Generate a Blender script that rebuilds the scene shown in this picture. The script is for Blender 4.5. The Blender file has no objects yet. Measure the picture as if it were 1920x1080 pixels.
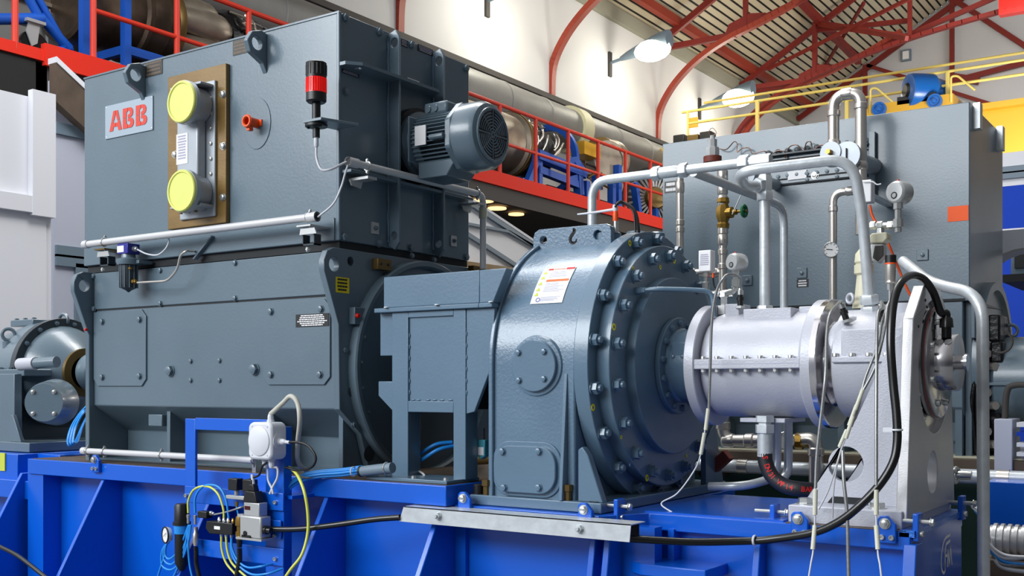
import bpy, bmesh, math, random
from mathutils import Vector, Matrix
from mathutils.geometry import tessellate_polygon
random.seed(7)
SC = bpy.context.scene
COL = SC.collection

# ---------------------------------------------------------------- camera, sky, light, exposure
FPX, HORIZON, CAMZ = 2041.0, 724.0, 1.8          # focal length and horizon in pixels of the 1920 frame
YAW = math.radians(34.26)
cam_data = bpy.data.cameras.new('camera')
cam = bpy.data.objects.new('camera', cam_data); COL.objects.link(cam)
cam.location = (0, 0, CAMZ)
cam.rotation_euler = (math.radians(90), 0, YAW)
cam_data.sensor_width = 36.0
cam_data.lens = 36.0 * FPX / 1920
cam_data.shift_y = (HORIZON - 540) / 1920
cam_data.clip_start = 0.05; cam_data.clip_end = 200
SC.camera = cam

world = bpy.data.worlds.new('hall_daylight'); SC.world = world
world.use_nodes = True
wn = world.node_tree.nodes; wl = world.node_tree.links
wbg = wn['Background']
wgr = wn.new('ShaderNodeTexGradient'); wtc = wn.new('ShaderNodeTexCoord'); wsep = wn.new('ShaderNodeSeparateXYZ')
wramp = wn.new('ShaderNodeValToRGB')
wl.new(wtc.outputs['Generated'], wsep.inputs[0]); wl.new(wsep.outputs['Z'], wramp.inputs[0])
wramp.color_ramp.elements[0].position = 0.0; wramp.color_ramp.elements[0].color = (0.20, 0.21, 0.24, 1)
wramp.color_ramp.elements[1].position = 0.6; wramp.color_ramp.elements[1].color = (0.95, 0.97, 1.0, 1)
# world light dimmed from the right, added to darken right-facing sides
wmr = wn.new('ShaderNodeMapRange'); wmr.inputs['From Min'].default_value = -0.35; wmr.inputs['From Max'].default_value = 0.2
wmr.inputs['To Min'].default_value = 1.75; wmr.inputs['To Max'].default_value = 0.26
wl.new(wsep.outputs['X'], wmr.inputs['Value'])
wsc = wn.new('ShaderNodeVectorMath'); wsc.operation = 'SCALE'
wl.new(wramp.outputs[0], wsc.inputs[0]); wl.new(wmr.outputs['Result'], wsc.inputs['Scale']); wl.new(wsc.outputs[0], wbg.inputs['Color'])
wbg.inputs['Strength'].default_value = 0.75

def area_light(name, loc, target, sx, sy, power, color=(1, 1, 1)):
    l = bpy.data.lights.new(name, 'AREA'); l.shape = 'RECTANGLE'; l.size = sx; l.size_y = sy
    l.energy = power; l.color = color
    o = bpy.data.objects.new(name, l); COL.objects.link(o); o.location = loc
    o.rotation_euler = (Vector(target) - Vector(loc)).to_track_quat('-Z', 'Y').to_euler()
    return o
area_light('front_left_fill', (-6.0, -6.0, 6.5), (-2.6, 3.2, 2.0), 9.0, 3.5, 900, (0.93, 0.97, 1.0))  # unseen area light added at front left to brighten the machine fronts
area_light('overhead_fill', (-3.4, 6.2, 9.5), (-3.4, 5.6, 1.5), 3.0, 2.5, 230, (1.0, 0.98, 0.93))  # added overhead fill, placed to spare the rear housing's front
area_light('far_overhead_fill', (-5.5, 17.0, 9.6), (-9.0, 18.0, 5.0), 5.0, 9.0, 210, (1.0, 0.98, 0.94))  # unseen area light added to brighten the far wall and balcony
area_light('far_bay_fill', (-3.5, 26.0, 9.4), (-6.0, 30.0, 8.0), 5.0, 4.0, 300, (1.0, 0.96, 0.9))  # unseen area light added to brighten the gable bay

area_light('left_bay_fill', (-5.6, 4.6, 8.5), (-8.2, 4.6, 2.0), 2.0, 4.0, 190, (0.97, 0.98, 1.0))  # overhead light added to whiten the partition wall
def bounce_fill(name, loc, power, color=(1, 0.97, 0.92), size=0.6):
    l = bpy.data.lights.new(name, 'POINT'); l.energy = power; l.color = color; l.shadow_soft_size = size
    o = bpy.data.objects.new(name, l); COL.objects.link(o); o.location = loc
bounce_fill('bounce_fill', (-3.4, 21.0, 5.5), 520)  # unseen point light added as bounce for deck, gable and wall
bounce_fill('bounce_fill_far', (-1.0, 28.5, 6.5), 260)  # second unseen point light, added for the same bounce
SC.view_settings.view_transform = 'Standard'
SC.view_settings.look = 'None'
SC.view_settings.exposure = 0.36
SC.view_settings.gamma = 1.0
SC.view_settings.use_curve_mapping = False
try:
    SC.cycles.max_bounces = 6; SC.cycles.diffuse_bounces = 3; SC.cycles.glossy_bounces = 3
    SC.cycles.use_denoising = True
except Exception: pass

# ---------------------------------------------------------------- measuring helpers (rays from the camera onto real planes)
VIEW = (-math.sin(YAW), math.cos(YAW)); RIGHT = (math.cos(YAW), math.sin(YAW))
def ray(px):
    u = (px - 960.0) / FPX
    return VIEW[0] + RIGHT[0] * u, VIEW[1] + RIGHT[1] * u
def on_y(px, py, Y):
    x, y = ray(px); t = Y / y
    return Vector((x * t, Y, CAMZ + (HORIZON - py) / FPX * t))
def on_x(px, py, X):
    x, y = ray(px); t = X / x
    return Vector((X, y * t, CAMZ + (HORIZON - py) / FPX * t))
def on_z(px, py, z):
    t = (z - CAMZ) * FPX / (HORIZON - py); x, y = ray(px)
    return Vector((x * t, y * t, z))
def xy(px, Y): return on_y(px, 700, Y).x          # X where a column meets the plane Y
def yx(px, X): return on_x(px, 700, X).y          # Y where a column meets the plane X

# ---------------------------------------------------------------- materials
def lin(c):
    c = c / 255.0
    return c / 12.92 if c <= 0.04045 else ((c + 0.055) / 1.055) ** 2.4
def rgb(r, g, b): return (lin(r), lin(g), lin(b), 1)
def mat(name, col, rough=0.5, metal=0.0, vary=0.0, scale=4.0, bump=0.0, bscale=60.0, coat=0.0, emit=0.0, stretch=None):
    m = bpy.data.materials.new(name); m.use_nodes = True
    n = m.node_tree.nodes; l = m.node_tree.links; p = n['Principled BSDF']
    c = rgb(*col)
    p.inputs['Base Color'].default_value = c
    p.inputs['Roughness'].default_value = rough
    p.inputs['Metallic'].default_value = metal
    if coat: p.inputs['Coat Weight'].default_value = coat; p.inputs['Coat Roughness'].default_value = 0.15
    if emit:
        p.inputs['Emission Color'].default_value = c; p.inputs['Emission Strength'].default_value = emit
    if vary or bump:
        geo = n.new('ShaderNodeNewGeometry')
        src = geo.outputs['Position']
        if stretch:
            mp = n.new('ShaderNodeMapping'); mp.inputs['Scale'].default_value = stretch
            l.new(src, mp.inputs['Vector']); src = mp.outputs['Vector']
    if vary:
        t = n.new('ShaderNodeTexNoise'); t.inputs['Scale'].default_value = scale; t.inputs['Detail'].default_value = 5
        l.new(src, t.inputs['Vector'])
        mr = n.new('ShaderNodeMapRange'); mr.inputs['From Min'].default_value = 0.3; mr.inputs['From Max'].default_value = 0.7
        mr.inputs['To Min'].default_value = 1 - vary; mr.inputs['To Max'].default_value = 1 + vary
        l.new(t.outputs['Fac'], mr.inputs['Value'])
        mx = n.new('ShaderNodeVectorMath'); mx.operation = 'SCALE'; mx.inputs[0].default_value = c[:3]
        l.new(mr.outputs['Result'], mx.inputs['Scale']); l.new(mx.outputs['Vector'], p.inputs['Base Color'])
        mr2 = n.new('ShaderNodeMapRange'); mr2.inputs['To Min'].default_value = max(0.03, rough - 0.08); mr2.inputs['To Max'].default_value = rough + 0.08
        l.new(t.outputs['Fac'], mr2.inputs['Value']); l.new(mr2.outputs['Result'], p.inputs['Roughness'])
    if bump:
        t2 = n.new('ShaderNodeTexNoise'); t2.inputs['Scale'].default_value = bscale; t2.inputs['Detail'].default_value = 3
        l.new(src, t2.inputs['Vector'])
        b = n.new('ShaderNodeBump'); b.inputs['Strength'].default_value = bump; b.inputs['Distance'].default_value = 0.01
        l.new(t2.outputs['Fac'], b.inputs['Height']); l.new(b.outputs['Normal'], p.inputs['Normal'])
    return m
M = {}
M['paint'] = mat('grey_blue_machine_paint', (94, 112, 124), 0.33, 0, 0.05, 3, 0.05, 90, coat=0.35)
M['paint_rough'] = mat('orange_peel_grey_blue_paint', (90, 116, 138), 0.28, 0, 0.05, 5, 0.13, 110, coat=0.4)  # orange-peel texture; its tone is also tinted bluer for the light
M['paint_b'] = mat('machine_paint_lit_bluer', (90, 116, 137), 0.3, 0, 0.05, 3, 0.05, 90, coat=0.4)  # machine paint tinted bluer to carry the light on housing and guard
M['paint_dark'] = mat('dark_grey_paint', (46, 55, 62), 0.4, 0, 0.08, 6, 0.1, 80)
M['seam'] = mat('dark_joint', (22, 26, 30), 0.7)
M['blue'] = mat('gloss_blue_frame_paint', (0, 90, 204), 0.3, 0, 0.04, 2, 0.02, 30, coat=0.4)
M['blue_weld'] = mat('weld_blue_paint', (40, 112, 215), 0.3, 0, 0.1, 30, 0.8, 120, coat=0.4)
M['blue_stand'] = mat('blue_stand_paint', (6, 84, 188), 0.5, 0, 0.05, 4)
M['silver'] = mat('silver_paint', (186, 188, 198), 0.42, 0.15, 0.03, 6, 0.1, 160)
M['alu'] = mat('milled_aluminium', (196, 196, 198), 0.34, 0.45, 0.04, 40, 0.04, 300)
M['steel'] = mat('turned_steel', (205, 203, 205), 0.16, 1.0, 0.06, 12, 0.02, 200, stretch=(60, 2, 2))
M['galv'] = mat('galvanised_steel', (206, 212, 216), 0.36, 0.35, 0.08, 30, 0.05, 90)
M['inox'] = mat('stainless_pipe', (212, 206, 198), 0.28, 0.8)
M['zinc'] = mat('zinc_bolt', (205, 207, 205), 0.28, 0.85)
M['pvc'] = mat('light_grey_conduit', (206, 206, 208), 0.35, 0.1)
M['white_plastic'] = mat('white_plastic', (214, 217, 224), 0.4)
M['white_cable'] = mat('white_cable', (208, 210, 216), 0.45)
M['black'] = mat('black_plastic', (18, 18, 20), 0.4)
M['rubber'] = mat('black_rubber', (14, 14, 15), 0.28, coat=0.2)
M['hose'] = mat('matt_black_hose', (34, 34, 38), 0.5)
M['red'] = mat('gloss_red', (205, 26, 16), 0.3)
M['lamp_red'] = mat('red_lens', (222, 20, 14), 0.15, emit=0.25)
M['orange_plastic'] = mat('orange_plastic', (236, 84, 14), 0.4)
M['orange_tape'] = mat('orange_sticker', (246, 92, 22), 0.6)
M['yellow_cap'] = mat('pale_yellow_cap', (222, 226, 120), 0.45, 0, 0.03, 8)
M['yellow_tag'] = mat('yellow_tag', (240, 218, 10), 0.5)
M['yellow_dot'] = mat('yellow_paint_mark', (240, 225, 20), 0.5)
M['brown_board'] = mat('varnished_brown_board', (128, 100, 52), 0.35, 0.1, 0.12, 8, 0.05, 60, stretch=(1, 1, 3))
M['grey_cast'] = mat('light_grey_cast', (166, 173, 180), 0.4, 0.3, 0.04, 10)
M['label_white'] = mat('white_label', (236, 236, 238), 0.55)
M['label_black'] = mat('black_label', (14, 14, 16), 0.5)
M['label_grey'] = mat('grey_etched_label', (58, 56, 52), 0.4, 0.4)
M['ink_black'] = mat('black_print', (22, 22, 26), 0.6)
M['ink_red'] = mat('red_print', (205, 30, 30), 0.6)
M['ink_orange'] = mat('orange_print', (222, 110, 50), 0.6)
M['ink_grey'] = mat('pale_grey_print', (176, 176, 196), 0.6)
M['ink_green'] = mat('yellow_green_print', (196, 204, 70), 0.6)
M['ink_blue'] = mat('blue_print', (56, 66, 160), 0.6)
M['logo_red'] = mat('logo_red', (214, 58, 38), 0.5)
M['plate_grey'] = mat('brushed_logo_plate', (158, 172, 184), 0.4, 0.2)
M['balcony_red'] = mat('orange_red_paint', (228, 36, 2), 0.75, 0, 0.03, 2)
M['rail_red'] = mat('red_rail_paint', (212, 50, 26), 0.5)
M['truss_red'] = mat('truss_red_oxide', (118, 26, 16), 0.6, 0, 0.08, 2)
M['rib_red'] = mat('rib_orange_red', (150, 52, 32), 0.5, 0, 0.06, 2)
M['rust'] = mat('red_brown_primer', (112, 46, 32), 0.6, 0, 0.1, 12)
M['wall'] = mat('white_hall_wall', (208, 208, 208), 0.75, 0, 0.03, 0.6, 0.15, 1.2)
M['gable'] = mat('gable_panel', (196, 197, 200), 0.7, 0, 0.02, 0.5)
M['partition'] = mat('white_partition', (226, 227, 233), 0.55)
M['lilac'] = mat('lilac_grey_panel', (186, 190, 206), 0.6)
M['slate'] = mat('slate_trim', (110, 128, 142), 0.5)
M['dark'] = mat('black_panel_and_bay_shade', (20, 19, 19), 0.7, 0, 0.3, 2)
M['fascia'] = mat('dark_grey_fascia', (62, 58, 56), 0.7, 0, 0.1, 1)
M['duct'] = mat('foil_clad_duct', (128, 128, 126), 0.5, 0.3, 0.08, 3, 0.15, 14)
M['cream'] = mat('cream_duct_collar', (198, 194, 160), 0.6)
M['crane'] = mat('crane_yellow', (210, 160, 36), 0.4, 0, 0.04, 1)
M['crane_rail'] = mat('pale_crane_yellow', (228, 206, 110), 0.45)
M['motor_blue'] = mat('hoist_blue', (24, 96, 176), 0.3)
M['green'] = mat('green_handwheel', (10, 104, 62), 0.4)
M['brass'] = mat('brass', (168, 132, 62), 0.3, 0.85, 0.08, 20)
M['dull_brass'] = mat('dull_brass', (118, 96, 56), 0.4, 0.7)
M['engine_dark'] = mat('sooty_engine_metal', (82, 68, 56), 0.38, 0.7, 0.3, 5, 0.1, 20)
M['engine_light'] = mat('heat_tinted_titanium', (158, 148, 134), 0.4, 0.7, 0.22, 4, 0.1, 20)
M['engine_black'] = mat('black_engine_core', (26, 26, 28), 0.35, 0.4, 0.4, 12, 0.5, 30)
M['floor_green'] = mat('dark_green_floor', (22, 54, 40), 0.5, 0, 0.1, 2)
M['floor'] = mat('grey_hall_floor', (96, 98, 100), 0.5, 0, 0.1, 1.5)
M['channel'] = mat('brown_steel_channel', (98, 84, 72), 0.5, 0.3, 0.15, 8)
M['hose_blue'] = mat('blue_air_hose', (36, 142, 228), 0.3)
M['hose_yellow'] = mat('yellow_green_air_hose', (214, 218, 88), 0.3)
M['cable_grey'] = mat('grey_braided_cable', (150, 152, 152), 0.35, 0.6, 0.15, 200)
M['heat_shrink'] = mat('cream_sleeve', (214, 214, 196), 0.5)
M['beige'] = mat('beige_enamel', (206, 202, 176), 0.4)
M['beige_cable'] = mat('beige_cable', (192, 190, 178), 0.5)
M['teal'] = mat('teal_plastic', (70, 150, 168), 0.4)
M['blue_wall'] = mat('blue_bench_panel', (0, 58, 175), 0.85)
M['switch_blue'] = mat('indigo_switch_box', (34, 34, 140), 0.35)
M['lamp_glass'] = mat('lamp_glow', (255, 250, 225), 0.3, emit=14)
M['eave'] = mat('greenish_grey_eave', (150, 150, 134), 0.6)
M['spot_warm'] = mat('warm_spot_glow', (255, 205, 140), 0.3, emit=1.6)
M['copper'] = mat('copper_capillary', (122, 92, 78), 0.35, 0.6)
M['display'] = mat('dark_red_display', (70, 10, 14), 0.2)
M['light_metal'] = mat('pale_machined_body', (190, 192, 192), 0.35, 0.5)
M['gauge_face'] = mat('gauge_face', (232, 232, 230), 0.4)
def deck():
    m = mat('roof_deck', (176, 164, 136), 0.6)
    n = m.node_tree.nodes; l = m.node_tree.links; p = n['Principled BSDF']
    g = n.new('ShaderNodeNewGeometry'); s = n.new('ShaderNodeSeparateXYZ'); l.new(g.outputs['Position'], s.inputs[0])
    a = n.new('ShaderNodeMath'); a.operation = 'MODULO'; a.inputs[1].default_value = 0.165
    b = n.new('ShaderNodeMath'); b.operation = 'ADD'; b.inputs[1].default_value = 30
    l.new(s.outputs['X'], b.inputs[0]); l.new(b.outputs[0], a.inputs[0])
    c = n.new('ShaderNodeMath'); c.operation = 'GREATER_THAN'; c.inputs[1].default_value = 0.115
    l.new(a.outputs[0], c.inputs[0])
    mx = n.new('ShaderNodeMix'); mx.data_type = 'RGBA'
    mx.inputs[6].default_value = rgb(192, 182, 156); mx.inputs[7].default_value = rgb(22, 16, 12)  # dark stripes paint in the shade of the deck recesses
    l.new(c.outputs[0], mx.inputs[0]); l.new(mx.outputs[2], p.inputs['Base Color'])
    return m
M['deck'] = deck()

# ---------------------------------------------------------------- mesh builder
def catmull(pts, seg=8, closed=False):
    P = [Vector(p) for p in pts]
    if len(P) < 3: return P
    out = []
    n = len(P)
    for i in range(n - 1):
        p0 = P[i - 1] if i > 0 else P[0] * 2 - P[1]
        p1, p2 = P[i], P[i + 1]
        p3 = P[i + 2] if i + 2 < n else P[-1] * 2 - P[-2]
        for k in range(seg):
            t = k / seg
            out.append(0.5 * ((2 * p1) + (p2 - p0) * t + (2 * p0 - 5 * p1 + 4 * p2 - p3) * t * t + (3 * p1 - p0 - 3 * p2 + p3) * t ** 3))
    out.append(P[-1])
    return out
def fillet(pts, r, seg=7):
    """straight runs joined by round bends of radius r (pipework)"""
    P = [Vector(p) for p in pts]; out = [P[0]]
    for i in range(1, len(P) - 1):
        a = (P[i - 1] - P[i]); b = (P[i + 1] - P[i])
        rr = min(r, a.length * 0.49, b.length * 0.49)
        a.normalize(); b.normalize()
        s, e = P[i] + a * rr, P[i] + b * rr
        for k in range(seg + 1):
            t = k / seg
            out.append((1 - t) ** 2 * s + 2 * t * (1 - t) * P[i] + t * t * e)
    out.append(P[-1])
    return out
class MB:
    def __init__(self): self.v = []; self.f = []; self.mi = []; self.cur = 0
    def _add(self, vs, fs):
        o = len(self.v); self.v += [Vector(p) for p in vs]
        for f in fs: self.f.append([i + o for i in f]); self.mi.append(self.cur)
        return self
    def box(self, x0, x1, y0, y1, z0, z1):
        v = [(x, y, z) for z in (z0, z1) for y in (y0, y1) for x in (x0, x1)]
        return self._add(v, [(0, 2, 3, 1), (4, 5, 7, 6), (0, 1, 5, 4), (2, 6, 7, 3), (0, 4, 6, 2), (1, 3, 7, 5)])
    def bar(self, p0, p1, w, h, up=(0, 0, 1)):
        p0, p1 = Vector(p0), Vector(p1); d = (p1 - p0).normalized(); u = Vector(up)
        s = d.cross(u)
        if s.length < 1e-4: s = d.cross(Vector((0, 1, 0)))
        s.normalize(); u = s.cross(d).normalized()
        v = []
        for p in (p0, p1):
            for a, b in ((-1, -1), (1, -1), (1, 1), (-1, 1)): v.append(p + s * a * w / 2 + u * b * h / 2)
        return self._add(v, [(0, 1, 2, 3), (4, 7, 6, 5), (0, 4, 5, 1), (1, 5, 6, 2), (2, 6, 7, 3), (3, 7, 4, 0)])
    def prism(self, pts, axis, a, b, holes=()):
        loops = [list(pts)] + [list(h) for h in holes]
        flat = [p for L in loops for p in L]
        def P(p, s):
            return {'X': (s, p[0], p[1]), 'Y': (p[0], s, p[1]), 'Z': (p[0], p[1], s)}[axis]
        n = len(flat)
        vs = [P(p, a) for p in flat] + [P(p, b) for p in flat]
        fs = []
        if holes:
            tris = tessellate_polygon([[Vector((p[0], p[1], 0)) for p in L] for L in loops])
            fs += [tuple(t) for t in tris] + [tuple(i + n for i in reversed(t)) for t in tris]
        else:
            fs += [tuple(range(n)), tuple(range(2 * n - 1, n - 1, -1))]
        o = 0
        for L in loops:
            k = len(L)
            for i in range(k):
                j = (i + 1) % k
                fs.append((o + i, o + j, o + j + n, o + i + n))
            o += k
        return self._add(vs, fs)
    def frame(self, d):
        d = Vector(d).normalized(); s = d.orthogonal().normalized(); return d, s, d.cross(s)
    def lathe(self, origin, axis, prof, n=32, cap=True):
        """prof: (distance along axis, radius)"""
        o = Vector(origin); d = Vector(axis).normalized()
        s = Vector((0, 0, 1)) if abs(d.z) < 0.9 else Vector((1, 0, 0))
        s = (s - d * s.dot(d)).normalized(); t = d.cross(s)
        vs = []; fs = []
        for (a, r) in prof:
            for k in range(n):
                th = 2 * math.pi * k / n
                vs.append(o + d * a + (s * math.cos(th) + t * math.sin(th)) * r)
        m = len(prof)
        for i in range(m - 1):
            for k in range(n):
                j = (k + 1) % n
                fs.append((i * n + k, i * n + j, (i + 1) * n + j, (i + 1) * n + k))
        if cap:
            if prof[0][1] > 1e-5: fs.append(tuple(range(n - 1, -1, -1)))
            if prof[-1][1] > 1e-5: fs.append(tuple((m - 1) * n + k for k in range(n)))
        return self._add(vs, fs)
    def cyl(self, p0, p1, r0, r1=None, n=20, cap=True):
        p0, p1 = Vector(p0), Vector(p1)
        return self.lathe(p0, p1 - p0, [(0, r0), ((p1 - p0).length, r0 if r1 is None else r1)], n, cap)
    def hexa(self, c, axis, r, h):
        return self.lathe(c, axis, [(0, r), (h, r)], 6)
    def ball(self, c, r, n=14, sc=(1, 1, 1)):
        prof = [(-r * math.cos(math.pi * i / 8), max(r * math.sin(math.pi * i / 8), 1e-4)) for i in range(9)]
        o = len(self.v); self.lathe(c, (0, 0, 1), prof, n)
        for i in range(o, len(self.v)):
            q = self.v[i] - Vector(c); self.v[i] = Vector(c) + Vector((q.x * sc[0], q.y * sc[1], q.z * sc[2]))
        return self
    def tube(self, pts, r, n=10, cap=True, rf=None):
        P = [Vector(p) for p in pts]
        Q = [P[0]]
        for p in P[1:]:
            if (p - Q[-1]).length > 1e-5: Q.append(p)
        P = Q; vs = []; fs = []
        d0 = (P[1] - P[0]).normalized(); s = d0.orthogonal().normalized()
        for i, p in enumerate(P):
            d = (P[min(i + 1, len(P) - 1)] - P[max(i - 1, 0)])
            if d.length < 1e-6: d = d0.copy()
            d.normalize()
            s = (s - d * s.dot(d))
            if s.length < 1e-5: s = d.orthogonal()
            s.normalize(); t = d.cross(s)
            rr = rf(i / (len(P) - 1)) if rf else r
            for k in range(n):
                th = 2 * math.pi * k / n
                vs.append(p + (s * math.cos(th) + t * math.sin(th)) * rr)
        for i in range(len(P) - 1):
            for k in range(n):
                j = (k + 1) % n
                fs.append((i * n + k, i * n + j, (i + 1) * n + j, (i + 1) * n + k))
        if cap: fs += [tuple(range(n - 1, -1, -1)), tuple((len(P) - 1) * n + k for k in range(n))]
        return self._add(vs, fs)
    def torus(self, c, axis, R, r, n=32, m=8, a0=0, a1=2 * math.pi):
        o = Vector(c); d, s, t = self.frame(axis)
        s = Vector((0, 0, 1)) if abs(d.z) < 0.9 else Vector((1, 0, 0)); s = (s - d * s.dot(d)).normalized(); t = d.cross(s)
        full = abs(a1 - a0 - 2 * math.pi) < 1e-6
        k = n if full else n + 1
        pts = [o + (s * math.cos(a0 + (a1 - a0) * i / n) + t * math.sin(a0 + (a1 - a0) * i / n)) * R for i in range(k)]
        if not full: return self.tube(pts, r, m)
        vs = []; fs = []
        for i in range(n):
            e = (pts[i] - o).normalized()
            for q in range(m):
                th = 2 * math.pi * q / m; vs.append(pts[i] + e * math.cos(th) * r + d * math.sin(th) * r)
        for i in range(n):
            for q in range(m):
                fs.append((i * m + q, ((i + 1) % n) * m + q, ((i + 1) % n) * m + (q + 1) % m, i * m + (q + 1) % m))
        return self._add(vs, fs)
    def text(self, s, size, O, U, W, depth=0.0004, bold=False):
        """flat lettering starting at O, running along U, upright along W"""
        cu = bpy.data.curves.new('t', 'FONT'); cu.body = s; cu.size = size; cu.align_x = 'CENTER'; cu.align_y = 'CENTER'
        cu.resolution_u = 3
        if bold: cu.offset = size * 0.02
        ob = bpy.data.objects.new('t', cu); COL.objects.link(ob)
        dg = bpy.context.evaluated_depsgraph_get(); dg.update()
        me = bpy.data.meshes.new_from_object(ob.evaluated_get(dg))
        U = Vector(U).normalized(); W = Vector(W).normalized(); N = U.cross(W)
        vs = [Vector(O) + U * v.co.x + W * v.co.y + N * depth for v in me.vertices]
        self._add(vs, [tuple(p.vertices) for p in me.polygons])
        bpy.data.objects.remove(ob); bpy.data.meshes.remove(me); bpy.data.curves.remove(cu)
        return self
    def mesh(self, name, mats, off=Vector((0, 0, 0)), angle=35, recalc=True):
        me = bpy.data.meshes.new(name)
        me.from_pydata([tuple(p - off) for p in self.v], [], self.f)
        for m in mats: me.materials.append(m)
        if len(mats) > 1:
            for p, i in zip(me.polygons, self.mi): p.material_index = i
        if recalc:
            b = bmesh.new(); b.from_mesh(me); bmesh.ops.recalc_face_normals(b, faces=b.faces); b.to_mesh(me); b.free()
        for p in me.polygons: p.use_smooth = True
        me.set_sharp_from_angle(angle=math.radians(angle))
        return me
    def obj(self, name, m, parent=None, bevel=0.0, angle=35, recalc=True):
        mats = m if isinstance(m, (list, tuple)) else [m]
        mats = [M[x] if isinstance(x, str) else x for x in mats]
        if parent is None:
            xs = [p.x for p in self.v]; ys = [p.y for p in self.v]; zs = [p.z for p in self.v]
            off = Vector(((min(xs) + max(xs)) / 2, (min(ys) + max(ys)) / 2, min(zs)))
        else: off = OFF[parent.name]
        o = bpy.data.objects.new(name, self.mesh(name, mats, off, angle, recalc)); COL.objects.link(o)
        OFF[o.name] = off
        if parent is None: o.location = off
        else: o.parent = parent
        if bevel:
            bv = o.modifiers.new('bevel', 'BEVEL'); bv.width = bevel; bv.segments = 2; bv.limit_method = 'ANGLE'; bv.angle_limit = math.radians(40)
            bv.harden_normals = False
        return o
OFF = {}
def tag(o, label, cat, group=None, kind=None):
    if label: o['label'] = label
    if cat: o['category'] = cat
    if group: o['group'] = group
    if kind: o['kind'] = kind
    return o
def thing(name, loc, label, cat, group=None):
    o = bpy.data.objects.new(name, None); COL.objects.link(o); o.location = loc; o.empty_display_size = 0.05
    OFF[o.name] = Vector(loc)
    return tag(o, label, cat, group)
def struct(o): o['kind'] = 'structure'; return o
def circle(cx, cy, r, n=28, a0=0, a1=2 * math.pi, end=False):
    k = n + 1 if end else n
    return [(cx + r * math.cos(a0 + (a1 - a0) * i / n), cy + r * math.sin(a0 + (a1 - a0) * i / n)) for i in range(k)]
# shared fastener meshes: unit size, axis +Z, base at 0
def _fast():
    D = {}
    b = MB(); b.lathe((0, 0, 0), (0, 0, 1), [(0, 1.35), (0.18, 1.35), (0.18, 1.0)], 20); b.hexa((0, 0, 0.18), (0, 0, 1), 1.12, 0.72); b.lathe((0, 0, 0.9), (0, 0, 1), [(0, 0.9), (0.06, 0.8)], 16)
    D['hex'] = b
    b = MB(); b.lathe((0, 0, 0), (0, 0, 1), [(0, 1.3), (0.2, 1.3), (0.2, 0.9)], 20); b.hexa((0, 0, 0.2), (0, 0, 1), 1.1, 0.95); b.lathe((0, 0, 1.1), (0, 0, 1), [(0, 0.62), (0.55, 0.62), (0.65, 0.52)], 14)
    D['nut'] = b
    b = MB(); b.lathe((0, 0, 0), (0, 0, 1), [(0, 1.0), (0.95, 1.0), (1.05, 0.93), (1.05, 0.5), (0.7, 0.5), (0.7, 0.001)], 18)
    D['socket'] = b
    b = MB(); b.lathe((0, 0, 0), (0, 0, 1), [(0, 1.0), (0.25, 0.9), (0.4, 0.55), (0.42, 0.001)], 14)
    D['rivet'] = b
    b = MB(); b.lathe((0, 0, 0), (0, 0, 1), [(0, 1.0), (0.05, 1.0), (0.05, 0.45), (0.0, 0.45)], 16, cap=False)
    D['dot'] = b
    return D
FAST = _fast(); FMESH = {}
def fast(parent, kind, p, axis, r, m='paint', name=None, spin=0):
    key = (kind, m)
    if key not in FMESH: FMESH[key] = FAST[kind].mesh({'hex': 'hex_bolt', 'nut': 'stud_nut', 'socket': 'cap_screw', 'rivet': 'rivet', 'dot': 'paint_mark'}[kind], [M[m]])
    o = bpy.data.objects.new(name or FMESH[key].name.split('.')[0], FMESH[key]); COL.objects.link(o)
    o.parent = parent; o.location = Vector(p) - OFF[parent.name]
    q = Vector(axis).to_track_quat('Z', 'Y'); o.rotation_mode = 'QUATERNION'
    from mathutils import Quaternion
    o.rotation_quaternion = q @ Quaternion((0, 0, 1), spin)
    o.scale = (r, r, r)
    return o
FRONT = (0, -1, 0); SIDE = (1, 0, 0); UP = (0, 0, 1)
# ================================================================ THE HALL
WX, EAVE, YG = -12.0, 10.38, 33.6
SL = 0.58
def roofz(X): return EAVE + (X - WX) * SL
struct(MB().box(-12.4, 9, -3, 34, -0.1, 0.0).obj('floor', 'floor'))
struct(MB().box(WX - 0.3, WX, 3, YG + 0.3, 0, EAVE + 0.05).obj('wall_left', 'wall'))
m = MB(); m.prism([(WX - 0.3, 0), (9, 0), (9, roofz(-2) + 0.0), (-2, roofz(-2)), (WX - 0.3, EAVE - 0.1)], 'Y', YG, YG + 0.3)
struct(m.obj('wall_back', 'gable'))
# corrugated roof deck: trapezoid profile running along the hall
m = MB(); pts = []
x = WX - 0.35
while x < -1.9:
    for dx, dz in ((0, 0), (0.115, 0), (0.13, 0.035), (0.155, 0.035)):
        pts.append((x + dx, roofz(x + dx) + dz + 0.02))
    x += 0.165
top = [(p[0], p[1] + 0.12) for p in reversed(pts)]
m.prism(pts + top, 'Y', 6.0, YG)
struct(m.obj('ceiling', 'deck'))
# eave beam under the deck edge and the wall's grey top strip
struct(MB().box(WX, WX + 0.12, 6, YG, EAVE - 0.32, EAVE - 0.02).obj('trim_1', 'eave'))
struct(MB().bar((WX + 0.55, 6, roofz(WX + 0.55) - 0.14), (WX + 0.55, YG, roofz(WX + 0.55) - 0.14), 0.16, 0.2).obj('trim_2', 'rib_red'))

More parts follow.
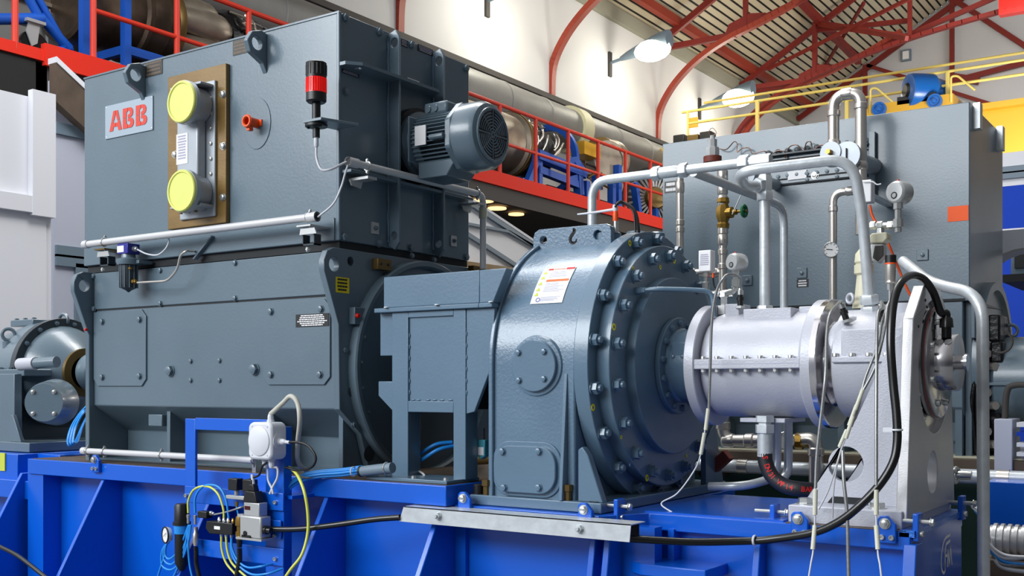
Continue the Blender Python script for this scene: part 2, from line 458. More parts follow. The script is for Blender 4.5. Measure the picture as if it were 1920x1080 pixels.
# ---- roof trusses: rafter, curved knee rib, ties
def arch_pts(Y):
    # fitted from the frame standing at Y = 23.9
    src = [(1232, 268), (1236, 213), (1258, 167), (1291, 127), (1325, 98), (1367, 71), (1425, 42), (1500, 0), (1580, -52)]
    P = [on_y(a, b, 23.9) for a, b in src]
    return [Vector((p.x, Y, p.z)) for p in P]
names = ['above the grey cooler housing', 'rising beside the nearest wall lamp', 'rising between the two wall lamps', 'behind the yellow crane railing', 'against the far gable wall']
def truss(Y, where, gable=False):
    t = thing('roof_truss', (WX + 0.1, Y, EAVE - 3), 'dark red steel roof truss ' + where, 'roof truss', 'red roof trusses')
    a = MB()
    A = catmull(arch_pts(Y), 6)
    if not gable:
        for i in range(len(A) - 1): a.bar(A[i], A[i + 1] + (A[i + 1] - A[i]) * 0.05, 0.12, 0.15, up=(0, 1, 0))
        a.obj('curved_rib', 'rib_red', t, angle=50)
    r = MB(); r.bar((WX + 0.15, Y, roofz(WX + 0.15) - 0.28), (-1.5, Y, roofz(-1.5) - 0.28), 0.1, 0.15)
    r.obj('rafter', 'truss_red', t)
    # bottom chord climbing parallel below the rafter, and web members
    k = [on_y(1247, 90, 23.9), on_y(1380, 65, 23.9), on_y(1500, 0, 23.9)]
    if not gable:
        w = MB(); w.bar((k[0].x, Y, k[0].z), (k[1].x, Y, k[1].z), 0.1, 0.13); w.obj('knee_tie', 'truss_red', t)
        def post(px, py, py2=None):
            p = on_y(px, py, 23.9); q = MB(); q.bar((p.x, Y, p.z), (p.x, Y, roofz(p.x) - 0.3), 0.1, 0.1, up=(0, 1, 0)); q.obj('web_post', 'truss_red', t)
            return p
        p1 = post(1398, 50)
        g = MB(); g.prism([(p1.x - 0.55, p1.z - 0.22), (p1.x + 0.5, p1.z + 0.22), (p1.x + 0.1, p1.z + 0.28), (p1.x - 0.4, p1.z + 0.12)], 'Y', Y - 0.04, Y + 0.04); g.obj('gusset_plate', 'truss_red', t)
        # long lower tie to the mid joint and on towards the ridge
        q = A[-1]
        for (xa, za, xb, zb) in ((p1.x, p1.z, q.x + 4.0, q.z + 0.9), (p1.x, roofz(p1.x) - 0.35, p1.x + 2.5, roofz(p1.x) - 0.55 + 0.0)):
            z = MB(); z.bar((xa, Y, za), (xb, Y, zb), 0.09, 0.12); z.obj('tie_member', 'truss_red', t)
    else:
        for (xa, ya, xb, yb, w_) in ((1624, 122, 1920, 215, 0.10), (1790, 0, 1930, 92, 0.14), (1785, 0, 1785, 146, 0.12), (1622, 122, 1622, 215, 0.12), (1700, 175, 1960, 108, 0.14), (1790, 145, 1835, 152, 0.2)):
            p, q = on_y(xa, ya, Y), on_y(xb, yb, Y); z = MB(); z.bar(p, q, w_, w_, up=(0, 1, 0)); z.obj('tie_member', 'truss_red', t)
    return t
for Y, nm in zip((14.2, 19.05, 23.9, 28.75), names): truss(Y, nm)
truss(YG - 0.25, names[4], True)
def brace(px0, py0, X0, Y0, px1, py1, Y1, label, w=0.1):
    p, q = on_y(px0, py0, Y0), on_y(px1, py1, Y1)
    tag(MB().bar(p, q, w, w * 1.2).obj('roof_brace', 'truss_red'), label, 'roof brace', 'red roof braces')
brace(1480, -20, 0, 26.5, 1610, 115, 31.5, 'broad red brace running down the roof slope towards the gable wall', 0.16)
brace(1440, 130, 0, 28.6, 1720, -10, 26.5, 'slim red roof brace crossing the deck seams', 0.07)
brace(1620, 5, 0, 28.75, 1540, 135, 32.0, 'short red roof brace slanting beside the gable rafter', 0.07)
brace(1530, 45, 0, 28.6, 1700, 72, 26.0, 'red roof tie reaching from truss joint to chord', 0.09)
# long bottom chord seen in front of the gable, carrying up to the right corner
def long_chord():
    t = thing('roof_truss', (-7, 21.4, 9.0), 'long red bottom chord sweeping across the gable to the upper right corner', 'roof truss', 'red roof trusses')
    Y = 28.5
    A = catmull([on_y(a, b, Y) for a, b in ((1376, 262), (1392, 236), (1412, 214), (1440, 190), (1490, 160), (1560, 128), (1640, 96), (1750, 58), (1930, 6))], 6)
    a = MB()
    for i in range(len(A) - 1): a.bar(A[i], A[i + 1] + (A[i + 1] - A[i]) * 0.05, 0.1, 0.15, up=(0, 1, 0))
    a.obj('bottom_chord', 'truss_red', t, angle=50)
    for px, y0, y1 in ((1527, 42, 143), (1706, -5, 70)):
        z = MB(); z.bar(on_y(px, y0, Y), on_y(px, y1, Y), 0.1, 0.1, up=(0, 1, 0)); z.obj('web_post', 'truss_red', t)
    p = on_y(1527, 142, Y)
    MB().prism([(p.x - 0.5, p.z - 0.25), (p.x + 0.45, p.z + 0.2), (p.x + 0.1, p.z + 0.28), (p.x - 0.4, p.z + 0.1)], 'Y', Y - 0.03, Y + 0.03).obj('gusset_plate', 'truss_red', t)
    for (a, b, c, d) in ((1531, 42, 1706, 70), (1380, 168, 1510, 150)):
        z = MB(); z.bar(on_y(a, b, Y), on_y(c, d, Y), 0.09, 0.12); z.obj('tie_member', 'truss_red', t)
long_chord()
def splice():
    p = on_y(1905, 8, 28.3)
    t = MB().box(p.x - 0.35, p.x + 0.7, 28.1, 28.35, p.z - 0.25, p.z + 0.35)
    for i in range(4):
        for j in range(2): t.cyl((p.x - 0.2 + i * 0.2, 28.1, p.z - 0.1 + j * 0.28), (p.x - 0.2 + i * 0.2, 28.05, p.z - 0.1 + j * 0.28), 0.03, n=8)
    tag(t.obj('splice_plate', 'red'), 'bright red bolted splice plate at the top right of the roof steel', 'plate')
splice()
def vent():
    t = thing('wall_vent', on_y(1698, 103, YG - 0.1), 'small square grey framed vent high on the gable wall', 'vent')
    a, b = on_y(1690, 95, YG - 0.06), on_y(1708, 113, YG - 0.06)
    MB().box(a.x, b.x, YG - 0.1, YG, b.z, a.z).obj('frame', 'slate', t)
    MB().box(a.x + 0.05, b.x - 0.05, YG - 0.12, YG - 0.1, b.z + 0.05, a.z - 0.05).obj('grille', 'label_white', t)
vent()

# ---- wall lamps (street lantern type)
def wall_lamp(Y, zb, where):
    t = thing('wall_lamp', (WX, Y, zb), 'glowing street-type lantern on a wall arm ' + where, 'lamp', 'glowing wall lanterns')
    MB().box(WX, WX + 0.05, Y - 0.06, Y + 0.06, zb - 0.3, zb + 0.25).obj('wall_bracket', 'fascia', t)
    MB().cyl((WX, Y, zb), (WX + 0.35, Y, zb + 0.05), 0.035, n=10).obj('arm', 'slate', t)
    h = MB(); P = [Vector((WX + 0.3, Y, zb + 0.05)), Vector((WX + 0.5, Y, zb + 0.1)), Vector((WX + 0.8, Y, zb + 0.16)), Vector((WX + 1.1, Y, zb + 0.22)), Vector((WX + 1.42, Y, zb + 0.29)), Vector((WX + 1.5, Y, zb + 0.29))]
    h.tube(P, 0.1, 14, rf=lambda s: 0.05 + 0.15 * min(1, s * 1.5)); h.obj('lamp_housing', 'slate', t)
    g = MB(); g.ball((WX + 1.1, Y - 0.02, zb + 0.10), 0.3, 18, (1.45, 0.85, 0.8)); g.obj('lamp_bowl', 'lamp_glass', t)
    l = bpy.data.lights.new('lamp_light', 'POINT'); l.energy = 70; l.color = (1, 0.96, 0.84); l.shadow_soft_size = 0.3
    o = bpy.data.objects.new('lamp_light', l); COL.objects.link(o); o.parent = t; o.location = (1.3, 0, -0.35)
wall_lamp(21.5, 9.07, 'between the two curved ribs')
wall_lamp(26.3, 9.08, 'behind the left end of the crane railing')
wall_lamp(16.75, 9.08, 'cut off by the top edge')

# ---- balcony with red edge and railing
BX = -9.56
struct(MB().box(WX, BX - 0.05, 3.5, YG - 2, 4.66, 4.9).obj('floor_balcony', 'fascia'))
tag(MB().box(BX - 0.05, BX, 6.0, 30, 4.62, 4.885).obj('balcony_fascia', 'fascia'), 'dark grey beam under the orange-red balcony edge', 'beam')
tag(MB().box(BX - 0.02, BX + 0.05, yx(79, BX), 30, 4.86, 5.07).obj('balcony_edge_plate', 'balcony_red'), 'long deep orange-red toe plate along the balcony edge', 'beam')
tag(MB().box(BX - 0.02, BX + 0.03, 4.0, yx(80, BX), 4.9, 5.01).obj('balcony_edge_plate', 'balcony_red'), 'shallower orange-red toe plate at the upper left corner', 'beam')
tag(MB().box(BX - 0.1, BX, 3.5, yx(88, BX), 0, 4.9).obj('balcony_skirt', 'dark'), 'black panel hanging under the balcony at the left edge', 'panel')
struct(MB().box(WX, WX + 0.06, 3.2, YG - 2, 0, 4.66).obj('wall_under_balcony', 'dark'))  # wall coloured black to paint in the darkness under the balcony
def railing():
    t = thing('balcony_railing', (BX, 6, 5.0), 'red tubular railing along the whole balcony edge', 'railing')
    ys = [5.79, 6.62, 7.64, 8.65] + [8.65 + 1.01 * i for i in range(1, 20)]
    for y in ys: MB().cyl((BX, y, 4.95), (BX, y, 6.12), 0.032, n=10).obj('post', 'rail_red', t)
    MB().cyl((BX, 6.62, 6.12), (BX, 27.8, 6.12), 0.03, n=10).obj('top_rail', 'rail_red', t)
    MB().cyl((BX, 6.62, 5.55), (BX, 27.8, 5.55), 0.026, n=10).obj('middle_rail', 'rail_red', t)
railing()
# warm spots in the dark bay beneath
for px, py, Y, s, w in ((905, 378, 13.5, 0.34, 'beside the top of the grey stair panel'), (932, 392, 15.5, 0.3, 'second from the stair panel'), (968, 403, 18, 0.26, 'farthest of the three under the balcony')):
    p = on_z(px, py, 4.62)
    m = MB().lathe((p.x, p.y, 4.62), (0, 0, 1), [(0, s * 0.5), (0.02, s * 0.5)], 18)
    tag(m.obj('ceiling_spotlight', 'spot_warm'), 'small warm round spotlight under the balcony, ' + w, 'light', 'warm spotlights under the balcony')

# ---- duct along the wall, its ledge and collar
DX, DZ = -11.55, 6.95
def duct():
    c0 = on_x(1000, 218, DX)
    z = c0.z; r = 0.40
    t = thing('ventilation_duct', (DX, 12, z), 'fat foil-clad ventilation duct running along the white wall', 'duct')
    MB().cyl((DX, 5, z), (DX, 31, z), r, n=36).obj('duct_shell', 'duct', t)
    for y in (7.4, 9.3, 10.8, 12.2, 13.6, 15.0, 16.4, 17.8, 20.6, 22.0, 23.4, 24.6, 25.8):
        MB().lathe((DX, y, z), (0, 1, 0), [(0, r), (0.01, r + 0.012), (0.05, r + 0.012), (0.06, r)], 36, cap=False).obj('duct_seam', 'duct', t)
    y = yx(1062, DX)
    MB().lathe((DX, y, z), (0, 1, 0), [(0, r), (0, r + 0.07), (0.35, r + 0.07), (0.35, r)], 36, cap=False).obj('duct_collar', 'cream', t)
    m = MB().box(WX, WX + 0.28, 5, 31, z + 0.56, z + 0.66)
    tag(m.obj('cable_tray', 'fascia'), 'dark cable tray above the foil-clad duct', 'cable tray')
duct()

# ---- engines parked on the balcony
def blue_stand(name, label, x, y0, y1, z0, z1, w):
    t = thing(name, (x, (y0 + y1) / 2, 4.9), label, 'engine stand', 'blue engine stands')
    for s in (-1, 1):
        MB().bar((x + s * w, y0, z1), (x + s * w, y1, z1), 0.09, 0.12).obj('rail', 'blue_stand', t)
        MB().bar((x + s * w, y0, z0 + 0.1), (x + s * w, y1, z0 + 0.1), 0.09, 0.12).obj('rail', 'blue_stand', t)
        for y in (y0, (y0 + y1) / 2, y1):
            MB().bar((x + s * w, y, z0), (x + s * w, y, z1 + 0.06), 0.09, 0.09, up=(0, 1, 0)).obj('upright', 'blue_stand', t)
    for y in (y0, y1): MB().bar((x - w, y, z1), (x + w, y, z1), 0.08, 0.1).obj('cross_rail', 'blue_stand', t)
    return t
EX = -10.55
def engine_left():
    c = on_x(255, 42, EX); y0 = yx(160, EX + 0.42); y1 = yx(338, EX + 0.42); z = c.z
    t = thing('jet_engine', (EX, (y0 + y1) / 2, 4.9), 'sooty brown jet engine with pale combustion cans, upper left on the balcony', 'engine', 'old jet engines on the balcony')
    L = y1 - y0
    MB().lathe((EX, y0, z), (0, 1, 0), [(0.1, 0.001), (0.1, 0.36), (0, 0.42), (0.02, 0.46), (0.3 * L, 0.47), (0.34 * L, 0.45), (0.62 * L, 0.45), (0.64 * L, 0.49), (0.68 * L, 0.49), (0.7 * L, 0.47), (0.8 * L, 0.50), (0.86 * L, 0.5), (0.88 * L, 0.47), (0.96 * L, 0.48), (L, 0.42)], 40).obj('casing', 'engine_dark', t)
    MB().lathe((EX, y1 - 0.02, z), (0, 1, 0), [(-0.02, 0.48), (0.02, 0.5), (0.06, 0.5), (0.08, 0.4)], 40, cap=False).obj('flange', 'dull_brass', t)
    for k in range(6):
        a = 2 * math.pi * k / 6 + 0.35
        cx, cz = EX + 0.3 * math.cos(a), z + 0.3 * math.sin(a)
        MB().lathe((cx, y1 + 0.0, cz), (0, 1, 0), [(0, 0.10), (0.1, 0.14), (0.5, 0.19), (0.66, 0.185), (0.78, 0.13)], 16).obj('combustion_can', 'engine_light', t)
    m = MB(); y2 = y1 + 0.8
    m.lathe((EX, y2, z), (0, 1, 0), [(0, 0.42), (0.1, 0.48), (0.5, 0.4), (0.75, 0.3)], 24).obj('compressor_case', 'engine_black', t)
    for k in range(14):
        a = random.uniform(-1.4, 2.6); r0 = 0.46; m = MB()
        P = [(EX + (r0 + random.uniform(0, .06)) * math.cos(a + q * 0.25), y2 + random.uniform(0, 0.6), z + (r0 + random.uniform(0, .06)) * math.sin(a + q * 0.25)) for q in range(4)]
        m.tube(catmull(P, 4), 0.014, 6).obj('fuel_line', random.choice(['zinc', 'engine_light', 'black']), t)
    # stand legs (blue)
    s = thing('engine_stand', (EX, y0, 4.9), 'blue box-section stand under the sooty brown engine', 'engine stand', 'blue engine stands')
    xf = BX - 0.35
    for px in (158, 236):
        y = yx(px, xf); MB().box(xf - 0.04, xf + 0.04, y - 0.04, y + 0.04, 4.9, 6.05).obj('upright', 'blue_stand', s)
    ya, yb = yx(150, xf), yx(420, xf)
    MB().box(xf - 0.035, xf + 0.035, yx(236, xf), yb, 5.33, 5.42).obj('rail', 'blue_stand', s)
    for y in (yx(236, xf), yb): MB().box(xf - 1.3, xf - 0.03, y - 0.035, y + 0.035, 5.33, 5.42).obj('cross_rail', 'blue_stand', s)
    MB().box(xf - 1.5, xf - 1.4, ya, yb, 5.0, 5.1).obj('rail', 'blue_stand', s)
engine_left()
def dolly_left():
    X = BX - 0.45
    t = thing('engine_dolly', on_x(60, 80, X), 'blue tubular dolly with a white castor in the upper left corner', 'dolly')
    def b(x0, y0, x1, y1, r=0.045, Xa=X, Xb=X): MB().cyl(on_x(x0, y0, Xa), on_x(x1, y1, Xb), r, n=12).obj('tube', 'blue_stand', t)
    b(-30, 36, 80, 35, 0.055); b(50, -10, 74, 34); b(74, 30, 130, 92, 0.05); b(70, -5, 122, 88, 0.04); b(100, 92, 135, 93, 0.03)
    p = on_x(58, 52, X)
    c = MB().box(X - 0.1, X + 0.1, p.y - 0.1, p.y + 0.1, p.z + 0.03, p.z + 0.06)
    c.prism([(p.y - 0.06, p.z + 0.04), (p.y + 0.06, p.z + 0.04), (p.y + 0.03, p.z - 0.16), (p.y - 0.03, p.z - 0.2), (p.y - 0.09, p.z - 0.06)], 'X', X + 0.05, X + 0.065)
    co = c.obj('castor_fork', 'light_metal', t)
    MB().lathe((X - 0.04, p.y + 0.02, p.z - 0.19), (1, 0, 0), [(0, 0.05), (0, 0.15), (0.02, 0.16), (0.06, 0.16), (0.08, 0.15), (0.08, 0.07), (0.085, 0.001)], 24).obj('castor_wheel', 'rubber', t)
    # grey crated machinery behind it
    g = thing('engine_crate', on_x(60, 90, EX - 0.3), 'grey ribbed engine container behind the blue dolly', 'container')
    MB().box(EX - 0.6, EX - 0.4, 3.9, yx(160, EX - 0.5), 4.9, 7.1).obj('side', 'duct', g)
    for px in (90, 100, 112, 124, 136, 148):
        y = yx(px, EX - 0.4); MB().box(EX - 0.4, EX - 0.35, y - 0.03, y + 0.03, 5.0, 5.9).obj('rib', 'light_metal', g)
    for z in (5.95, 6.25): MB().box(EX - 0.4, EX - 0.33, 4.6, yx(158, EX - 0.4), z, z + 0.04).obj('edge_strip', 'engine_light', g)
dolly_left()
def engine_mid():
    y0, y1 = yx(880, EX + 0.45), yx(994, EX + 0.45); z = on_x(960, 277, EX).z
    t = thing('jet_engine', (EX, y0, 4.9), 'jet engine with a fat pale titanium casing behind the fan motor', 'engine', 'old jet engines on the balcony')
    L = y1 - y0
    MB().lathe((EX, y0, z), (0, 1, 0), [(0, 0.3), (0, 0.44), (0.1, 0.5), (0.45 * L, 0.52), (0.47 * L, 0.54), (0.5 * L, 0.52), (0.9 * L, 0.5), (0.92 * L, 0.56), (L, 0.56), (L, 0.4)], 44).obj('casing', 'engine_light', t)
    MB().lathe((EX, y1 - 0.12, z), (0, 1, 0), [(0, 0.54), (0.02, 0.58), (0.08, 0.58), (0.1, 0.5)], 44, cap=False).obj('flange', 'dull_brass', t)
    y2 = yx(1050, EX + 0.4)
    MB().lathe((EX, y1, z), (0, 1, 0), [(0, 0.42)] + [(0.1 * k, 0.40 if k % 2 else 0.44) for k in range(1, int((y2 - y1) * 10))], 36).obj('compressor_case', 'engine_black', t)
    for k in range(26):
        a = random.uniform(-0.6, 2.2); r0 = 0.47; m = MB()
        s = random.uniform(0, y2 - y1 - 0.3)
        P = [(EX + (r0 + random.uniform(0, .07)) * math.cos(a + q * 0.22), y1 + s + q * random.uniform(0.05, 0.12), z + (r0 + random.uniform(0, .07)) * math.sin(a + q * 0.22)) for q in range(4)]
        m.tube(catmull(P, 4), 0.016, 6).obj('fuel_line', random.choice(['zinc', 'engine_light', 'engine_dark', 'inox']), t)
    # blue cradle
    s = thing('engine_cradle', (EX, y2, 4.9), 'blue cradle with a big round hoop beside the wrapped engine', 'engine stand', 'blue engine stands')
    yc = yx(1058, EX + 0.4)
    MB().lathe((EX, yc, z - 0.05), (0, 1, 0), [(0, 0.55), (0, 0.66), (0.09, 0.66), (0.09, 0.55), (0, 0.55)], 44, cap=False).obj('hoop', 'blue_stand', s)
    xf = BX - 0.3
    ya, yb, yc2 = yx(985, xf), yx(1004, xf), yx(1068, xf)
    def b(a0, b0, a1, b1, w=0.1): MB().bar(on_x(a0, b0, xf), on_x(a1, b1, xf), w, w, up=(1, 0, 0)).obj('beam', 'blue_stand', s)
    b(1005, 290, 1092, 325, 0.16); b(1008, 318, 1085, 348, 0.12); b(1010, 285, 1010, 350, 0.1); b(1082, 315, 1086, 366, 0.14); b(1006, 300, 988, 345, 0.1); b(1088, 330, 1062, 338, 0.1)
    b(1075, 300, 1095, 330, 0.14); b(1098, 350, 1098, 372, 0.12)
engine_mid()
def engine_far():
    z = on_x(1130, 300, EX).z
    ya, yb = yx(1092, EX), yx(1140, EX)
    t = thing('jet_engine', (EX, ya, 4.9), 'small engine core with a drum-shaped end and yellow box on top', 'engine', 'old jet engines on the balcony')
    MB().lathe((EX, ya, z), (0, 1, 0), [(0, 0.16), (0.4, 0.22), (yb - ya - 0.4, 0.3), (yb - ya - 0.38, 0.42), (yb - ya, 0.42), (yb - ya, 0.36)], 32).obj('core', 'dull_brass', t)
    e = MB().lathe((EX, yb, z), (0, 1, 0), [(-0.02, 0.42), (0.02, 0.44), (0.1, 0.44), (0.1, 0.36)], 32)
    for k in range(20):
        a = k * math.pi / 10; e.cyl((EX + 0.4 * math.cos(a), yb - 0.05, z + 0.4 * math.sin(a)), (EX + 0.4 * math.cos(a), yb + 0.14, z + 0.4 * math.sin(a)), 0.02, n=6)
    e.obj('end_drum', 'engine_light', t)
    # end faces of the drums are turned towards the hall
    q = on_x(1143, 300, BX - 0.5)
    d = MB().lathe(q, (0.9, -0.45, 0.0), [(-0.35, 0.2), (-0.3, 0.36), (0, 0.38), (0.02, 0.36), (0.02, 0.30), (0.0, 0.29), (0.0, 0.001)], 32)
    d.obj('turned_end', 'engine_light', t)
    b = on_x(1098, 283, EX + 0.3); MB().box(b.x - 0.15, b.x + 0.15, b.y - 0.3, b.y + 0.3, b.z - 0.12, b.z + 0.12).obj('yellow_box', 'crane', t)
    for k in range(12):
        p = on_x(random.uniform(1090, 1130), random.uniform(300, 345), EX + 0.5)
        MB().tube(catmull([p, p + Vector((0.05, 0.25, random.uniform(-.2, .1))), p + Vector((-.05, 0.5, random.uniform(-.25, .2)))], 4), 0.022, 6).obj('fuel_line', random.choice(['zinc', 'dull_brass', 'black', 'inox']), t)
    s = thing('engine_stand', on_x(1140, 380, BX - 0.4), 'blue upright stand posts beside the small engine core', 'engine stand', 'blue engine stands')
    xf = BX - 0.4
    for px, a, bb in ((1098, 340, 366), (1118, 330, 350), (1147, 345, 385), (1158, 310, 388), (1189, 342, 395)):
        MB().bar(on_x(px, a, xf), on_x(px + (8 if px == 1189 else 0), bb + 6, xf), 0.12, 0.12, up=(1, 0, 0)).obj('upright', 'blue_stand', s)
    # fan rotor facing the hall
    c = on_x(1228, 372, BX - 0.55)
    f = thing('fan_rotor', c, 'bladed fan rotor with a brass-coloured hub by the grey box', 'rotor')
    ax = Vector((0.80, -0.6, 0)).normalized(); u = ax.cross(Vector((0, 0, 1))); w = u.cross(ax)
    MB().lathe(c, ax, [(-0.1, 0.24), (0.02, 0.24), (0.08, 0.2), (0.1, 0.001)], 28).obj('hub', 'dull_brass', f)
    MB().lathe(c, ax, [(-0.2, 0.2), (-0.2, 0.66), (-0.12, 0.66), (-0.12, 0.62), (-0.16, 0.61), (-0.16, 0.2)], 36).obj('back_disc', 'engine_black', f)
    MB().bar((c.x, c.y, 4.9), (c.x, c.y, c.z - 0.1), 0.12, 0.12, up=(0, 1, 0)).obj('pedestal', 'blue_stand', f)
    for k in range(30):
        a = 2 * math.pi * k / 30; e = u * math.cos(a) + w * math.sin(a); g = ax.cross(e)
        m = MB(); m.bar(c + e * 0.24, c + e * 0.6, 0.04, 0.015, up=(ax * 0.8 + g * 0.5)); m.obj('blade', 'light_metal', f)
engine_far()
# ceiling of dark gear between engines: low black trolley boxes
for px0, px1, py, w in ((1000, 1060, 350, 'under the blue cradle'), (1095, 1135, 372, 'beside the small engine core'), (330, 420, 110, 'under the pale combustion cans')):
    a, b = on_x(px0, py, EX), on_x(px1, py, EX)
    tag(MB().box(EX - 0.3, EX + 0.3, a.y, b.y, 4.9, 5.35).obj('gear_case', 'engine_black', None, 0.02), 'black oily gear case ' + w, 'gear case', 'black gear cases')

# ---- white partitions and stair screens between balcony and machine
def partition():
    X = -8.0
    t = thing('white_partition', (X, yx(50, X), 0), 'big white panel wall with a framed upper field at the left edge', 'partition')
    y0, y1 = 3.2, yx(100, X); z1 = on_x(60, 392, X).z; zt = on_x(100, 190, X).z
    zl = CAMZ + (724 - 400) / FPX * 8.6
    MB().box(X - 0.1, X - 0.03, y0, y1, 0, zt).obj('upper_field', 'partition', t)
    MB().box(X - 0.03, X + 0.035, y1 - 0.2, y1, z1 - 0.05, zt + 0.05).obj('frame', 'partition', t)
    MB().box(X - 0.03, X + 0.03, y0, y1 - 0.19, z1 - 0.03, z1 + 0.1).obj('frame', 'partition', t)
    MB().box(X - 0.12, X - 0.02, y0, y1 - 0.05, 0, z1 - 0.03).obj('lower_field', 'partition', t)
partition()
def lilac():
    X = -8.7
    t = thing('panel_screen', (X, yx(125, X), 0), 'lilac grey panel screen with slate trim behind the white partition', 'partition')
    ya, yb = yx(100, X), yx(300, X)
    zt = on_x(103, 150, X).z
    MB().box(X - 0.08, X, ya, yb, 0, zt).obj('panel', 'lilac', t)
    for a, b in (((103, 240), (158, 228)), ((103, 470), (158, 462)), ((103, 487), (158, 480))):
        p, q = on_x(*a, X), on_x(*b, X)
        MB().box(X, X + 0.03, p.y, q.y + 2, p.z - 0.05, p.z + 0.05).obj('trim_strip', 'slate', t)
    y = yx(148, X); z = on_x(148, 495, X).z
    MB().box(X, X + 0.03, y - 0.05, y + 0.2, 0, z).obj('trim_strip', 'slate', t)
    # pitched hood that leans out of the screen
    a, b = on_x(90, 121, X), on_x(200, 224, X)
    m = MB(); m.prism([(a.y, a.z), (b.y, b.z), (b.y, b.z - 0.34), (a.y, a.z - 0.34)], 'X', X + 0.02, X + 0.12)
    m.obj('sloping_stringer', 'channel', t)
    m = MB(); m.prism([(a.y, a.z), (b.y, b.z), (b.y, b.z + 0.05), (a.y, a.z + 0.05)], 'X', X + 0.0, X + 0.13)
    m.obj('sloping_cap', 'partition', t)
    m = MB().box(X, X + 0.02, ya, yx(140, X), on_x(110, 170, X).z - 0.02, on_x(110, 150, X).z + 0.1); m.obj('dark_backing', 'fascia', t)
lilac()
def stair_panel():
    X = -7.2
    t = thing('stair_panel', (X, yx(940, X), 0), 'cream stair side panel with sloping grey rails behind the motor', 'panel')
    P = [on_x(px, py, X) for px, py in ((840, 350), (880, 374), (1010, 463), (1120, 540), (1120, 640), (840, 640))]
    MB().prism([(p.y, p.z if i < 4 else 0.0) for i, p in enumerate(P)], 'X', X - 0.06, X).obj('panel', 'label_white', t)
    def strip(a, b, w, m='slate'): MB().bar(on_x(*a, X + 0.02), on_x(*b, X + 0.02), 0.04, w, up=(0, 0, 1)).obj('sloping_rail', m, t)
    strip((872, 375), (1010, 467), 0.055); strip((872, 367), (1012, 460), 0.03, 'partition'); strip((872, 437), (970, 500), 0.05); strip((872, 419), (952, 434), 0.03); strip((952, 434), (1000, 462), 0.03)
    strip((872, 500), (980, 514), 0.12, 'brown_board')
stair_panel()

# ---- overhead crane
CY = 23.7
def crane():
    gz = on_y(1900, 196, CY).z
    t = thing('overhead_crane', (-6, CY, gz), 'yellow overhead crane bridge with walkway railing above the far grey box', 'crane')
    x0, x1 = -11.4, 2.5
    MB().box(x0 + 0.4, x1, CY - 0.25, CY + 0.25, gz - 1.0, gz - 0.12).obj('bridge_girder', 'crane', t)
    MB().box(x0 + 0.4, x1, CY - 0.45, CY + 0.45, gz - 0.12, gz).obj('girder_flange', 'crane', t)
    MB().box(x0 + 0.4, x1, CY + 1.8, CY + 2.3, gz - 1.3, gz - 0.35).obj('bridge_girder', 'crane', t)
    MB().box(x0, x0 + 0.35, CY - 1.2, CY + 3.2, gz - 0.55, gz - 0.2).obj('end_carriage', 'crane', t)
    zt, zm = on_y(1777, 134, CY - 0.5).z, on_y(1777, 160, CY - 0.5).z
    yr = CY - 0.5
    posts = [on_y(px, 150, yr).x for px in (1420, 1588, 1777)] + [on_y(1777, 150, yr).x + 2.4]
    for x in posts: MB().bar((x, yr, gz - 0.3), (x, yr, zt), 0.07, 0.07, up=(0, 1, 0)).obj('railing_post', 'crane_rail', t)
    xl = on_y(1290, 200, yr).x
    for z in (zt, zm): MB().cyl((xl, yr, z), (x1, yr, z), 0.03, n=10).obj('rail', 'crane_rail', t)
    zt2 = on_y(1777, 121, yr + 0.9).z
    MB().cyl((xl, yr + 0.9, zt2), (x1, yr + 0.9, zt2), 0.03, n=10).obj('rail', 'crane_rail', t)
    MB().tube(fillet([(xl - 0.15, yr, zt), (xl, yr, zt), (xl, yr, zt - 1.0), (xl - 0.4, yr, zt - 1.05)], 0.15), 0.03, 8).obj('rail_end', 'crane_rail', t)
    a, b = on_y(1290, 222, yr), on_y(1309, 238, yr)
    MB().box(a.x, b.x, yr - 0.01, yr + 0.01, b.z, a.z).obj('sign_plate', 'crane', t)
crane()
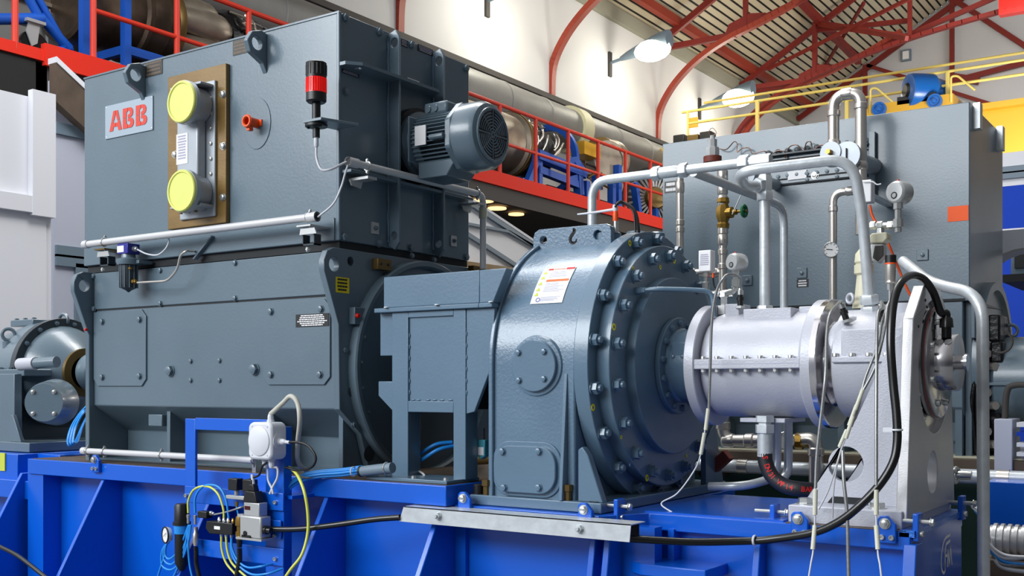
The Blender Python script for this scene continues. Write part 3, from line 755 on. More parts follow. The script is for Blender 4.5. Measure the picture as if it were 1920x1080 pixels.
def trolley():
    z0 = on_y(1700, 214, CY - 0.7).z
    y = CY - 0.75
    t = thing('crane_trolley', on_y(1710, 200, y), 'yellow crane trolley with blue hoist motor and blue wheels', 'trolley')
    a, b = on_y(1625, 200, y), on_y(1787, 180, y)
    MB().box(a.x, b.x, y, y + 1.4, z0 - 0.15, z0 + 0.28).obj('trolley_frame', 'crane', t)
    for px, py in ((1649, 205), (1753, 190)):
        p = on_y(px, py, y - 0.03)
        MB().lathe(p, (0, -1, 0), [(-0.05, 0.1), (-0.05, 0.145), (0.06, 0.145), (0.06, 0.11), (0.03, 0.1), (0.03, 0.05), (0.08, 0.04), (0.08, 0.001)], 24).obj('wheel', 'motor_blue', t)
    p = on_y(1702, 170, y + 0.05)
    ax = Vector((0.9, 0.75, 0.0)).normalized()
    MB().lathe(p, ax, [(-0.05, 0.001), (-0.05, 0.1), (0.0, 0.2), (0.0, 0.33), (0.08, 0.35), (0.5, 0.35), (0.56, 0.28), (0.7, 0.24), (0.7, 0.001)], 28).obj('hoist_motor', 'motor_blue', t)
    MB().lathe(p, ax, [(-0.07, 0.001), (-0.07, 0.12), (-0.02, 0.16)], 20).obj('motor_end', 'black', t)
    q = on_y(1747, 176, y + 0.1); MB().lathe(q, ax, [(0, 0.001), (0, 0.1), (0.2, 0.1), (0.2, 0.001)], 16).obj('brake_can', 'motor_blue', t)
    MB().box(p.x - 0.2, q.x + 0.1, y + 0.0, y + 0.5, z0 + 0.2, z0 + 0.36).obj('motor_seat', 'black', t)
    for px in (1632, 1783):
        c = on_y(px, 182, y); s = 1 if px > 1700 else 1
        MB().tube(fillet([(c.x, y, z0 + 0.1), (c.x, y, z0 + 0.62), (c.x + 0.12, y, z0 + 0.62), (c.x + 0.45, y, z0 + 0.28)], 0.08), 0.022, 8).obj('guard_hoop', 'crane_rail', t)
trolley()
for k, (px, py) in enumerate(((1272, 262), (1298, 262), (1322, 256))):
    p = on_y(px, py, CY - 0.9)
    m = MB().box(p.x - 0.14, p.x + 0.14, p.y, p.y + 0.3, p.z - 0.15, p.z + 0.12)
    tag(m.obj('crane_buffer', 'black' if k != 1 else 'dull_brass', None, 0.02), ['black buffer block at the crane end nearest the wall', 'small brassy buffer block between two black ones', 'black buffer block nearest the steam-pressure sensor'][k], 'buffer')
# ================================================================ THE MACHINE SET IN FRONT
AY, AZ = 3.41, 1.87            # shaft axis
def ang(a, r): a = math.radians(a); return AY - r * math.cos(a), AZ + r * math.sin(a)    # angle from the camera-side horizontal, upwards
def text_bars(b, O, U, W, w, h, rows, fill=(0.5, 0.95), seed=1, th=0.0006):
    """rows of tiny unreadable print as broken bars; O = upper left corner"""
    rnd = random.Random(seed); O = Vector(O); U = Vector(U).normalized(); W = Vector(W).normalized(); N = U.cross(W)
    for i in range(rows):
        L = w * rnd.uniform(*fill); x = (w - L) / 2; yy = h * (i + 0.5) / rows
        while x < (w + L) / 2 - 0.002:
            k = min(rnd.uniform(0.04, 0.12) * w, (w + L) / 2 - x)
            c = O + U * x - W * (yy + h / rows * 0.28); d = U * k; e = W * (h / rows * 0.56)
            b._add([c + N * th, c + d + N * th, c + d + e + N * th, c + e + N * th], [(0, 1, 2, 3)])
            x += k + 0.012 * w
    return b
def label_front(parent, px0, py0, px1, py1, Y, rows, base='label_black', ink='label_white', name='label', note=None, seed=1, fill=(0.5, 0.95)):
    a, b = on_y(px0, py0, Y), on_y(px1, py1, Y)
    o = MB().box(a.x, b.x, Y - 0.0015, Y, b.z, a.z).obj(name, base, parent)
    if note: o['label'] = note
    text_bars(MB(), (a.x + 0.003, Y - 0.0015, a.z - 0.002), (1, 0, 0), (0, 0, 1), b.x - a.x - 0.006, a.z - b.z - 0.004, rows, fill, seed).obj('print', ink, o, recalc=False)
    return o
def label_side(parent, px0, py0, px1, py1, X, rows, base='label_black', ink='label_white', name='label', note=None, seed=1, fill=(0.5, 0.95)):
    a, b = on_x(px0, py0, X), on_x(px1, py1, X)
    o = MB().box(X, X + 0.0015, a.y, b.y, b.z, a.z).obj(name, base, parent)
    if note: o['label'] = note
    text_bars(MB(), (X + 0.0015, a.y + 0.003, a.z - 0.002), (0, 1, 0), (0, 0, 1), b.y - a.y - 0.006, a.z - b.z - 0.004, rows, fill, seed).obj('print', ink, o, recalc=False)
    return o

# ---------------------------------------------------------------- cooler housing (upper box)
CX0, CX1, CY0, CY1, CZ0, CZ1 = -4.322, -2.775, 2.947, 3.747, 2.316, 3.175
TXX = xy(596, 2.83)
def cooler():
    t = thing('cooler_housing', (-3.55, 3.35, CZ0), 'big grey-blue sheet steel cooler housing with a red lettered logo plate', 'machine housing')
    b = MB().box(CX0, CX1, CY0, CY1, CZ0 + 0.02, CZ1)
    b.obj('shell', 'paint', t, 0.004)
    MB().box(CX0 + 0.01, CX1 - 0.01, CY0 + 0.012, CY1, CZ0 - 0.012, CZ0 + 0.02).obj('bottom_seal', 'seam', t)
    MB().box(CX0, CX1 + 0.002, CY0 - 0.004, CY0, CZ1 - 0.004, CZ1 + 0.003).obj('top_edge', 'paint', t)
    MB().box(CX1 - 0.012, CX1 + 0.003, CY0 - 0.003, CY0 + 0.012, CZ0 + 0.02, CZ1 + 0.003).obj('corner_bead', 'paint', t, 0.004)
    # raised lower lip on the front face
    MB().box(CX0 + 0.005, CX1 - 0.02, CY0 - 0.006, CY0, CZ0 + 0.02, CZ0 + 0.105).obj('front_lip', 'paint', t, 0.003)
    # upright flat-bar ribs on the right end
    for px0, px1, ty, by in ((729, 750, 54, 468), (813, 833, 90, 482)):
        Y = yx(px0, CX1); x1 = xy(px1, Y); za, zb = on_y(px1, ty, Y).z, on_y(px1, by, Y).z
        w = x1 - CX1
        pts = [(CX1 - 0.001, zb + 0.02), (CX1 + w * 0.6, zb), (x1, zb + 0.03), (x1, za - 0.03), (CX1 + w * 0.65, za), (CX1 - 0.001, za - 0.015)]
        h1 = circle(CX1 + w * 0.55, za - 0.05, 0.019, 16); h2 = circle(CX1 + w * 0.55, zb + 0.055, 0.016, 16)
        MB().prism(pts, 'Y', Y - 0.006, Y + 0.006, [h1, h2]).obj('lifting_rib', 'paint', t, 0.002)
        wl = MB(); z = zb + 0.03; P = []
        while z < min(za, CZ1) - 0.02: P.append((CX1 + 0.004, Y - 0.008, z)); z += 0.022
        wl.tube([(a + random.uniform(-.002, .002), b_, c) for a, b_, c in P], 0.005, 6).obj('weld_seam', 'paint_rough', t)
    # horizontal shelf and lower stiffener on the right end
    z = on_x(690, 160, CX1).z
    p = [(CX1, CY0 + 0.0), (CX1 + 0.03, CY0 + 0.0), (CX1 + 0.07, CY0 + 0.05), (CX1 + 0.075, CY1 - 0.3), (CX1, CY1 - 0.25)]
    MB().prism(p, 'Z', 2.978, 2.99, [circle(CX1 + 0.03, CY0 + 0.07, 0.014, 14)]).obj('side_shelf', 'paint', t, 0.002)
    z2 = on_x(700, 336, CX1).z
    MB().box(CX1, CX1 + 0.05, CY0 + 0.01, yx(870, CX1), z2 - 0.006, z2 + 0.006).obj('side_stiffener', 'paint', t, 0.002)
    for px, py in ((647, 33), (711, 60), (771, 84), (873, 128), (648, 172), (645, 444), (710, 456), (770, 465), (873, 482)):
        fast(t, 'hex', on_x(px, py, CX1), SIDE, 0.0125, 'paint')
    # lugs standing off the front face
    for (px, py, nx) in ((270, 148, 'a'), (497, 90, 'b')):
        c = on_y(px, py, CY0); x = c.x; z = c.z
        pts = [(CY0, z + 0.052), (CY0 - 0.03, z + 0.06), (CY0 - 0.075, z + 0.045), (CY0 - 0.1, z + 0.005), (CY0 - 0.085, z - 0.035), (CY0 - 0.02, z - 0.065), (CY0, z - 0.1)]
        MB().prism(pts, 'X', x - 0.012, x + 0.012, [circle(CY0 - 0.05, z + 0.004, 0.026, 20)]).obj('lifting_lug', 'paint', t, 0.003)
    label_front(t, 273, 117, 305, 138, CY0 - 0.0005, 4, 'label_grey', 'channel', seed=2, fill=(0.8, 0.98))
    label_front(t, 437, 78, 465, 98, CY0 - 0.0005, 4, 'label_grey', 'channel', seed=3, fill=(0.8, 0.98))
    label_side(t, 640, 128, 673, 147, CX1 + 0.0005, 4, 'label_black', 'ink_grey', seed=4, fill=(0.8, 0.98))
    label_side(t, 751, 72, 764, 90, CX1 + 0.0005, 4, 'label_black', 'ink_grey', seed=5, fill=(0.8, 0.98))
    label_side(t, 783, 82, 811, 106, CX1 + 0.0005, 4, 'label_black', 'ink_grey', seed=6, fill=(0.8, 0.98))
    label_side(t, 764, 145, 786, 159, CX1 + 0.0005, 1, 'label_white', 'ink_black', seed=7, fill=(0.8, 0.98))
    # logo plate with red split lettering
    a, b = on_y(199, 200, CY0), on_y(288, 243, CY0)
    pl = MB().box(a.x, b.x, CY0 - 0.005, CY0, on_y(199, 262, CY0).z, a.z).obj('logo_plate', 'plate_grey', t, 0.001)
    pl['label'] = 'pale grey plate with red ABB letters'
    zc = (on_y(199, 262, CY0).z + a.z) / 2; W = b.x - a.x; H = a.z - on_y(199, 262, CY0).z
    for sx in (a.x + 0.008, b.x - 0.008):
        for sz in (zc - H / 2 + 0.008, zc + H / 2 - 0.008): fast(t, 'rivet', (sx, CY0 - 0.005, sz), FRONT, 0.0035, 'zinc')
    m = MB(); h = H * 0.6; z0 = zc - h / 2; g = 0.0022; lw = W * 0.235; x0 = a.x + W * 0.115; y0, y1 = CY0 - 0.0068, CY0 - 0.005
    def pc(pts): m.prism(pts, 'Y', y0, y1)
    # A : two legs, two cross pieces, split at mid height and down the middle
    cx = x0 + lw / 2; mz = z0 + h * 0.5
    def lerp(u, v, k): return u + (v - u) * k
    for s in (-1, 1):
        bo, bi = cx + s * lw * 0.56, cx + s * lw * 0.25      # foot outer / inner
        to, ti = cx + s * lw * 0.2, cx + s * g / 2            # head outer / centre split
        zl = z0; zm0, zm1 = mz - g / 2, mz + g / 2; zt = z0 + h
        fo = lambda zz: lerp(bo, to, (zz - z0) / h)
        pc([(bo, zl), (bi, zl), (lerp(bi, cx + s * lw * 0.18, 1), z0 + h * 0.2), (cx + s * g / 2, z0 + h * 0.2), (cx + s * g / 2, zm0 - h * 0.1), (fo(zm0 - h * 0.1) - s * 0, zm0 - h * 0.1)])
        pc([(fo(zm0 - h * 0.1 + 0.0004), zm0 - h * 0.1 + 0.0004), (cx + s * lw * 0.2, zm0 - h * 0.1 + 0.0004), (cx + s * lw * 0.17, zm0), (fo(zm0), zm0)])
        pc([(fo(zm1), zm1), (cx + s * lw * 0.15, zm1), (cx + s * g / 2, z0 + h * 0.8), (ti, zt), (to, zt)])
    for k in (1, 2):
        bx = x0 + k * lw * 1.16; sp = bx + lw * 0.44
        # stem, split crosswise
        pc([(bx, z0), (sp - g / 2, z0), (sp - g / 2, z0 + h * 0.2), (bx + lw * 0.33, z0 + h * 0.2), (bx + lw * 0.33, mz - g / 2), (bx, mz - g / 2)])
        pc([(bx, mz + g / 2), (bx + lw * 0.33, mz + g / 2), (bx + lw * 0.33, z0 + h * 0.8), (sp - g / 2, z0 + h * 0.8), (sp - g / 2, z0 + h), (bx, z0 + h)])
        for (zb, zt, rx) in ((z0, mz - g / 2, 0.52), (mz + g / 2, z0 + h, 0.46)):
            cc = (zb + zt) / 2; ro = (zt - zb) / 2; ex = lw * rx - ro
            outer = [(sp + g / 2, zb)] + [(sp + g / 2 + max(ex, 0) + ro * math.cos(q), cc + ro * math.sin(q)) for q in [(-90 + 18 * i) * math.pi / 180 for i in range(11)]] + [(sp + g / 2, zt)]
            ri = ro * 0.38
            inner = [(sp + g / 2, cc + ri)] + [(sp + g / 2 + max(ex, 0) * 0.4 + ri * math.cos(q), cc + ri * math.sin(q)) for q in [(90 - 18 * i) * math.pi / 180 for i in range(11)]] + [(sp + g / 2, cc - ri)]
            # ring as strips
            o2 = outer; i2 = inner[::-1]
            for i in range(len(o2) - 1):
                pc([o2[i], o2[i + 1], i2[i + 1], i2[i]])
            pc([(sp + g / 2, zb), (sp + g / 2 + 0.001, zb), (sp + g / 2 + 0.001, zb + 0.001)])
    m.obj('lettering', 'logo_red', pl)
    # terminal plate: brown board, cast box, two pale yellow caps
    c0, c1 = on_y(322, 147, CY0), on_y(431, 418, CY0)
    bz = on_y(322, 432, CY0).z; tz = c0.z
    bd = MB().box(c0.x, c1.x, CY0 - 0.02, CY0, bz, tz).obj('mounting_board', 'brown_board', t, 0.003); bd['label'] = 'varnished brown board'
    YB = CY0 - 0.02
    for px, py in ((419, 177), (419, 274), (419, 370), (329, 290)):
        p = on_y(px, py, YB); fast(t, 'hex', p, FRONT, 0.0115, 'zinc')
    g0, g1 = on_y(341, 160, YB), on_y(407, 400, YB)
    gz1, gz0 = on_y(405, 143, YB - 0.04).z, on_y(341, 414, YB).z
    MB().box(g0.x, g1.x, YB - 0.012, YB, gz0, gz1).obj('terminal_base', 'grey_cast', t, 0.004)
    MB().box(g0.x + 0.035, g1.x - 0.05, YB - 0.055, YB - 0.012, gz0 + 0.05, gz1 - 0.035).obj('terminal_box', 'grey_cast', t, 0.008)
    MB().box(g0.x + 0.02, g1.x - 0.008, YB - 0.075, YB - 0.012, gz1 - 0.028, gz1 - 0.018).obj('flange_strip', 'grey_cast', t, 0.002)
    MB().box(g0.x + 0.02, g1.x - 0.008, YB - 0.075, YB - 0.012, gz0 + 0.035, gz0 + 0.045).obj('flange_strip', 'grey_cast', t, 0.002)
    for i in range(7):
        z = gz1 - 0.07 - i * (gz1 - gz0 - 0.1) / 7.3; fast(t, 'hex', (g1.x - 0.022, YB - 0.012, z), FRONT, 0.007, 'zinc')
    for i in range(3):
        fast(t, 'hex', (g0.x + 0.05 + i * 0.045, YB - 0.045, gz1 - 0.018), UP, 0.0055, 'dull_brass' if i < 2 else 'zinc'); fast(t, 'hex', (g0.x + 0.05 + i * 0.045, YB - 0.045, gz0 + 0.018), UP, 0.006, 'dull_brass')
    lb = MB().box(g0.x + 0.036, g0.x + 0.105, YB - 0.0565, YB - 0.055, on_y(350, 307, YB - .05).z, on_y(350, 250, YB - .05).z).obj('rating_label', 'label_white', t); lb['label'] = 'cream rating label between the caps'
    text_bars(MB(), (g0.x + 0.039, YB - 0.0566, on_y(350, 252, YB - .05).z), (1, 0, 0), (0, 0, 1), 0.063, 0.1, 9, (0.7, 0.95), 9).obj('print', 'ink_grey', lb, recalc=False)
    for px, py in ((338, 190), (338, 357)):
        p = on_y(px, py, CY0 - 0.135); r = 0.082
        MB().lathe(p, (0, 1, 0), [(0.012, r + 0.004), (0.03, r + 0.004), (0.03, r - 0.008), (0.10, r - 0.012)], 40).obj('gland_body', 'grey_cast', t)
        cp = MB().lathe(p, (0, 1, 0), [(0.004, 0.001), (0.004, r - 0.012), (0, r - 0.009), (0, r - 0.002), (0.004, r + 0.001), (0.014, r + 0.001)], 44).obj('cap', 'yellow_cap', t); cp['label'] = 'pale yellow round protection cap'
    # orange plug on an oval wear plate
    p = on_y(483, 232, CY0)
    MB().prism([(p.x + 0.075 * math.cos(a), p.z + 0.1 * math.sin(a)) for a in [2 * math.pi * i / 24 for i in range(24)]], 'Y', CY0 - 0.003, CY0).obj('oval_patch', 'paint', t, 0.002)
    pg = MB().tube([(p.x, CY0, p.z), (p.x, CY0 - 0.055, p.z)], 0.018, 14, cap=False)
    pg.torus((p.x, CY0 - 0.055, p.z), (0, 1, 0), 0.02, 0.006, 20, 6); pg.box(p.x - 0.008, p.x + 0.008, CY0 - 0.05, CY0 - 0.03, p.z - 0.035, p.z - 0.018); pg.box(p.x - 0.02, p.x + 0.03, CY0 - 0.008, CY0, p.z - 0.012, p.z + 0.012)
    q = pg.obj('transport_plug', 'orange_plastic', t); q['label'] = 'small orange plastic plug'
    # bracket of the signal tower
    MB().prism([(TXX - 0.045, 2.80), (TXX + 0.045, 2.80), (TXX + 0.09, CY0), (TXX - 0.02, CY0)], 'Z', 2.742, 2.752).obj('tower_bracket', 'paint', t, 0.001)
    # earthing pads on the right end
    for px, py in ((702, 428), (849, 452)):
        p = on_x(px, py, CX1); MB().box(CX1, CX1 + 0.006, p.y - 0.02, p.y + 0.02, p.z - 0.022, p.z + 0.022).obj('earth_pad', 'light_metal', t); fast(t, 'nut', (CX1 + 0.006, p.y, p.z), SIDE, 0.007, 'paint')
    return t
cooler()

# ---------------------------------------------------------------- motor body underneath
def motor():
    t = thing('electric_motor', (-3.5, AY, 1.47), 'long grey-blue electric motor body carrying the cooler housing', 'motor')
    F0 = 2.955; X0, X1 = -4.262, -2.79
    prof = [(F0, 2.30), (F0, 1.715), (F0 + 0.02, 1.70), (3.13, 1.60), (3.13, 1.47), (3.69, 1.47), (3.69, 1.60), (3.85, 1.70), (3.865, 1.715), (3.865, 2.30)]
    MB().prism(prof, 'X', X0, X1).obj('body', 'paint', t, 0.004)
    zs = 2.137
    MB().box(X0 + 0.01, X1, F0 - 0.006, F0, zs + 0.002, 2.30).obj('upper_strip', 'paint', t, 0.003)
    MB().box(X0 + 0.01, X1, F0 - 0.0015, F0, zs - 0.004, zs + 0.002).obj('seam', 'seam', t)
    # end plates with lifting ears
    for X, side in ((-4.29, 'L'), (-2.79, 'R')):
        ear = [(2.93, 2.025), (2.856, 2.215), (2.855, 2.255), (2.872, 2.29), (2.905, 2.305)]
        pts = [(2.93, 1.47), (2.93, 1.60)] + ear + [(3.89, 2.305), (3.96, 2.25), (3.89, 2.0), (3.89, 1.47)] if side == 'L' else [(2.935, 1.715)] + ear + [(3.89, 2.305), (3.96, 2.25), (3.89, 2.0), (3.89, 1.47), (3.10, 1.47), (3.05, 1.62)]
        holes = [circle(2.907, 2.243, 0.026, 20)]
        if side == 'R': holes += [circle(2.995, 2.262, 0.017, 18)]
        MB().prism(pts, 'X', X, X + 0.028, holes).obj('end_plate', 'paint', t, 0.003)
    XR = -2.762
    # feet gussets below the crease
    for px in (172, 318, 510, 640):
        x = xy(px, 3.0)
        MB().prism([(2.985, 1.70), (2.985, 1.47), (3.14, 1.47), (3.14, 1.62)], 'X', x, x + 0.022, [circle(3.05, 1.535, 0.022, 16)] if px in (172,) else []).obj('foot_gusset', 'paint', t, 0.002)
    MB().box(X0, X1, 2.97, 3.2, 1.472, 1.482).obj('foot_flange', 'paint', t, 0.002)
    # inspection covers, octagonal corners
    for (x0, x1, y0, y1) in ((178, 276, 582, 721), (495, 621, 562, 724)):
        a = on_y(x0, 600, F0); b = on_y(x1, 600, F0); zt = on_y((x0 + x1) / 2, (y0 + y1) / 2 - 71 if x0 < 300 else 563, F0).z
        zt = 2.128 if x0 < 300 else 2.125; zb = 1.80 if x0 < 300 else 1.805
        k = 0.03; c = 0.0 if x0 < 300 else k
        pts = [(a.x + c, zt), (b.x - k, zt), (b.x, zt - k), (b.x, zb + k), (b.x - k, zb), (a.x + k, zb), (a.x, zb + k), (a.x, zt - c)]
        pts = [p for i, p in enumerate(pts) if p != pts[i - 1]]
        o = MB().prism(pts, 'Y', F0 - 0.007, F0).obj('inspection_cover', 'paint', t, 0.002)
        for px, py in (((192, 603), (262, 599), (192, 707), (262, 705)) if x0 < 300 else ((508, 584), (602, 579), (508, 702), (600, 702))):
            fast(o, 'hex', on_y(px, py, F0 - 0.007), FRONT, 0.0115, 'paint')
    for px, py, r in ((320, 695, 0.0195), (478, 692, 0.0195), (358, 677, 0.0085), (412, 676, 0.0085), (358, 713, 0.0085), (412, 713, 0.0085)):
        fast(t, 'hex', on_y(px, py, F0), FRONT, r, 'paint')
    for px, py in ((177, 579), (301, 569), (441, 559), (301, 507), (441, 493), (176, 518)):
        fast(t, 'hex', on_y(px, py, F0 - 0.006), FRONT, 0.0095, 'paint')
    label_front(t, 555, 590, 617, 611, F0 - 0.0075, 6, note='black label with white print', seed=12)
    # right-hand end: bell ring, bolts and small fittings
    ym, zm = AY, AZ
    r = 0.43
    MB().lathe((XR, ym, zm), (1, 0, 0), [(-0.001, r), (0.035, r), (0.04, r - 0.006), (0.04, r - 0.022), (0.03, r - 0.03), (0.012, r - 0.03), (0.012, 0.001)], 64).obj('bell_ring', 'paint', t)
    for a in (8, 60, 82, 100, -28): 
        y, z = ang(a, r + 0.022); fast(t, 'hex', (XR, y, z), SIDE, 0.009, 'paint')
    for a in (-12, 3, 18, -27): y, z = ang(a, r - 0.06); fast(t, 'rivet', (XR + 0.012, y, z), SIDE, 0.006, 'zinc')
    for px, py in ((707, 496), (885, 508)):
        p = on_x(px, py, XR + 0.0); MB().box(XR, XR + 0.03, p.y - 0.028, p.y + 0.05, p.z - 0.022, p.z + 0.02).obj('terminal_block', 'dull_brass', t, 0.002)
        for dy in (-0.01, 0.03): fast(t, 'rivet', (XR + 0.03, p.y + dy, p.z), SIDE, 0.006, 'ink_black')
    p = on_x(661, 592, XR)
    pb = MB().box(XR, XR + 0.03, p.y - 0.02, p.y + 0.045, p.z - 0.033, p.z + 0.03).obj('sensor_plate', 'paint', t, 0.002)
    q = on_x(669, 592, XR + 0.03); MB().lathe(q, SIDE, [(0, 0.009), (0.012, 0.008), (0.014, 0.001)], 14).obj('red_knob', 'red', t)
    MB().lathe((XR, yx(708, XR) - 0.05, 1.545), (1, 0, 0), [(0, 0.03), (0.003, 0.03), (0.003, 0.001)], 20).obj('foot_hole_cap', 'paint_dark', t)
    tg = MB(); a, b = on_x(630, 520, XR + 0.001), on_x(655, 549, XR + 0.001)
    tg.box(XR, XR + 0.0015, 2.915, 2.985, on_x(640, 549, XR).z, on_x(640, 520, XR).z); g = tg.obj('warning_tag', 'yellow_tag', t, 0.0); g['label'] = 'yellow tag with small black print'
    text_bars(MB(), (XR + 0.0015, 2.918, on_x(640, 521, XR).z), (0, 1, 0), (0, 0, 1), 0.06, 0.05, 4, (0.7, 0.95), 5).obj('print', 'ink_black', g, recalc=False)
    label_side(t, 777, 502, 797, 516, XR + 0.002, 2, seed=15)
    p = on_x(651, 750, XR)
    MB().lathe((XR, 3.0, 1.78 + 0.0), (1, 0, 0), [(0, 0.02), (0.004, 0.02), (0.004, 0.001)], 18).obj('plug', 'paint_dark', t)
    # terminal bracket hanging between the feet
    p = on_y(303, 790, 3.0); MB().box(p.x - 0.05, p.x + 0.04, 2.97, 3.05, p.z - 0.02, p.z + 0.03).obj('bracket', 'paint', t, 0.003)
motor()
for px, py, X, lab in ((168, 618, -4.27, 0, ),):
    p = on_x(px - 6, py, -4.262)
    tag(MB().lathe((-4.262, 2.92, p.z), (0, -1, 0), [(0, 0.006), (0.012, 0.006), (0.014, 0.001)], 12).obj('indicator_knob', 'red'), 'tiny red knob at the left edge of the motor body', 'knob')

# ---------------------------------------------------------------- fan motor on the cooler
def fan_motor():
    c = Vector((CX1, 3.373, 2.754))
    t = thing('fan_motor', c, 'finned blue-grey fan motor with a round slotted cowl flanged to the cooler housing', 'motor')
    # black wire mesh ring and flange against the housing
    yb, zb = c.y, c.z
    r = 0.125
    MB().lathe((CX1, yb, zb), SIDE, [(0, 0.17), (0.05, 0.17), (0.05, 0.12)], 40).obj('mounting_flange', 'black', t)
    MB().lathe((CX1 + 0.05, yb, zb), SIDE, [(0, 0.15), (0.02, 0.15), (0.03, 0.128), (0.1, 0.122)], 40).obj('end_shield', 'paint', t)
    for k in range(4):
        a = math.pi / 4 + k * math.pi / 2; fast(t, 'hex', (CX1 + 0.07, yb + 0.14 * math.cos(a), zb + 0.14 * math.sin(a)), SIDE, 0.01, 'paint')
    xb = CX1 + 0.10; L = 0.235
    MB().lathe((xb, yb, zb), SIDE, [(0, 0.105), (L, 0.105)], 32).obj('stator_body', 'paint_dark', t)
    fins = MB()
    for k in range(44):
        a = 2 * math.pi * k / 44
        if 62 < (math.degrees(a)) % 360 < 118: continue
        e = Vector((0, math.cos(a), math.sin(a))); f = Vector((0, -math.sin(a), math.cos(a)))
        q = Vector((xb, yb, zb)) + e * 0.1
        fins._add([q - f * 0.0022, q + f * 0.0022, q + e * 0.034 + f * 0.0018, q + e * 0.034 - f * 0.0018] + [v + Vector((L, 0, 0)) for v in (q - f * 0.0022, q + f * 0.0022, q + e * 0.034 + f * 0.0018, q + e * 0.034 - f * 0.0018)],
                  [(0, 1, 2, 3), (4, 7, 6, 5), (0, 4, 5, 1), (1, 5, 6, 2), (2, 6, 7, 3), (3, 7, 4, 0)])
    fins.obj('cooling_fins', 'paint', t)
    MB().box(xb + 0.04, xb + 0.19, yb - 0.075, yb + 0.075, zb + 0.11, zb + 0.165).obj('terminal_box', 'paint', t, 0.012)
    for dx in (0.075, 0.12): MB().lathe((xb + dx, yb - 0.075, zb + 0.135), FRONT, [(0, 0.016), (0.006, 0.014), (0.006, 0.001)], 16).obj('knockout', 'paint', t)
    pl = MB().box(xb + 0.045, xb + 0.115, yb - 0.142, yb - 0.136, zb - 0.035, zb + 0.05).obj('nameplate', 'label_white', t); pl['label'] = 'white blank nameplate'
    MB().box(xb, xb + 0.01, yb - 0.145, yb + 0.145, zb - 0.1, zb + 0.1).obj('shield_rim', 'paint', t, 0.02)
    xs = xb + L
    hexpts = [(yb + 0.158 * math.cos(math.pi / 8 + k * math.pi / 4), zb + 0.158 * math.sin(math.pi / 8 + k * math.pi / 4)) for k in range(8)]
    MB().prism(hexpts, 'X', xs, xs + 0.04).obj('rear_shield', 'paint', t, 0.008)
    MB().lathe((xs + 0.04, yb, zb), SIDE, [(0, 0.15), (0.10, 0.147), (0.125, 0.135), (0.135, 0.115), (0.135, 0.001)], 48).obj('fan_cowl', 'paint', t)
    MB().lathe((xs + 0.1751, yb, zb), SIDE, [(0, 0.108), (0.001, 0.108), (0.001, 0.001)], 40).obj('cowl_opening', 'black', t)
    g = MB()
    for k in range(1, 9):
        rr = 0.013 * k
        for a0 in (0.12, 1.69, 3.26, 4.83):
            g.torus((xs + 0.178, yb, zb), SIDE, rr, 0.0034, 10, 6, a0, a0 + 1.33)
    for a in range(4): g.bar((xs + 0.178, yb, zb), (xs + 0.178, yb + 0.108 * math.cos(a * math.pi / 2), zb + 0.108 * math.sin(a * math.pi / 2)), 0.004, 0.006)
    for a in range(4): g.bar((xs + 0.178, yb, zb), (xs + 0.178, yb + 0.108 * math.cos(a * math.pi / 2 + .785), zb + 0.108 * math.sin(a * math.pi / 2 + .785)), 0.004, 0.004)
    g.torus((xs + 0.178, yb, zb), SIDE, 0.112, 0.006, 40, 8)
    g.obj('cowl_grille', 'paint', t)
    MB().cyl((xb + 0.15, yb - 0.15, zb - 0.01), (xs, yb - 0.15, zb - 0.01), 0.012, n=10).obj('shield_lug', 'paint', t)
    MB().prism([(xb + 0.02, zb - 0.17), (xb + 0.2, zb - 0.17), (xb + 0.26, zb - 0.1), (xb + 0.02, zb - 0.1)], 'Y', yb - 0.09, yb + 0.09).obj('foot', 'paint', t, 0.004)
    t.scale = (0.76, 0.88, 0.88)
fan_motor()

# ---------------------------------------------------------------- signal tower
def signal_tower():
    Y = 2.83; x = xy(593, Y); z = lambda py: on_y(593, py, Y).z
    t = thing('signal_tower', (x, Y, z(250)), 'black and red signal tower lamp on a short pole beside the housing corner', 'signal lamp')
    r = 0.0365
    MB().lathe((x, Y, z(147)), UP, [(0, r), (z(122) - z(147), r), (z(119) - z(147), r + 0.001), (z(117) - z(147), r - 0.004), (z(117) - z(147), 0.001)], 28).obj('top_cap', 'black', t)
    m = MB()
    for k in range(18):
        a = 2 * math.pi * k / 18; m.cyl((x + r * math.cos(a), Y + r * math.sin(a), z(142)), (x + r * math.cos(a), Y + r * math.sin(a), z(122)), 0.0022, n=6)
    m.obj('cap_ribs', 'black', t)
    l = MB().lathe((x, Y, z(175)), UP, [(0, r), (z(147) - z(175), r - 0.001)], 32)
    for k in range(28):
        a = 2 * math.pi * k / 28; l.cyl((x + r * math.cos(a), Y + r * math.sin(a), z(174)), (x + r * math.cos(a), Y + r * math.sin(a), z(148)), 0.0016, n=5)
    o = l.obj('lens', 'lamp_red', t); o['label'] = 'red ribbed lens'
    MB().lathe((x, Y, z(193)), UP, [(0, r - 0.006), (0.006, r), (z(175) - z(193), r)], 28).obj('socket', 'black', t)
    MB().cyl((x, Y, z(230)), (x, Y, z(193)), 0.0155, n=18).obj('pole', 'black', t)
    MB().lathe((x, Y, z(238)), UP, [(0, 0.04), (0.008, 0.04), (0.014, 0.022), (0.02, 0.022)], 26).obj('foot_flange', 'black', t)
    for dx in (-0.03, 0.03): fast(t, 'hex', (x + dx, Y - 0.01, z(238)), (0, 0, -1), 0.005, 'black')
    MB().cyl((x, Y, z(258)), (x, Y, z(240)), 0.013, n=14).obj('cable_gland', 'black', t)
    MB().lathe((x, Y, z(276)), UP, [(0, 0.006), (0.004, 0.0085), (z(258) - z(276), 0.0085)], 14).obj('plug', 'white_plastic', t)
    return x, Y
TX, TY = signal_tower()
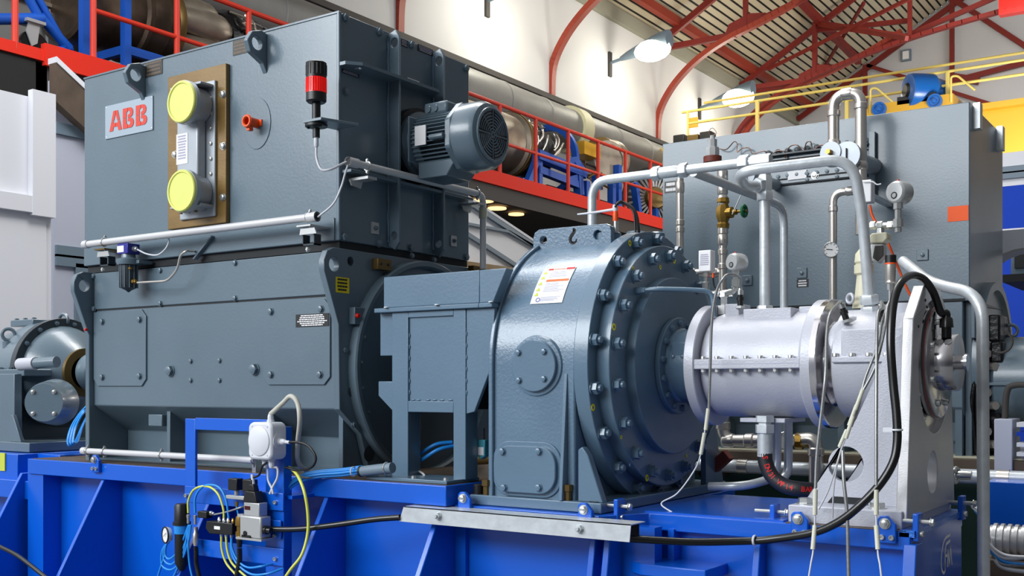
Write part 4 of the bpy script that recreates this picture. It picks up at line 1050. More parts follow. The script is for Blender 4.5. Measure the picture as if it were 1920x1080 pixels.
def cable(name, pts, r, m, label, cat='cable', group=None, seg=8, n=8, ready=False):
    o = MB().tube(pts if ready else catmull(pts, seg), r, n).obj(name, m, angle=60)
    return tag(o, label, cat, group)
def wp(*a):   # (px, py, Y) triples on planes facing along the machine
    return [on_y(*q) for q in a]
def wx(*a): return [on_x(*q) for q in a]
cable('tower_cable', wp((593, 274, TY), (594, 298, TY), (603, 318, TY), (622, 317, 2.85), (640, 308, 2.9)) + [on_x(652, 302, -2.71)], 0.0042, 'white_cable', 'white cable dropping from the signal tower into the sloping conduit')
cable('conduit_cable', [on_x(654, 306, -2.71)] + wp((648, 322, 2.90), (640, 350, 2.88), (625, 382, 2.87), (596, 407, 2.86)), 0.0036, 'white_cable', 'thin white cable linking the two grey conduits')

# ---------------------------------------------------------------- conduits and their clamps
def front_conduit():
    Y = 2.86; a, b = on_y(158, 458, Y), on_y(595, 407, Y); z = (a.z + b.z) / 2
    t = thing('cable_conduit', ((a.x + b.x) / 2, Y, z), 'light grey conduit pipe running along the foot of the cooler housing front', 'conduit')
    m = MB().tube([(a.x, Y, z), (b.x, Y, z)], 0.0145, 20, cap=False); m.tube([(a.x + 0.01, Y, z), (b.x - 0.005, Y, z)], 0.0115, 16)
    m.obj('pipe', 'pvc', t)
    MB().tube([(b.x - 0.05, Y, z), (b.x, Y, z)], 0.0185, 20, cap=False).obj('sleeve', 'pvc', t)
    MB().lathe((b.x - 0.002, Y, z), SIDE, [(0, 0.0115), (0.001, 0.0115), (0.001, 0.001)], 18).obj('mouth', 'ink_black', t)
    MB().tube([(a.x, Y, z), (a.x + 0.03, Y, z)], 0.0175, 20).obj('sleeve', 'pvc', t)
    for px in (195, 578):
        x = xy(px, Y)
        MB().box(x - 0.04, x + 0.03, Y - 0.02, 2.947, z - 0.034, z - 0.028).obj('bracket_plate', 'dull_brass' if px < 300 else 'light_metal', t)
        MB().prism([(x - 0.03, z - 0.04), (x + 0.04, z - 0.04), (x + 0.05, z - 0.062), (x - 0.035, z - 0.062)], 'Y', Y - 0.01, Y - 0.004).obj('bracket_plate', 'light_metal', t)
        c = MB(); c.box(x - 0.03, x + 0.03, Y, Y + 0.035, z - 0.10, z - 0.095); c.box(x - 0.03, x - 0.026, Y, Y + 0.035, z - 0.1, z - 0.06); c.box(x + 0.026, x + 0.03, Y, Y + 0.035, z - 0.1, z - 0.06)
        c.obj('strut_channel', 'paint_dark', t)
        MB().torus((x, Y, z), SIDE, 0.0165, 0.003, 20, 6).obj('clamp_ring', 'zinc', t)
        for s in (-1, 1): fast(t, 'nut', (x + 0.015, Y - 0.005, z + (0.018 if s > 0 else -0.028)), (0, 0, s), 0.006, 'zinc')
        fast(t, 'nut', (x + 0.01, Y - 0.01, z - 0.115), (0, -0.5, -1), 0.008, 'zinc')
front_conduit()
def side_conduit():
    X = -2.70; a, b = on_x(652, 301, X), on_x(903, 366, X)
    z = (a.z + b.z) / 2
    t = thing('cable_conduit', (X, a.y, z), 'light grey conduit along the cooler housing end, bent down at its far end', 'conduit')
    lo = on_x(909, 505, X)
    P = fillet([(X, a.y, z), (X, b.y + 0.01, z), (X, b.y + 0.01, lo.z)], 0.04)
    MB().tube(P, 0.0135, 18, cap=False).obj('pipe', 'pvc', t)
    MB().tube([(X, a.y, z), (X, a.y + 0.05, z)], 0.0175, 20, cap=False).obj('sleeve', 'pvc', t)
    MB().tube([(X, a.y + 0.004, z), (X, a.y + 0.006, z)], 0.012, 20).obj('mouth', 'ink_black', t)
    MB().cyl((X, b.y + 0.01, z - 0.055), (X, b.y + 0.01, z - 0.1), 0.0175, n=18).obj('sleeve', 'beige', t)
    for px in (689, 895):
        y = yx(px, X)
        MB().torus((X, y, z), (0, 1, 0), 0.0165, 0.003, 20, 6).obj('clamp_ring', 'zinc', t)
        for s in (-1, 1): fast(t, 'nut', (X, y, z + s * 0.018), (0, 0, s), 0.006, 'zinc')
        MB().box(CX1, X + 0.02, y - 0.02, y + 0.03, z - 0.05, z - 0.04).obj('bracket_plate', 'light_metal', t)
        MB().prism([(y - 0.04, z - 0.05), (y + 0.03, z - 0.05), (y + 0.02, z - 0.075), (y - 0.03, z - 0.07)], 'X', CX1 + 0.02, CX1 + 0.025).obj('bracket_plate', 'light_metal', t)
side_conduit()
def filter_unit():
    Y = 2.88; x = xy(241, Y); z = lambda py: on_y(241, py, Y).z
    t = thing('air_filter', (x, Y, z(550)), 'grey filter bowl with an indigo switch box and a bent steel tube', 'filter')
    r = 0.037
    MB().lathe((x, Y, z(548)), UP, [(0, 0.003), (0.008, 0.012), (0.018, 0.033), (0.03, r - 0.002), (z(497) - z(548), r)], 28).obj('bowl', 'paint_dark', t)
    m = MB()
    for k in range(12):
        a = 2 * math.pi * k / 12; m.cyl((x + r * math.cos(a), Y + r * math.sin(a), z(540)), (x + r * math.cos(a), Y + r * math.sin(a), z(498)), 0.0022, n=6)
    m.obj('bowl_ribs', 'paint', t)
    MB().lathe((x, Y, z(497)), UP, [(0, 0.047), (0.012, 0.05), (0.022, 0.05), (0.03, 0.03), (0.05, 0.027)], 28).obj('head', 'paint', t)
    b = MB().box(x - 0.035, x + 0.035, Y - 0.03, Y + 0.03, z(477), z(458)).obj('switch_box', 'switch_blue', t, 0.002); b['label'] = 'indigo switch box'
    MB().box(x - 0.034, x + 0.01, Y - 0.0315, Y - 0.03, z(474), z(462)).obj('box_label', 'label_white', t)
    MB().lathe((x + 0.035, Y, z(468)), SIDE, [(0, 0.012), (0.012, 0.012), (0.012, 0.008), (0.022, 0.006)], 14).obj('gland', 'zinc', t)
    MB().lathe((x + r, Y - 0.005, z(529)), SIDE, [(0, 0.011), (0.012, 0.011), (0.014, 0.008), (0.02, 0.007)], 6).obj('union_nut', 'brass', t)
    MB().lathe((x + r - 0.005, Y - 0.02, z(505)), SIDE, [(0, 0.006), (0.014, 0.006)], 10).obj('drain_screw', 'brass', t)
    MB().box(x - 0.06, x + 0.07, Y, 2.947, z(495), z(489)).obj('support_plate', 'paint', t)
    return x, z
FXc, fzz = filter_unit()
cable('filter_tube', fillet(wp((258, 530, 2.87), (314, 527, 2.87), (333, 505, 2.87), (338, 478, 2.87), (350, 470, 2.87), (366, 471, 2.945)), 0.03), 0.005, 'inox', 'thin bent steel tube leading from the filter bowl to the housing', 'pipe', ready=True)
cable('switch_cable', wp((258, 468, 2.88), (275, 476, 2.88), (295, 478, 2.88), (310, 467, 2.88), (317, 452, 2.88), (314, 444, 2.87)), 0.0035, 'white_cable', 'short white cable looping from the indigo switch box to the conduit')
tag(MB().bar(on_y(366, 486, 2.935), on_y(400, 443, 2.935), 0.006, 0.022, up=(0, 1, 0)).obj('support_strut', 'paint'), 'short flat grey strut under the front conduit', 'strut')
m = MB().prism([(on_y(140, 508, 2.93).x, on_y(168, 504, 2.93).z), (xy(222, 2.93), on_y(222, 505, 2.93).z), (xy(222, 2.93), on_y(222, 502, 2.93).z), (xy(190, 2.93), on_y(190, 502, 2.93).z)], 'Y', 2.90, 2.947)

# ---------------------------------------------------------------- coupling guard between motor and fluid coupling
def guard():
    t = thing('coupling_guard', (-2.32, 3.3, 1.47), 'boxy grey coupling guard frame on two legs between motor and round housing', 'guard')
    Y = 2.965; XE = -2.146
    X = lambda px: xy(px, Y)
    Z = lambda px, py: on_y(px, py, Y).z
    zh, zf, zg = Z(722, 520), Z(722, 578), Z(733, 586)
    MB().box(X(722), XE, Y - 0.008, 3.75, zf, zh).obj('top_hood', 'paint_b', t, 0.003)
    MB().prism([(XE, zf), (-2.09, zf), (-2.035, zh), (XE, zh)], 'Y', Y - 0.008, 3.0).obj('hood_end', 'paint_b', t, 0.003)
    MB().box(X(706), XE, Y - 0.014, 3.74, zg, zf).obj('hood_flange', 'paint_b', t, 0.003)
    MB().box(XE, -2.09, Y - 0.014, 2.99, zg, zf).obj('hood_flange', 'paint_b', t, 0.003)
    for px in (730, 825, 926): fast(t, 'rivet', (X(px), Y - 0.018, zf), UP, 0.0085, 'label_white')
    MB().box(X(706), X(735), Y + 0.02, 3.7, Z(706, 667), zg).obj('side_wing', 'paint_b', t, 0.002)
    MB().prism([(X(706), Z(706, 715)), (X(735), Z(735, 715)), (X(735), Z(735, 773)), (X(706), Z(706, 742))], 'Y', Y + 0.01, 3.7).obj('side_wing', 'paint_b', t, 0.002)
    z0 = 1.482
    for (a, b, nm, m_) in ((735, 765, 'front_post', 'paint_b'), (850, 873, 'front_post', 'paint_b')):
        MB().box(X(a), X(b), Y, Y + 0.07, z0, zg).obj(nm, m_, t, 0.002)
        MB().box(X(a), X(b), 3.64, 3.71, z0, zg).obj('rear_post', m_, t, 0.002)
    zt, zb, zm = Z(800, 594), Z(800, 752), Z(800, 773)
    MB().box(X(765), X(850), Y, Y + 0.05, zt, zg).obj('cross_bar', 'paint_b', t, 0.002)
    MB().box(X(765), X(850), Y, Y + 0.05, zm, zb).obj('cross_bar', 'paint_b', t, 0.002)
    MB().box(X(764), X(851), Y + 0.008, Y + 0.016, zb - 0.005, zt + 0.005).obj('window_panel', 'paint_b', t)
    MB().prism([(X(873), zg), (-2.092, zg), (-2.108, Z(900, 690)), (X(888), Z(885, 772)), (X(873), Z(873, 776))], 'Y', Y + 0.004, Y + 0.02).obj('corner_plate', 'paint_b', t, 0.002)
    MB().box(X(717), X(868), 2.875, 3.06, 1.472, 1.484).obj('foot_plate', 'paint_b', t, 0.002)
    MB().prism([(X(873), z0), (X(873) + 0.03, z0), (X(873) + 0.03, 1.58), (X(873), 1.61)], 'Y', 3.1, 3.12).obj('foot_gusset', 'paint_b', t)
    MB().box(X(735), XE, 3.72, 3.74, z0, zg).obj('rear_panel', 'paint_dark', t)
    for px in (735, 795, 855): fast(t, 'hex', (X(px), 2.91, 1.484), UP, 0.008, 'zinc')
    wl = MB()
    for px in (772, 782, 800, 812, 826, 842): wl.ball((X(px), Y + 0.006, zb + 0.004), 0.006, 8, (1.8, 0.5, 0.5))
    for k in range(6):
        z = zb + 0.03 + k * 0.04; wl.ball((X(766), Y + 0.006, z), 0.005, 8, (0.5, 0.5, 1.8)); wl.ball((X(874), Y + 0.003, z), 0.005, 8, (0.5, 0.5, 1.8))
    wl.obj('weld_beads', 'paint_rough', t)
    MB().cyl((X(800), 3.2, 1.54), (-2.15, 3.2, 1.56), 0.03, n=20).obj('inner_shaft', 'dull_brass', t)
guard()
cable('guard_hose', wp((768, 872, 3.06), (790, 850, 3.06), (818, 833, 3.08), (848, 829, 3.12)) , 0.007, 'hose_blue', 'upper blue hose inside the open guard portal', 'hose')
cable('guard_hose', wp((768, 876, 3.05), (794, 860, 3.05), (822, 843, 3.07), (852, 836, 3.12)), 0.007, 'hose_blue', 'lower blue hose inside the open guard portal', 'hose')
cable('guard_cable', wp((770, 876, 3.04), (782, 882, 3.03), (793, 888, 3.02), (797, 894, 3.01)), 0.004, 'white_cable', 'short white wires at the foot of the guard portal')
def level_switch():
    Y = 3.05
    t = thing('level_switch', on_y(903, 862, Y), 'small turquoise sensor with a white label beside the round housing', 'sensor')
    a, b = on_y(896, 824, Y), on_y(912, 855, Y)
    MB().prism([(a.x, a.z), (b.x, a.z), (b.x, b.z), ((a.x + b.x) / 2, b.z - 0.012), (a.x + 0.004, b.z)], 'Y', Y - 0.01, Y + 0.02).obj('body', 'teal', t, 0.002)
    MB().box(a.x + 0.008, b.x - 0.004, Y - 0.0115, Y - 0.01, on_y(903, 853, Y).z, on_y(903, 838, Y).z).obj('label', 'label_white', t)
    MB().cyl((b.x - 0.01, Y, a.z), (b.x - 0.01, Y, a.z + 0.04), 0.003, n=8).obj('lead', 'black', t)
level_switch()

# ---------------------------------------------------------------- round fluid coupling housing
def round_housing():
    t = thing('coupling_housing', (-1.9, AY, 1.405), 'tall round-topped grey housing with two bolted ring flanges and warning label', 'machine housing')
    X0, X1 = -2.10, -1.775; R = 0.45
    def arch(r, zb, n=40): return [(AY - r, zb)] + [(AY - r * math.cos(a), AZ + r * math.sin(a)) for a in [math.pi * i / n for i in range(n + 1)]] + [(AY + r, zb)]
    MB().prism(arch(R, 1.43), 'X', X0, X1).obj('arched_body', 'paint_rough', t, 0.006)
    MB().prism(arch(R + 0.012, 1.43), 'X', X0 - 0.004, X0 + 0.014).obj('rear_rim', 'paint_rough', t, 0.004)
    MB().prism([(AY - 0.34, 1.5)] + arch(R - 0.02, 1.6)[1:-1] + [(AY + 0.34, 1.5)], 'X', X0 - 0.04, X0 - 0.004).obj('rear_cover', 'paint_dark', t)
    MB().box(-2.167, -1.663, 2.93, 3.89, 1.405, 1.438).obj('base_plate', 'paint_b', t, 0.003)
    # flanges, each a turned ring round the shaft axis
    def ring(name, prof, m='paint_b', n=72): return MB().lathe((0, AY, AZ), SIDE, prof, n).obj(name, m, t)
    ring('neck', [(X1 - 0.002, 0.446), (X1 + 0.006, 0.455), (X1 + 0.008, 0.455)], 'paint_rough')
    ring('rear_flange', [(-1.772, 0.44), (-1.772, 0.463), (-1.770, 0.465), (-1.722, 0.465), (-1.720, 0.463), (-1.720, 0.40)])
    ring('front_flange', [(-1.72, 0.411), (-1.69, 0.413), (-1.674, 0.413), (-1.672, 0.411), (-1.672, 0.28)])
    ring('boss', [(-1.674, 0.304), (-1.642, 0.302), (-1.640, 0.300), (-1.640, 0.001)])
    ring('hub_flange', [(-1.640, 0.163), (-1.638, 0.165), (-1.624, 0.165), (-1.622, 0.163), (-1.622, 0.12)])
    ring('hub', [(-1.622, 0.128), (-1.612, 0.128), (-1.606, 0.122), (-1.52, 0.122)], 'paint_b')
    # nuts round the flanges (18 each) and the hub (14)
    for k in range(18):
        a = 10 + 20 * k
        y, z = ang(a, 0.438); fast(t, 'nut', (-1.720, y, z), SIDE, 0.0185, 'paint_b', spin=k)
        y, z = ang(a, 0.378); fast(t, 'nut', (-1.672, y, z), SIDE, 0.0185, 'paint_b', spin=k * 2)
    for k in range(14):
        y, z = ang(k * 360 / 14 + 8, 0.146); fast(t, 'hex', (-1.622, y, z), SIDE, 0.0095, 'paint_b', spin=k)
    for a, r in ((0, 0.438), (20, 0.438), (-20, 0.438), (100, 0.438)):
        y, z = ang(a, r)
    for px, py, X, s in ((1181, 456, -1.72, .008), (1151, 486, -1.72, .006), (1112, 764, -1.72, .009), (1240, 472, -1.672, 0), (1187, 503, -1.672, .005), (1151, 613, -1.672, .009), (1264, 488, -1.672, .009), (1238, 501, -1.672, .006), (1303, 570, -1.672, .005), (1165, 820, -1.672, .005), (1213, 896, -1.672, .009), (1287, 855, -1.672, .005), (1088, 907, -1.775, .006)):
        if s: fast(t, 'dot', on_x(px, py, X + 0.001), SIDE, s * 1.3, 'yellow_dot')
    for px, py, X in ((1109, 552, -1.775), (1112, 818, -1.775), (1165, 811, -1.672), (1181, 872, -1.672)):
        fast(t, 'rivet', on_x(px, py, X), SIDE, 0.006, 'paint_b')
    # upright edge plate and corner gussets under the flange
    pz = 1.438
    MB().prism([(2.925, pz), (2.957, 1.84), (3.0, 1.84), (3.0, pz)], 'X', -1.815, -1.802).obj('edge_plate', 'paint_b', t, 0.002)
    g = [(-1.775, pz), (-1.665, pz), (-1.73, 1.60), (-1.745, 1.615), (-1.75, 1.60), (-1.75, pz)]
    MB().prism([(-1.755, pz), (-1.665, pz), (-1.72, 1.585), (-1.74, 1.61), (-1.755, 1.60)], 'Y', 2.945, 2.975).obj('corner_gusset', 'paint_b', t, 0.003)
    MB().prism([(3.72, pz), (3.88, pz), (3.80, 1.66), (3.72, 1.60)], 'X', -1.69, -1.668).obj('rear_gusset', 'paint_b', t, 0.002)
    # round cover and rounded lower cover on the camera side
    F = AY - R
    c = on_y(1000, 686, F - 0.02)
    o = MB().lathe((c.x, F, c.z), FRONT, [(-0.002, 0.085), (0.018, 0.083), (0.02, 0.081), (0.02, 0.001)], 48).obj('round_cover', 'paint_b', t)
    for px, py in ((972, 661), (1020, 659), (973, 713), (1020, 710)): fast(o, 'hex', on_y(px, py, F - 0.02), FRONT, 0.009, 'paint_b')
    x0, x1, zt, zb = xy(925, F - 0.02), xy(1041, F - 0.02), on_y(985, 836, F - 0.02).z, on_y(985, 925, F - 0.02).z
    def rr(x0, x1, z0, z1, r, n=8):
        P = []
        for cx, cz, a0 in ((x1 - r, z0 + r, -90), (x1 - r, z1 - r, 0), (x0 + r, z1 - r, 90), (x0 + r, z0 + r, 180)):
            P += [(cx + r * math.cos(math.radians(a0 + 90 * i / n)), cz + r * math.sin(math.radians(a0 + 90 * i / n))) for i in range(n + 1)]
        return P
    o = MB().prism(rr(x0, x1, zb, zt, 0.062), 'Y', F - 0.02, F).obj('lower_cover', 'paint_b', t, 0.003)
    for px, py in ((942, 846), (1010, 846), (945, 914), (1010, 914)): fast(o, 'hex', on_y(px, py, F - 0.02), FRONT, 0.0105, 'paint_b')
    MB().prism(rr(x0 - 0.014, x1 + 0.014, zb - 0.014, zt + 0.014, 0.07), 'Y', F - 0.006, F).obj('cover_weld', 'paint_rough', t, 0.003)
    MB().lathe((c.x, F, c.z), FRONT, [(-0.002, 0.1), (0.006, 0.096), (0.008, 0.08)], 48).obj('cover_weld', 'paint_rough', t)
    # lifting plate with two holes and a hook mark
    LY = 3.25
    z = lambda px, py: (xy(px, LY), on_y(px, py, LY).z)
    h1 = on_y(1022, 451, LY); h2 = on_y(1124, 441, LY)
    pts = [z(1003, 478), z(1003, 448), z(1006, 437), z(1014, 431), z(1140, 420), z(1147, 424), z(1149, 434), z(1149, 462)]
    o = MB().prism(pts, 'Y', LY - 0.012, LY + 0.012, [circle(h1.x, h1.z, 0.0145, 18), circle(h2.x, h2.z, 0.0165, 18)]).obj('lifting_plate', 'paint_rough', t, 0.003)
    hk = on_y(1074, 443, LY - 0.012); s = 0.0018
    path = [(0, 14), (3, 13), (4, 10), (1, 6), (-2, 2), (-5, -2), (-6, -7), (-3, -12), (2, -13), (7, -11), (8.5, -6)]
    P = catmull([(hk.x + a * s, LY - 0.0125, hk.z + b * s) for a, b in path], 4)
    hm = MB()
    wd = lambda u: 0.0026 + 0.0038 * math.sin(math.pi * min(1, 0.15 + u * 0.85))
    for i in range(len(P) - 1):
        u = i / (len(P) - 2); d = (P[i + 1] - P[i]).normalized(); nn = Vector((-d.z, 0, d.x)); w = wd(u)
        hm._add([P[i] + nn * w, P[i] - nn * w, P[i + 1] - nn * w + d * 0.001, P[i + 1] + nn * w + d * 0.001], [(0, 1, 2, 3)])
    hm.obj('hook_mark', 'ink_black', o, recalc=False)
    # curved warning label on the shell
    def patch(xa, xb, a0, a1, r, n=10):
        m = MB(); vs = []; fs = []
        for i in range(n + 1):
            y, zz = ang(a0 + (a1 - a0) * i / n, r); vs += [(xa, y, zz), (xb, y, zz)]
        for i in range(n): fs.append((2 * i, 2 * i + 1, 2 * i + 3, 2 * i + 2))
        return m._add(vs, fs)
    lb = patch(-1.975, -1.851, 26.4, 46.2, R + 0.0022).obj('warning_label', 'label_white', t, recalc=False); lb['label'] = 'white safety label with red, orange and yellow symbols'
    r1 = R + 0.003
    def sub(name, m_, lst):
        q = MB()
        for (xa, xb, a0, a1) in lst:
            s_ = patch(xa, xb, a0, a1, r1, 3); q._add(s_.v, s_.f)
        q.obj(name, m_, lb, recalc=False)
    sub('red_heading', 'ink_red', [(-1.955, -1.935, 44.6, 45.6)])
    sub('red_corner', 'ink_red', [(-1.885, -1.853, 44.6, 45.8)])
    sub('red_line', 'ink_orange', [(-1.932, -1.888, 44.9, 45.3), (-1.942, -1.855, 37.6, 38.8)])
    rr_ = random.Random(3)
    sub('text_lines', 'ink_grey', [(-1.94, -1.94 + rr_.uniform(0.05, 0.08), a, a + 0.25) for a in (43.4, 42.6, 41.9, 41, 40.3, 36.5, 35.8, 35, 34.3, 33.6, 32.9, 32.2, 29.3, 28.7, 28.1, 27.6)])
    q = MB()
    for a in (42.3, 39.3, 36, 30.2):
        y0, z0 = ang(a, r1); y1, z1 = ang(a + 1.9, r1); q._add([(-1.969, y0, z0), (-1.951, y0, z0), (-1.96, y1, z1)], [(0, 1, 2)])
    y0, z0 = ang(32.8, r1); y1, z1 = ang(34.6, r1); q._add([(-1.969, y0, z0), (-1.951, y0, z0), (-1.96, y1, z1)], [(0, 1, 2)])
    q.obj('warning_triangles', 'ink_green', lb, recalc=False)
    q = MB(); cy, cz = ang(28.2, r1); uu = Vector((1, 0, 0)); ny, nz = cy - AY, cz - AZ; ww = Vector((0, -nz, ny)).normalized(); ww = ww if ww.z > 0 else -ww
    vs = []; k = 18
    for i in range(k):
        a = 2 * math.pi * i / k
        for r_ in (0.0085, 0.006): vs.append(Vector((-1.948, cy, cz)) + uu * math.cos(a) * r_ + ww * math.sin(a) * r_)
    q._add(vs, [(2 * i, 2 * ((i + 1) % k), 2 * ((i + 1) % k) + 1, 2 * i + 1) for i in range(k)]); q.obj('round_symbol', 'ink_blue', lb, recalc=False)
    # anchor screws on the base plate
    for px, py in ((898, 914), (1120, 928)):
        p = on_y(px, py, 2.965); MB().lathe((p.x, 2.965, 1.438), UP, [(0, 0.026), (0.003, 0.026), (0.003, 0.019), (0.03, 0.019), (0.032, 0.017), (0.032, 0.008)], 24).obj('anchor_screw', 'black', t)
    for px in (912, 1065):
        x = xy(px, 2.95); MB().lathe((x, 2.95, 1.438), UP, [(0, 0.011), (0.03, 0.011), (0.03, 0.0155), (0.05, 0.0155), (0.05, 0.001)], 8).obj('jacking_screw', 'dull_brass', t)
    # small lube pipe across the front flange
    a = on_x(1193, 546, -1.672)
    MB().lathe(a, SIDE, [(0, 0.013), (0.02, 0.013), (0.022, 0.011), (0.035, 0.011)], 6).obj('lube_fitting', 'paint_b', t)
    e = Vector((-1.46, a.y + 0.06, a.z)); f = Vector((-1.43, a.y + 0.075, a.z - 0.09))
    MB().tube(fillet([a, Vector((-1.60, a.y, a.z + 0.004)), Vector((-1.50, a.y + 0.05, a.z + 0.0)), Vector((-1.44, a.y + 0.08, a.z - 0.005)), f], 0.03), 0.0078, 12).obj('lube_pipe', 'paint_b', t)
    MB().box(-1.60, -1.53, AY - 0.118, AY - 0.05, AZ + 0.03, AZ + 0.075).obj('clamp_pad', 'paint_b', t, 0.003)
    for x in (-1.595, -1.56, -1.53): fast(t, 'hex', (x, AY - 0.118, AZ + 0.028), FRONT, 0.006, 'paint_b')
    # top boss fittings
    for X_, Y_, r_ in ((-1.80, 3.42, 0.035), (-1.85, 3.30, 0.05), (-1.74, 3.46, 0.03)):
        zt = AZ + math.sqrt(max(0, 0.455 ** 2 - (Y_ - AY) ** 2)); MB().lathe((X_, Y_, zt - 0.01), UP, [(0, r_), (0.025, r_), (0.03, r_ - 0.006), (0.03, 0.001)], 20).obj('top_boss', 'paint_b', t)
round_housing()
def probe():
    Y = 3.28
    t = thing('vibration_probe', on_y(1157, 432, Y), 'slim orange and white connector probe standing on top of the round housing', 'sensor')
    x = xy(1155, Y); z = lambda py: on_y(1155, py, Y).z
    MB().lathe((x, Y, z(437)), UP, [(0, 0.009), (z(415) - z(437), 0.009), (z(415) - z(437), 0.006)], 14).obj('stem', 'zinc', t)
    o = MB().lathe((x - 0.002, Y, z(415)), UP, [(0, 0.009), (0.02, 0.01), (z(396) - z(415), 0.008)], 14).obj('collar', 'orange_plastic', t); o['label'] = 'orange collar'
    MB().lathe((x - 0.003, Y, z(396)), UP, [(0, 0.008), (0.008, 0.01), (z(384) - z(396), 0.008)], 12).obj('cap', 'white_plastic', t)
    MB().tube(catmull(wp((1083, 402, Y), (1110, 399, Y), (1150, 393, Y)), 4), 0.004, 8, rf=lambda s: 0.003 + 0.002 * s).obj('zip_tie', 'white_plastic', t)
    MB().tube(catmull(wp((1151, 392, Y), (1158, 381, Y), (1172, 381, Y), (1188, 392, Y), (1195, 410, Y), (1198, 436, Y)), 8), 0.0055, 8).obj('lead', 'rubber', t)
    MB().tube(catmull(wp((1153, 388, Y - 0.01), (1162, 378, Y - 0.01), (1174, 384, Y), (1188, 398, Y), (1192, 436, Y)), 8), 0.004, 8).obj('lead', 'rubber', t)
probe()

# ---------------------------------------------------------------- silver bearing housing
def silver_housing():
    t = thing('torque_meter_housing', (-1.3, AY, 1.68), 'silver-painted split cylinder housing between two big round flanges', 'machine housing')
    def ring(name, prof, m='silver', n=64): return MB().lathe((0, AY, AZ), SIDE, prof, n).obj(name, m, t)
    ring('left_flange', [(-1.52, 0.12), (-1.52, 0.198), (-1.517, 0.201), (-1.487, 0.201), (-1.484, 0.198), (-1.484, 0.16)])
    ring('barrel', [(-1.484, 0.150), (-1.47, 0.165), (-1.45, 0.171), (-1.15, 0.171), (-1.14, 0.180), (-1.132, 0.180)])
    ring('right_flange', [(-1.135, 0.15), (-1.135, 0.2), (-1.132, 0.2035), (-1.105, 0.2035)])
    ring('machined_rim', [(-1.105, 0.2035), (-1.088, 0.2035), (-1.085, 0.2), (-1.085, 0.12)], 'steel')
    ring('machined_neck', [(-1.086, 0.135), (-1.075, 0.128), (-1.05, 0.13)], 'steel')
    MB().box(-1.484, -1.135, AY - 0.197, AY + 0.197, AZ - 0.016, AZ + 0.016).obj('split_flange', 'silver', t, 0.003)
    MB().box(-1.484, -1.135, AY - 0.1975, AY - 0.196, AZ - 0.0008, AZ + 0.0008).obj('split_line', 'ink_grey', t)
    for px in (1318, 1344, 1371, 1398, 1425, 1453, 1482):
        x = xy(px, AY - 0.187)
        fast(t, 'socket', (x, AY - 0.184, AZ + 0.016), UP, 0.0085, 'zinc'); fast(t, 'nut', (x, AY - 0.184, AZ - 0.016), (0, 0, -1), 0.008, 'zinc')
    # flat machined pads on top and the drain pad below
    MB().box(-1.36, -1.20, AY - 0.09, AY + 0.09, AZ + 0.14, AZ + 0.178).obj('top_pad', 'silver', t, 0.003)
    MB().box(-1.19, -1.14, AY - 0.05, AY + 0.08, AZ + 0.14, AZ + 0.182).obj('top_pad', 'silver', t, 0.003)
    MB().box(-1.44, -1.39, AY - 0.05, AY + 0.05, AZ + 0.15, AZ + 0.2).obj('top_pad', 'silver', t, 0.003)
    a = on_y(1394, 780, AY - 0.07); b = on_y(1478, 790, AY - 0.07)
    MB().box(a.x, b.x, AY - 0.1, AY + 0.09, AZ - 0.186, AZ - 0.172).obj('drain_pad', 'silver', t, 0.002)
silver_housing()
def bearing_unit():
    t = thing('bearing_cartridge', (-0.93, AY, 1.7), 'silver-painted bearing cylinder fixed in the tall support stand, with turned steel end cap', 'bearing')
    def ring(name, prof, m='silver', n=64): return MB().lathe((0, AY, AZ), SIDE, prof, n).obj(name, m, t)
    ring('barrel', [(-1.052, 0.12), (-1.052, 0.160), (-1.047, 0.167), (-0.82, 0.167)])
    MB().box(-1.045, -0.822, AY - 0.178, AY - 0.12, AZ + 0.0, AZ + 0.018).obj('split_flange', 'silver', t, 0.003)
    MB().prism([(-1.02, AZ + 0.018), (-0.83, AZ + 0.018), (-0.83, AZ + 0.1), (-1.02, AZ + 0.1)], 'Y', AY - 0.166, AY - 0.1).obj('flat_pad', 'silver', t, 0.004)
    for px in (1566, 1597, 1628, 1661):
        fast(t, 'socket', (xy(px, AY - 0.17), AY - 0.168, AZ + 0.018), UP, 0.0098, 'zinc')
    MB().lathe((-0.885, AY - 0.02, AZ + 0.13), UP, [(0, 0.065), (0.03, 0.055), (0.05, 0.04)], 32).obj('port_boss', 'silver', t)
    MB().lathe((-1.02, AY - 0.06, AZ + 0.05), (0.35, -0.8, 0.3), [(0, 0.09), (0.065, 0.075), (0.075, 0.06)], 28).obj('side_boss', 'silver', t)
    bore = ring('end_ring', [(-0.80, 0.16), (-0.788, 0.168), (-0.782, 0.168)], 'steel')
    o = ring('red_gasket', [(-0.782, 0.1655), (-0.781, 0.1655)], 'ink_red')
    ring('cover_disc', [(-0.781, 0.165), (-0.774, 0.165), (-0.772, 0.162), (-0.772, 0.001)], 'steel')
    ring('hub', [(-0.772, 0.085), (-0.723, 0.085), (-0.720, 0.083), (-0.720, 0.001)], 'steel')
    ring('shaft_end', [(-0.720, 0.021), (-0.703, 0.021), (-0.703, 0.026), (-0.696, 0.026), (-0.696, 0.001)], 'steel', 20)
    for k in range(8):
        y, z = ang(k * 45 + 22, 0.13); fast(t, 'socket', (-0.772, y, z), SIDE, 0.0095, 'zinc')
    p = Vector((-0.746, AY - 0.045, AZ + 0.072))
    MB().lathe(p, UP, [(0, 0.014), (0.03, 0.014), (0.03, 0.02), (0.055, 0.018), (0.06, 0.015)], 18).obj('cable_gland', 'rubber', t)
    for dx in (0.0, 0.028): MB().lathe((-0.762 + dx * 0.9, AY - 0.058, AZ + 0.055), (0.0, -0.65, 0.76), [(0, 0.011), (0.008, 0.011), (0.008, 0.001)], 16).obj('scalloped_seat', 'alu', t)
bearing_unit()
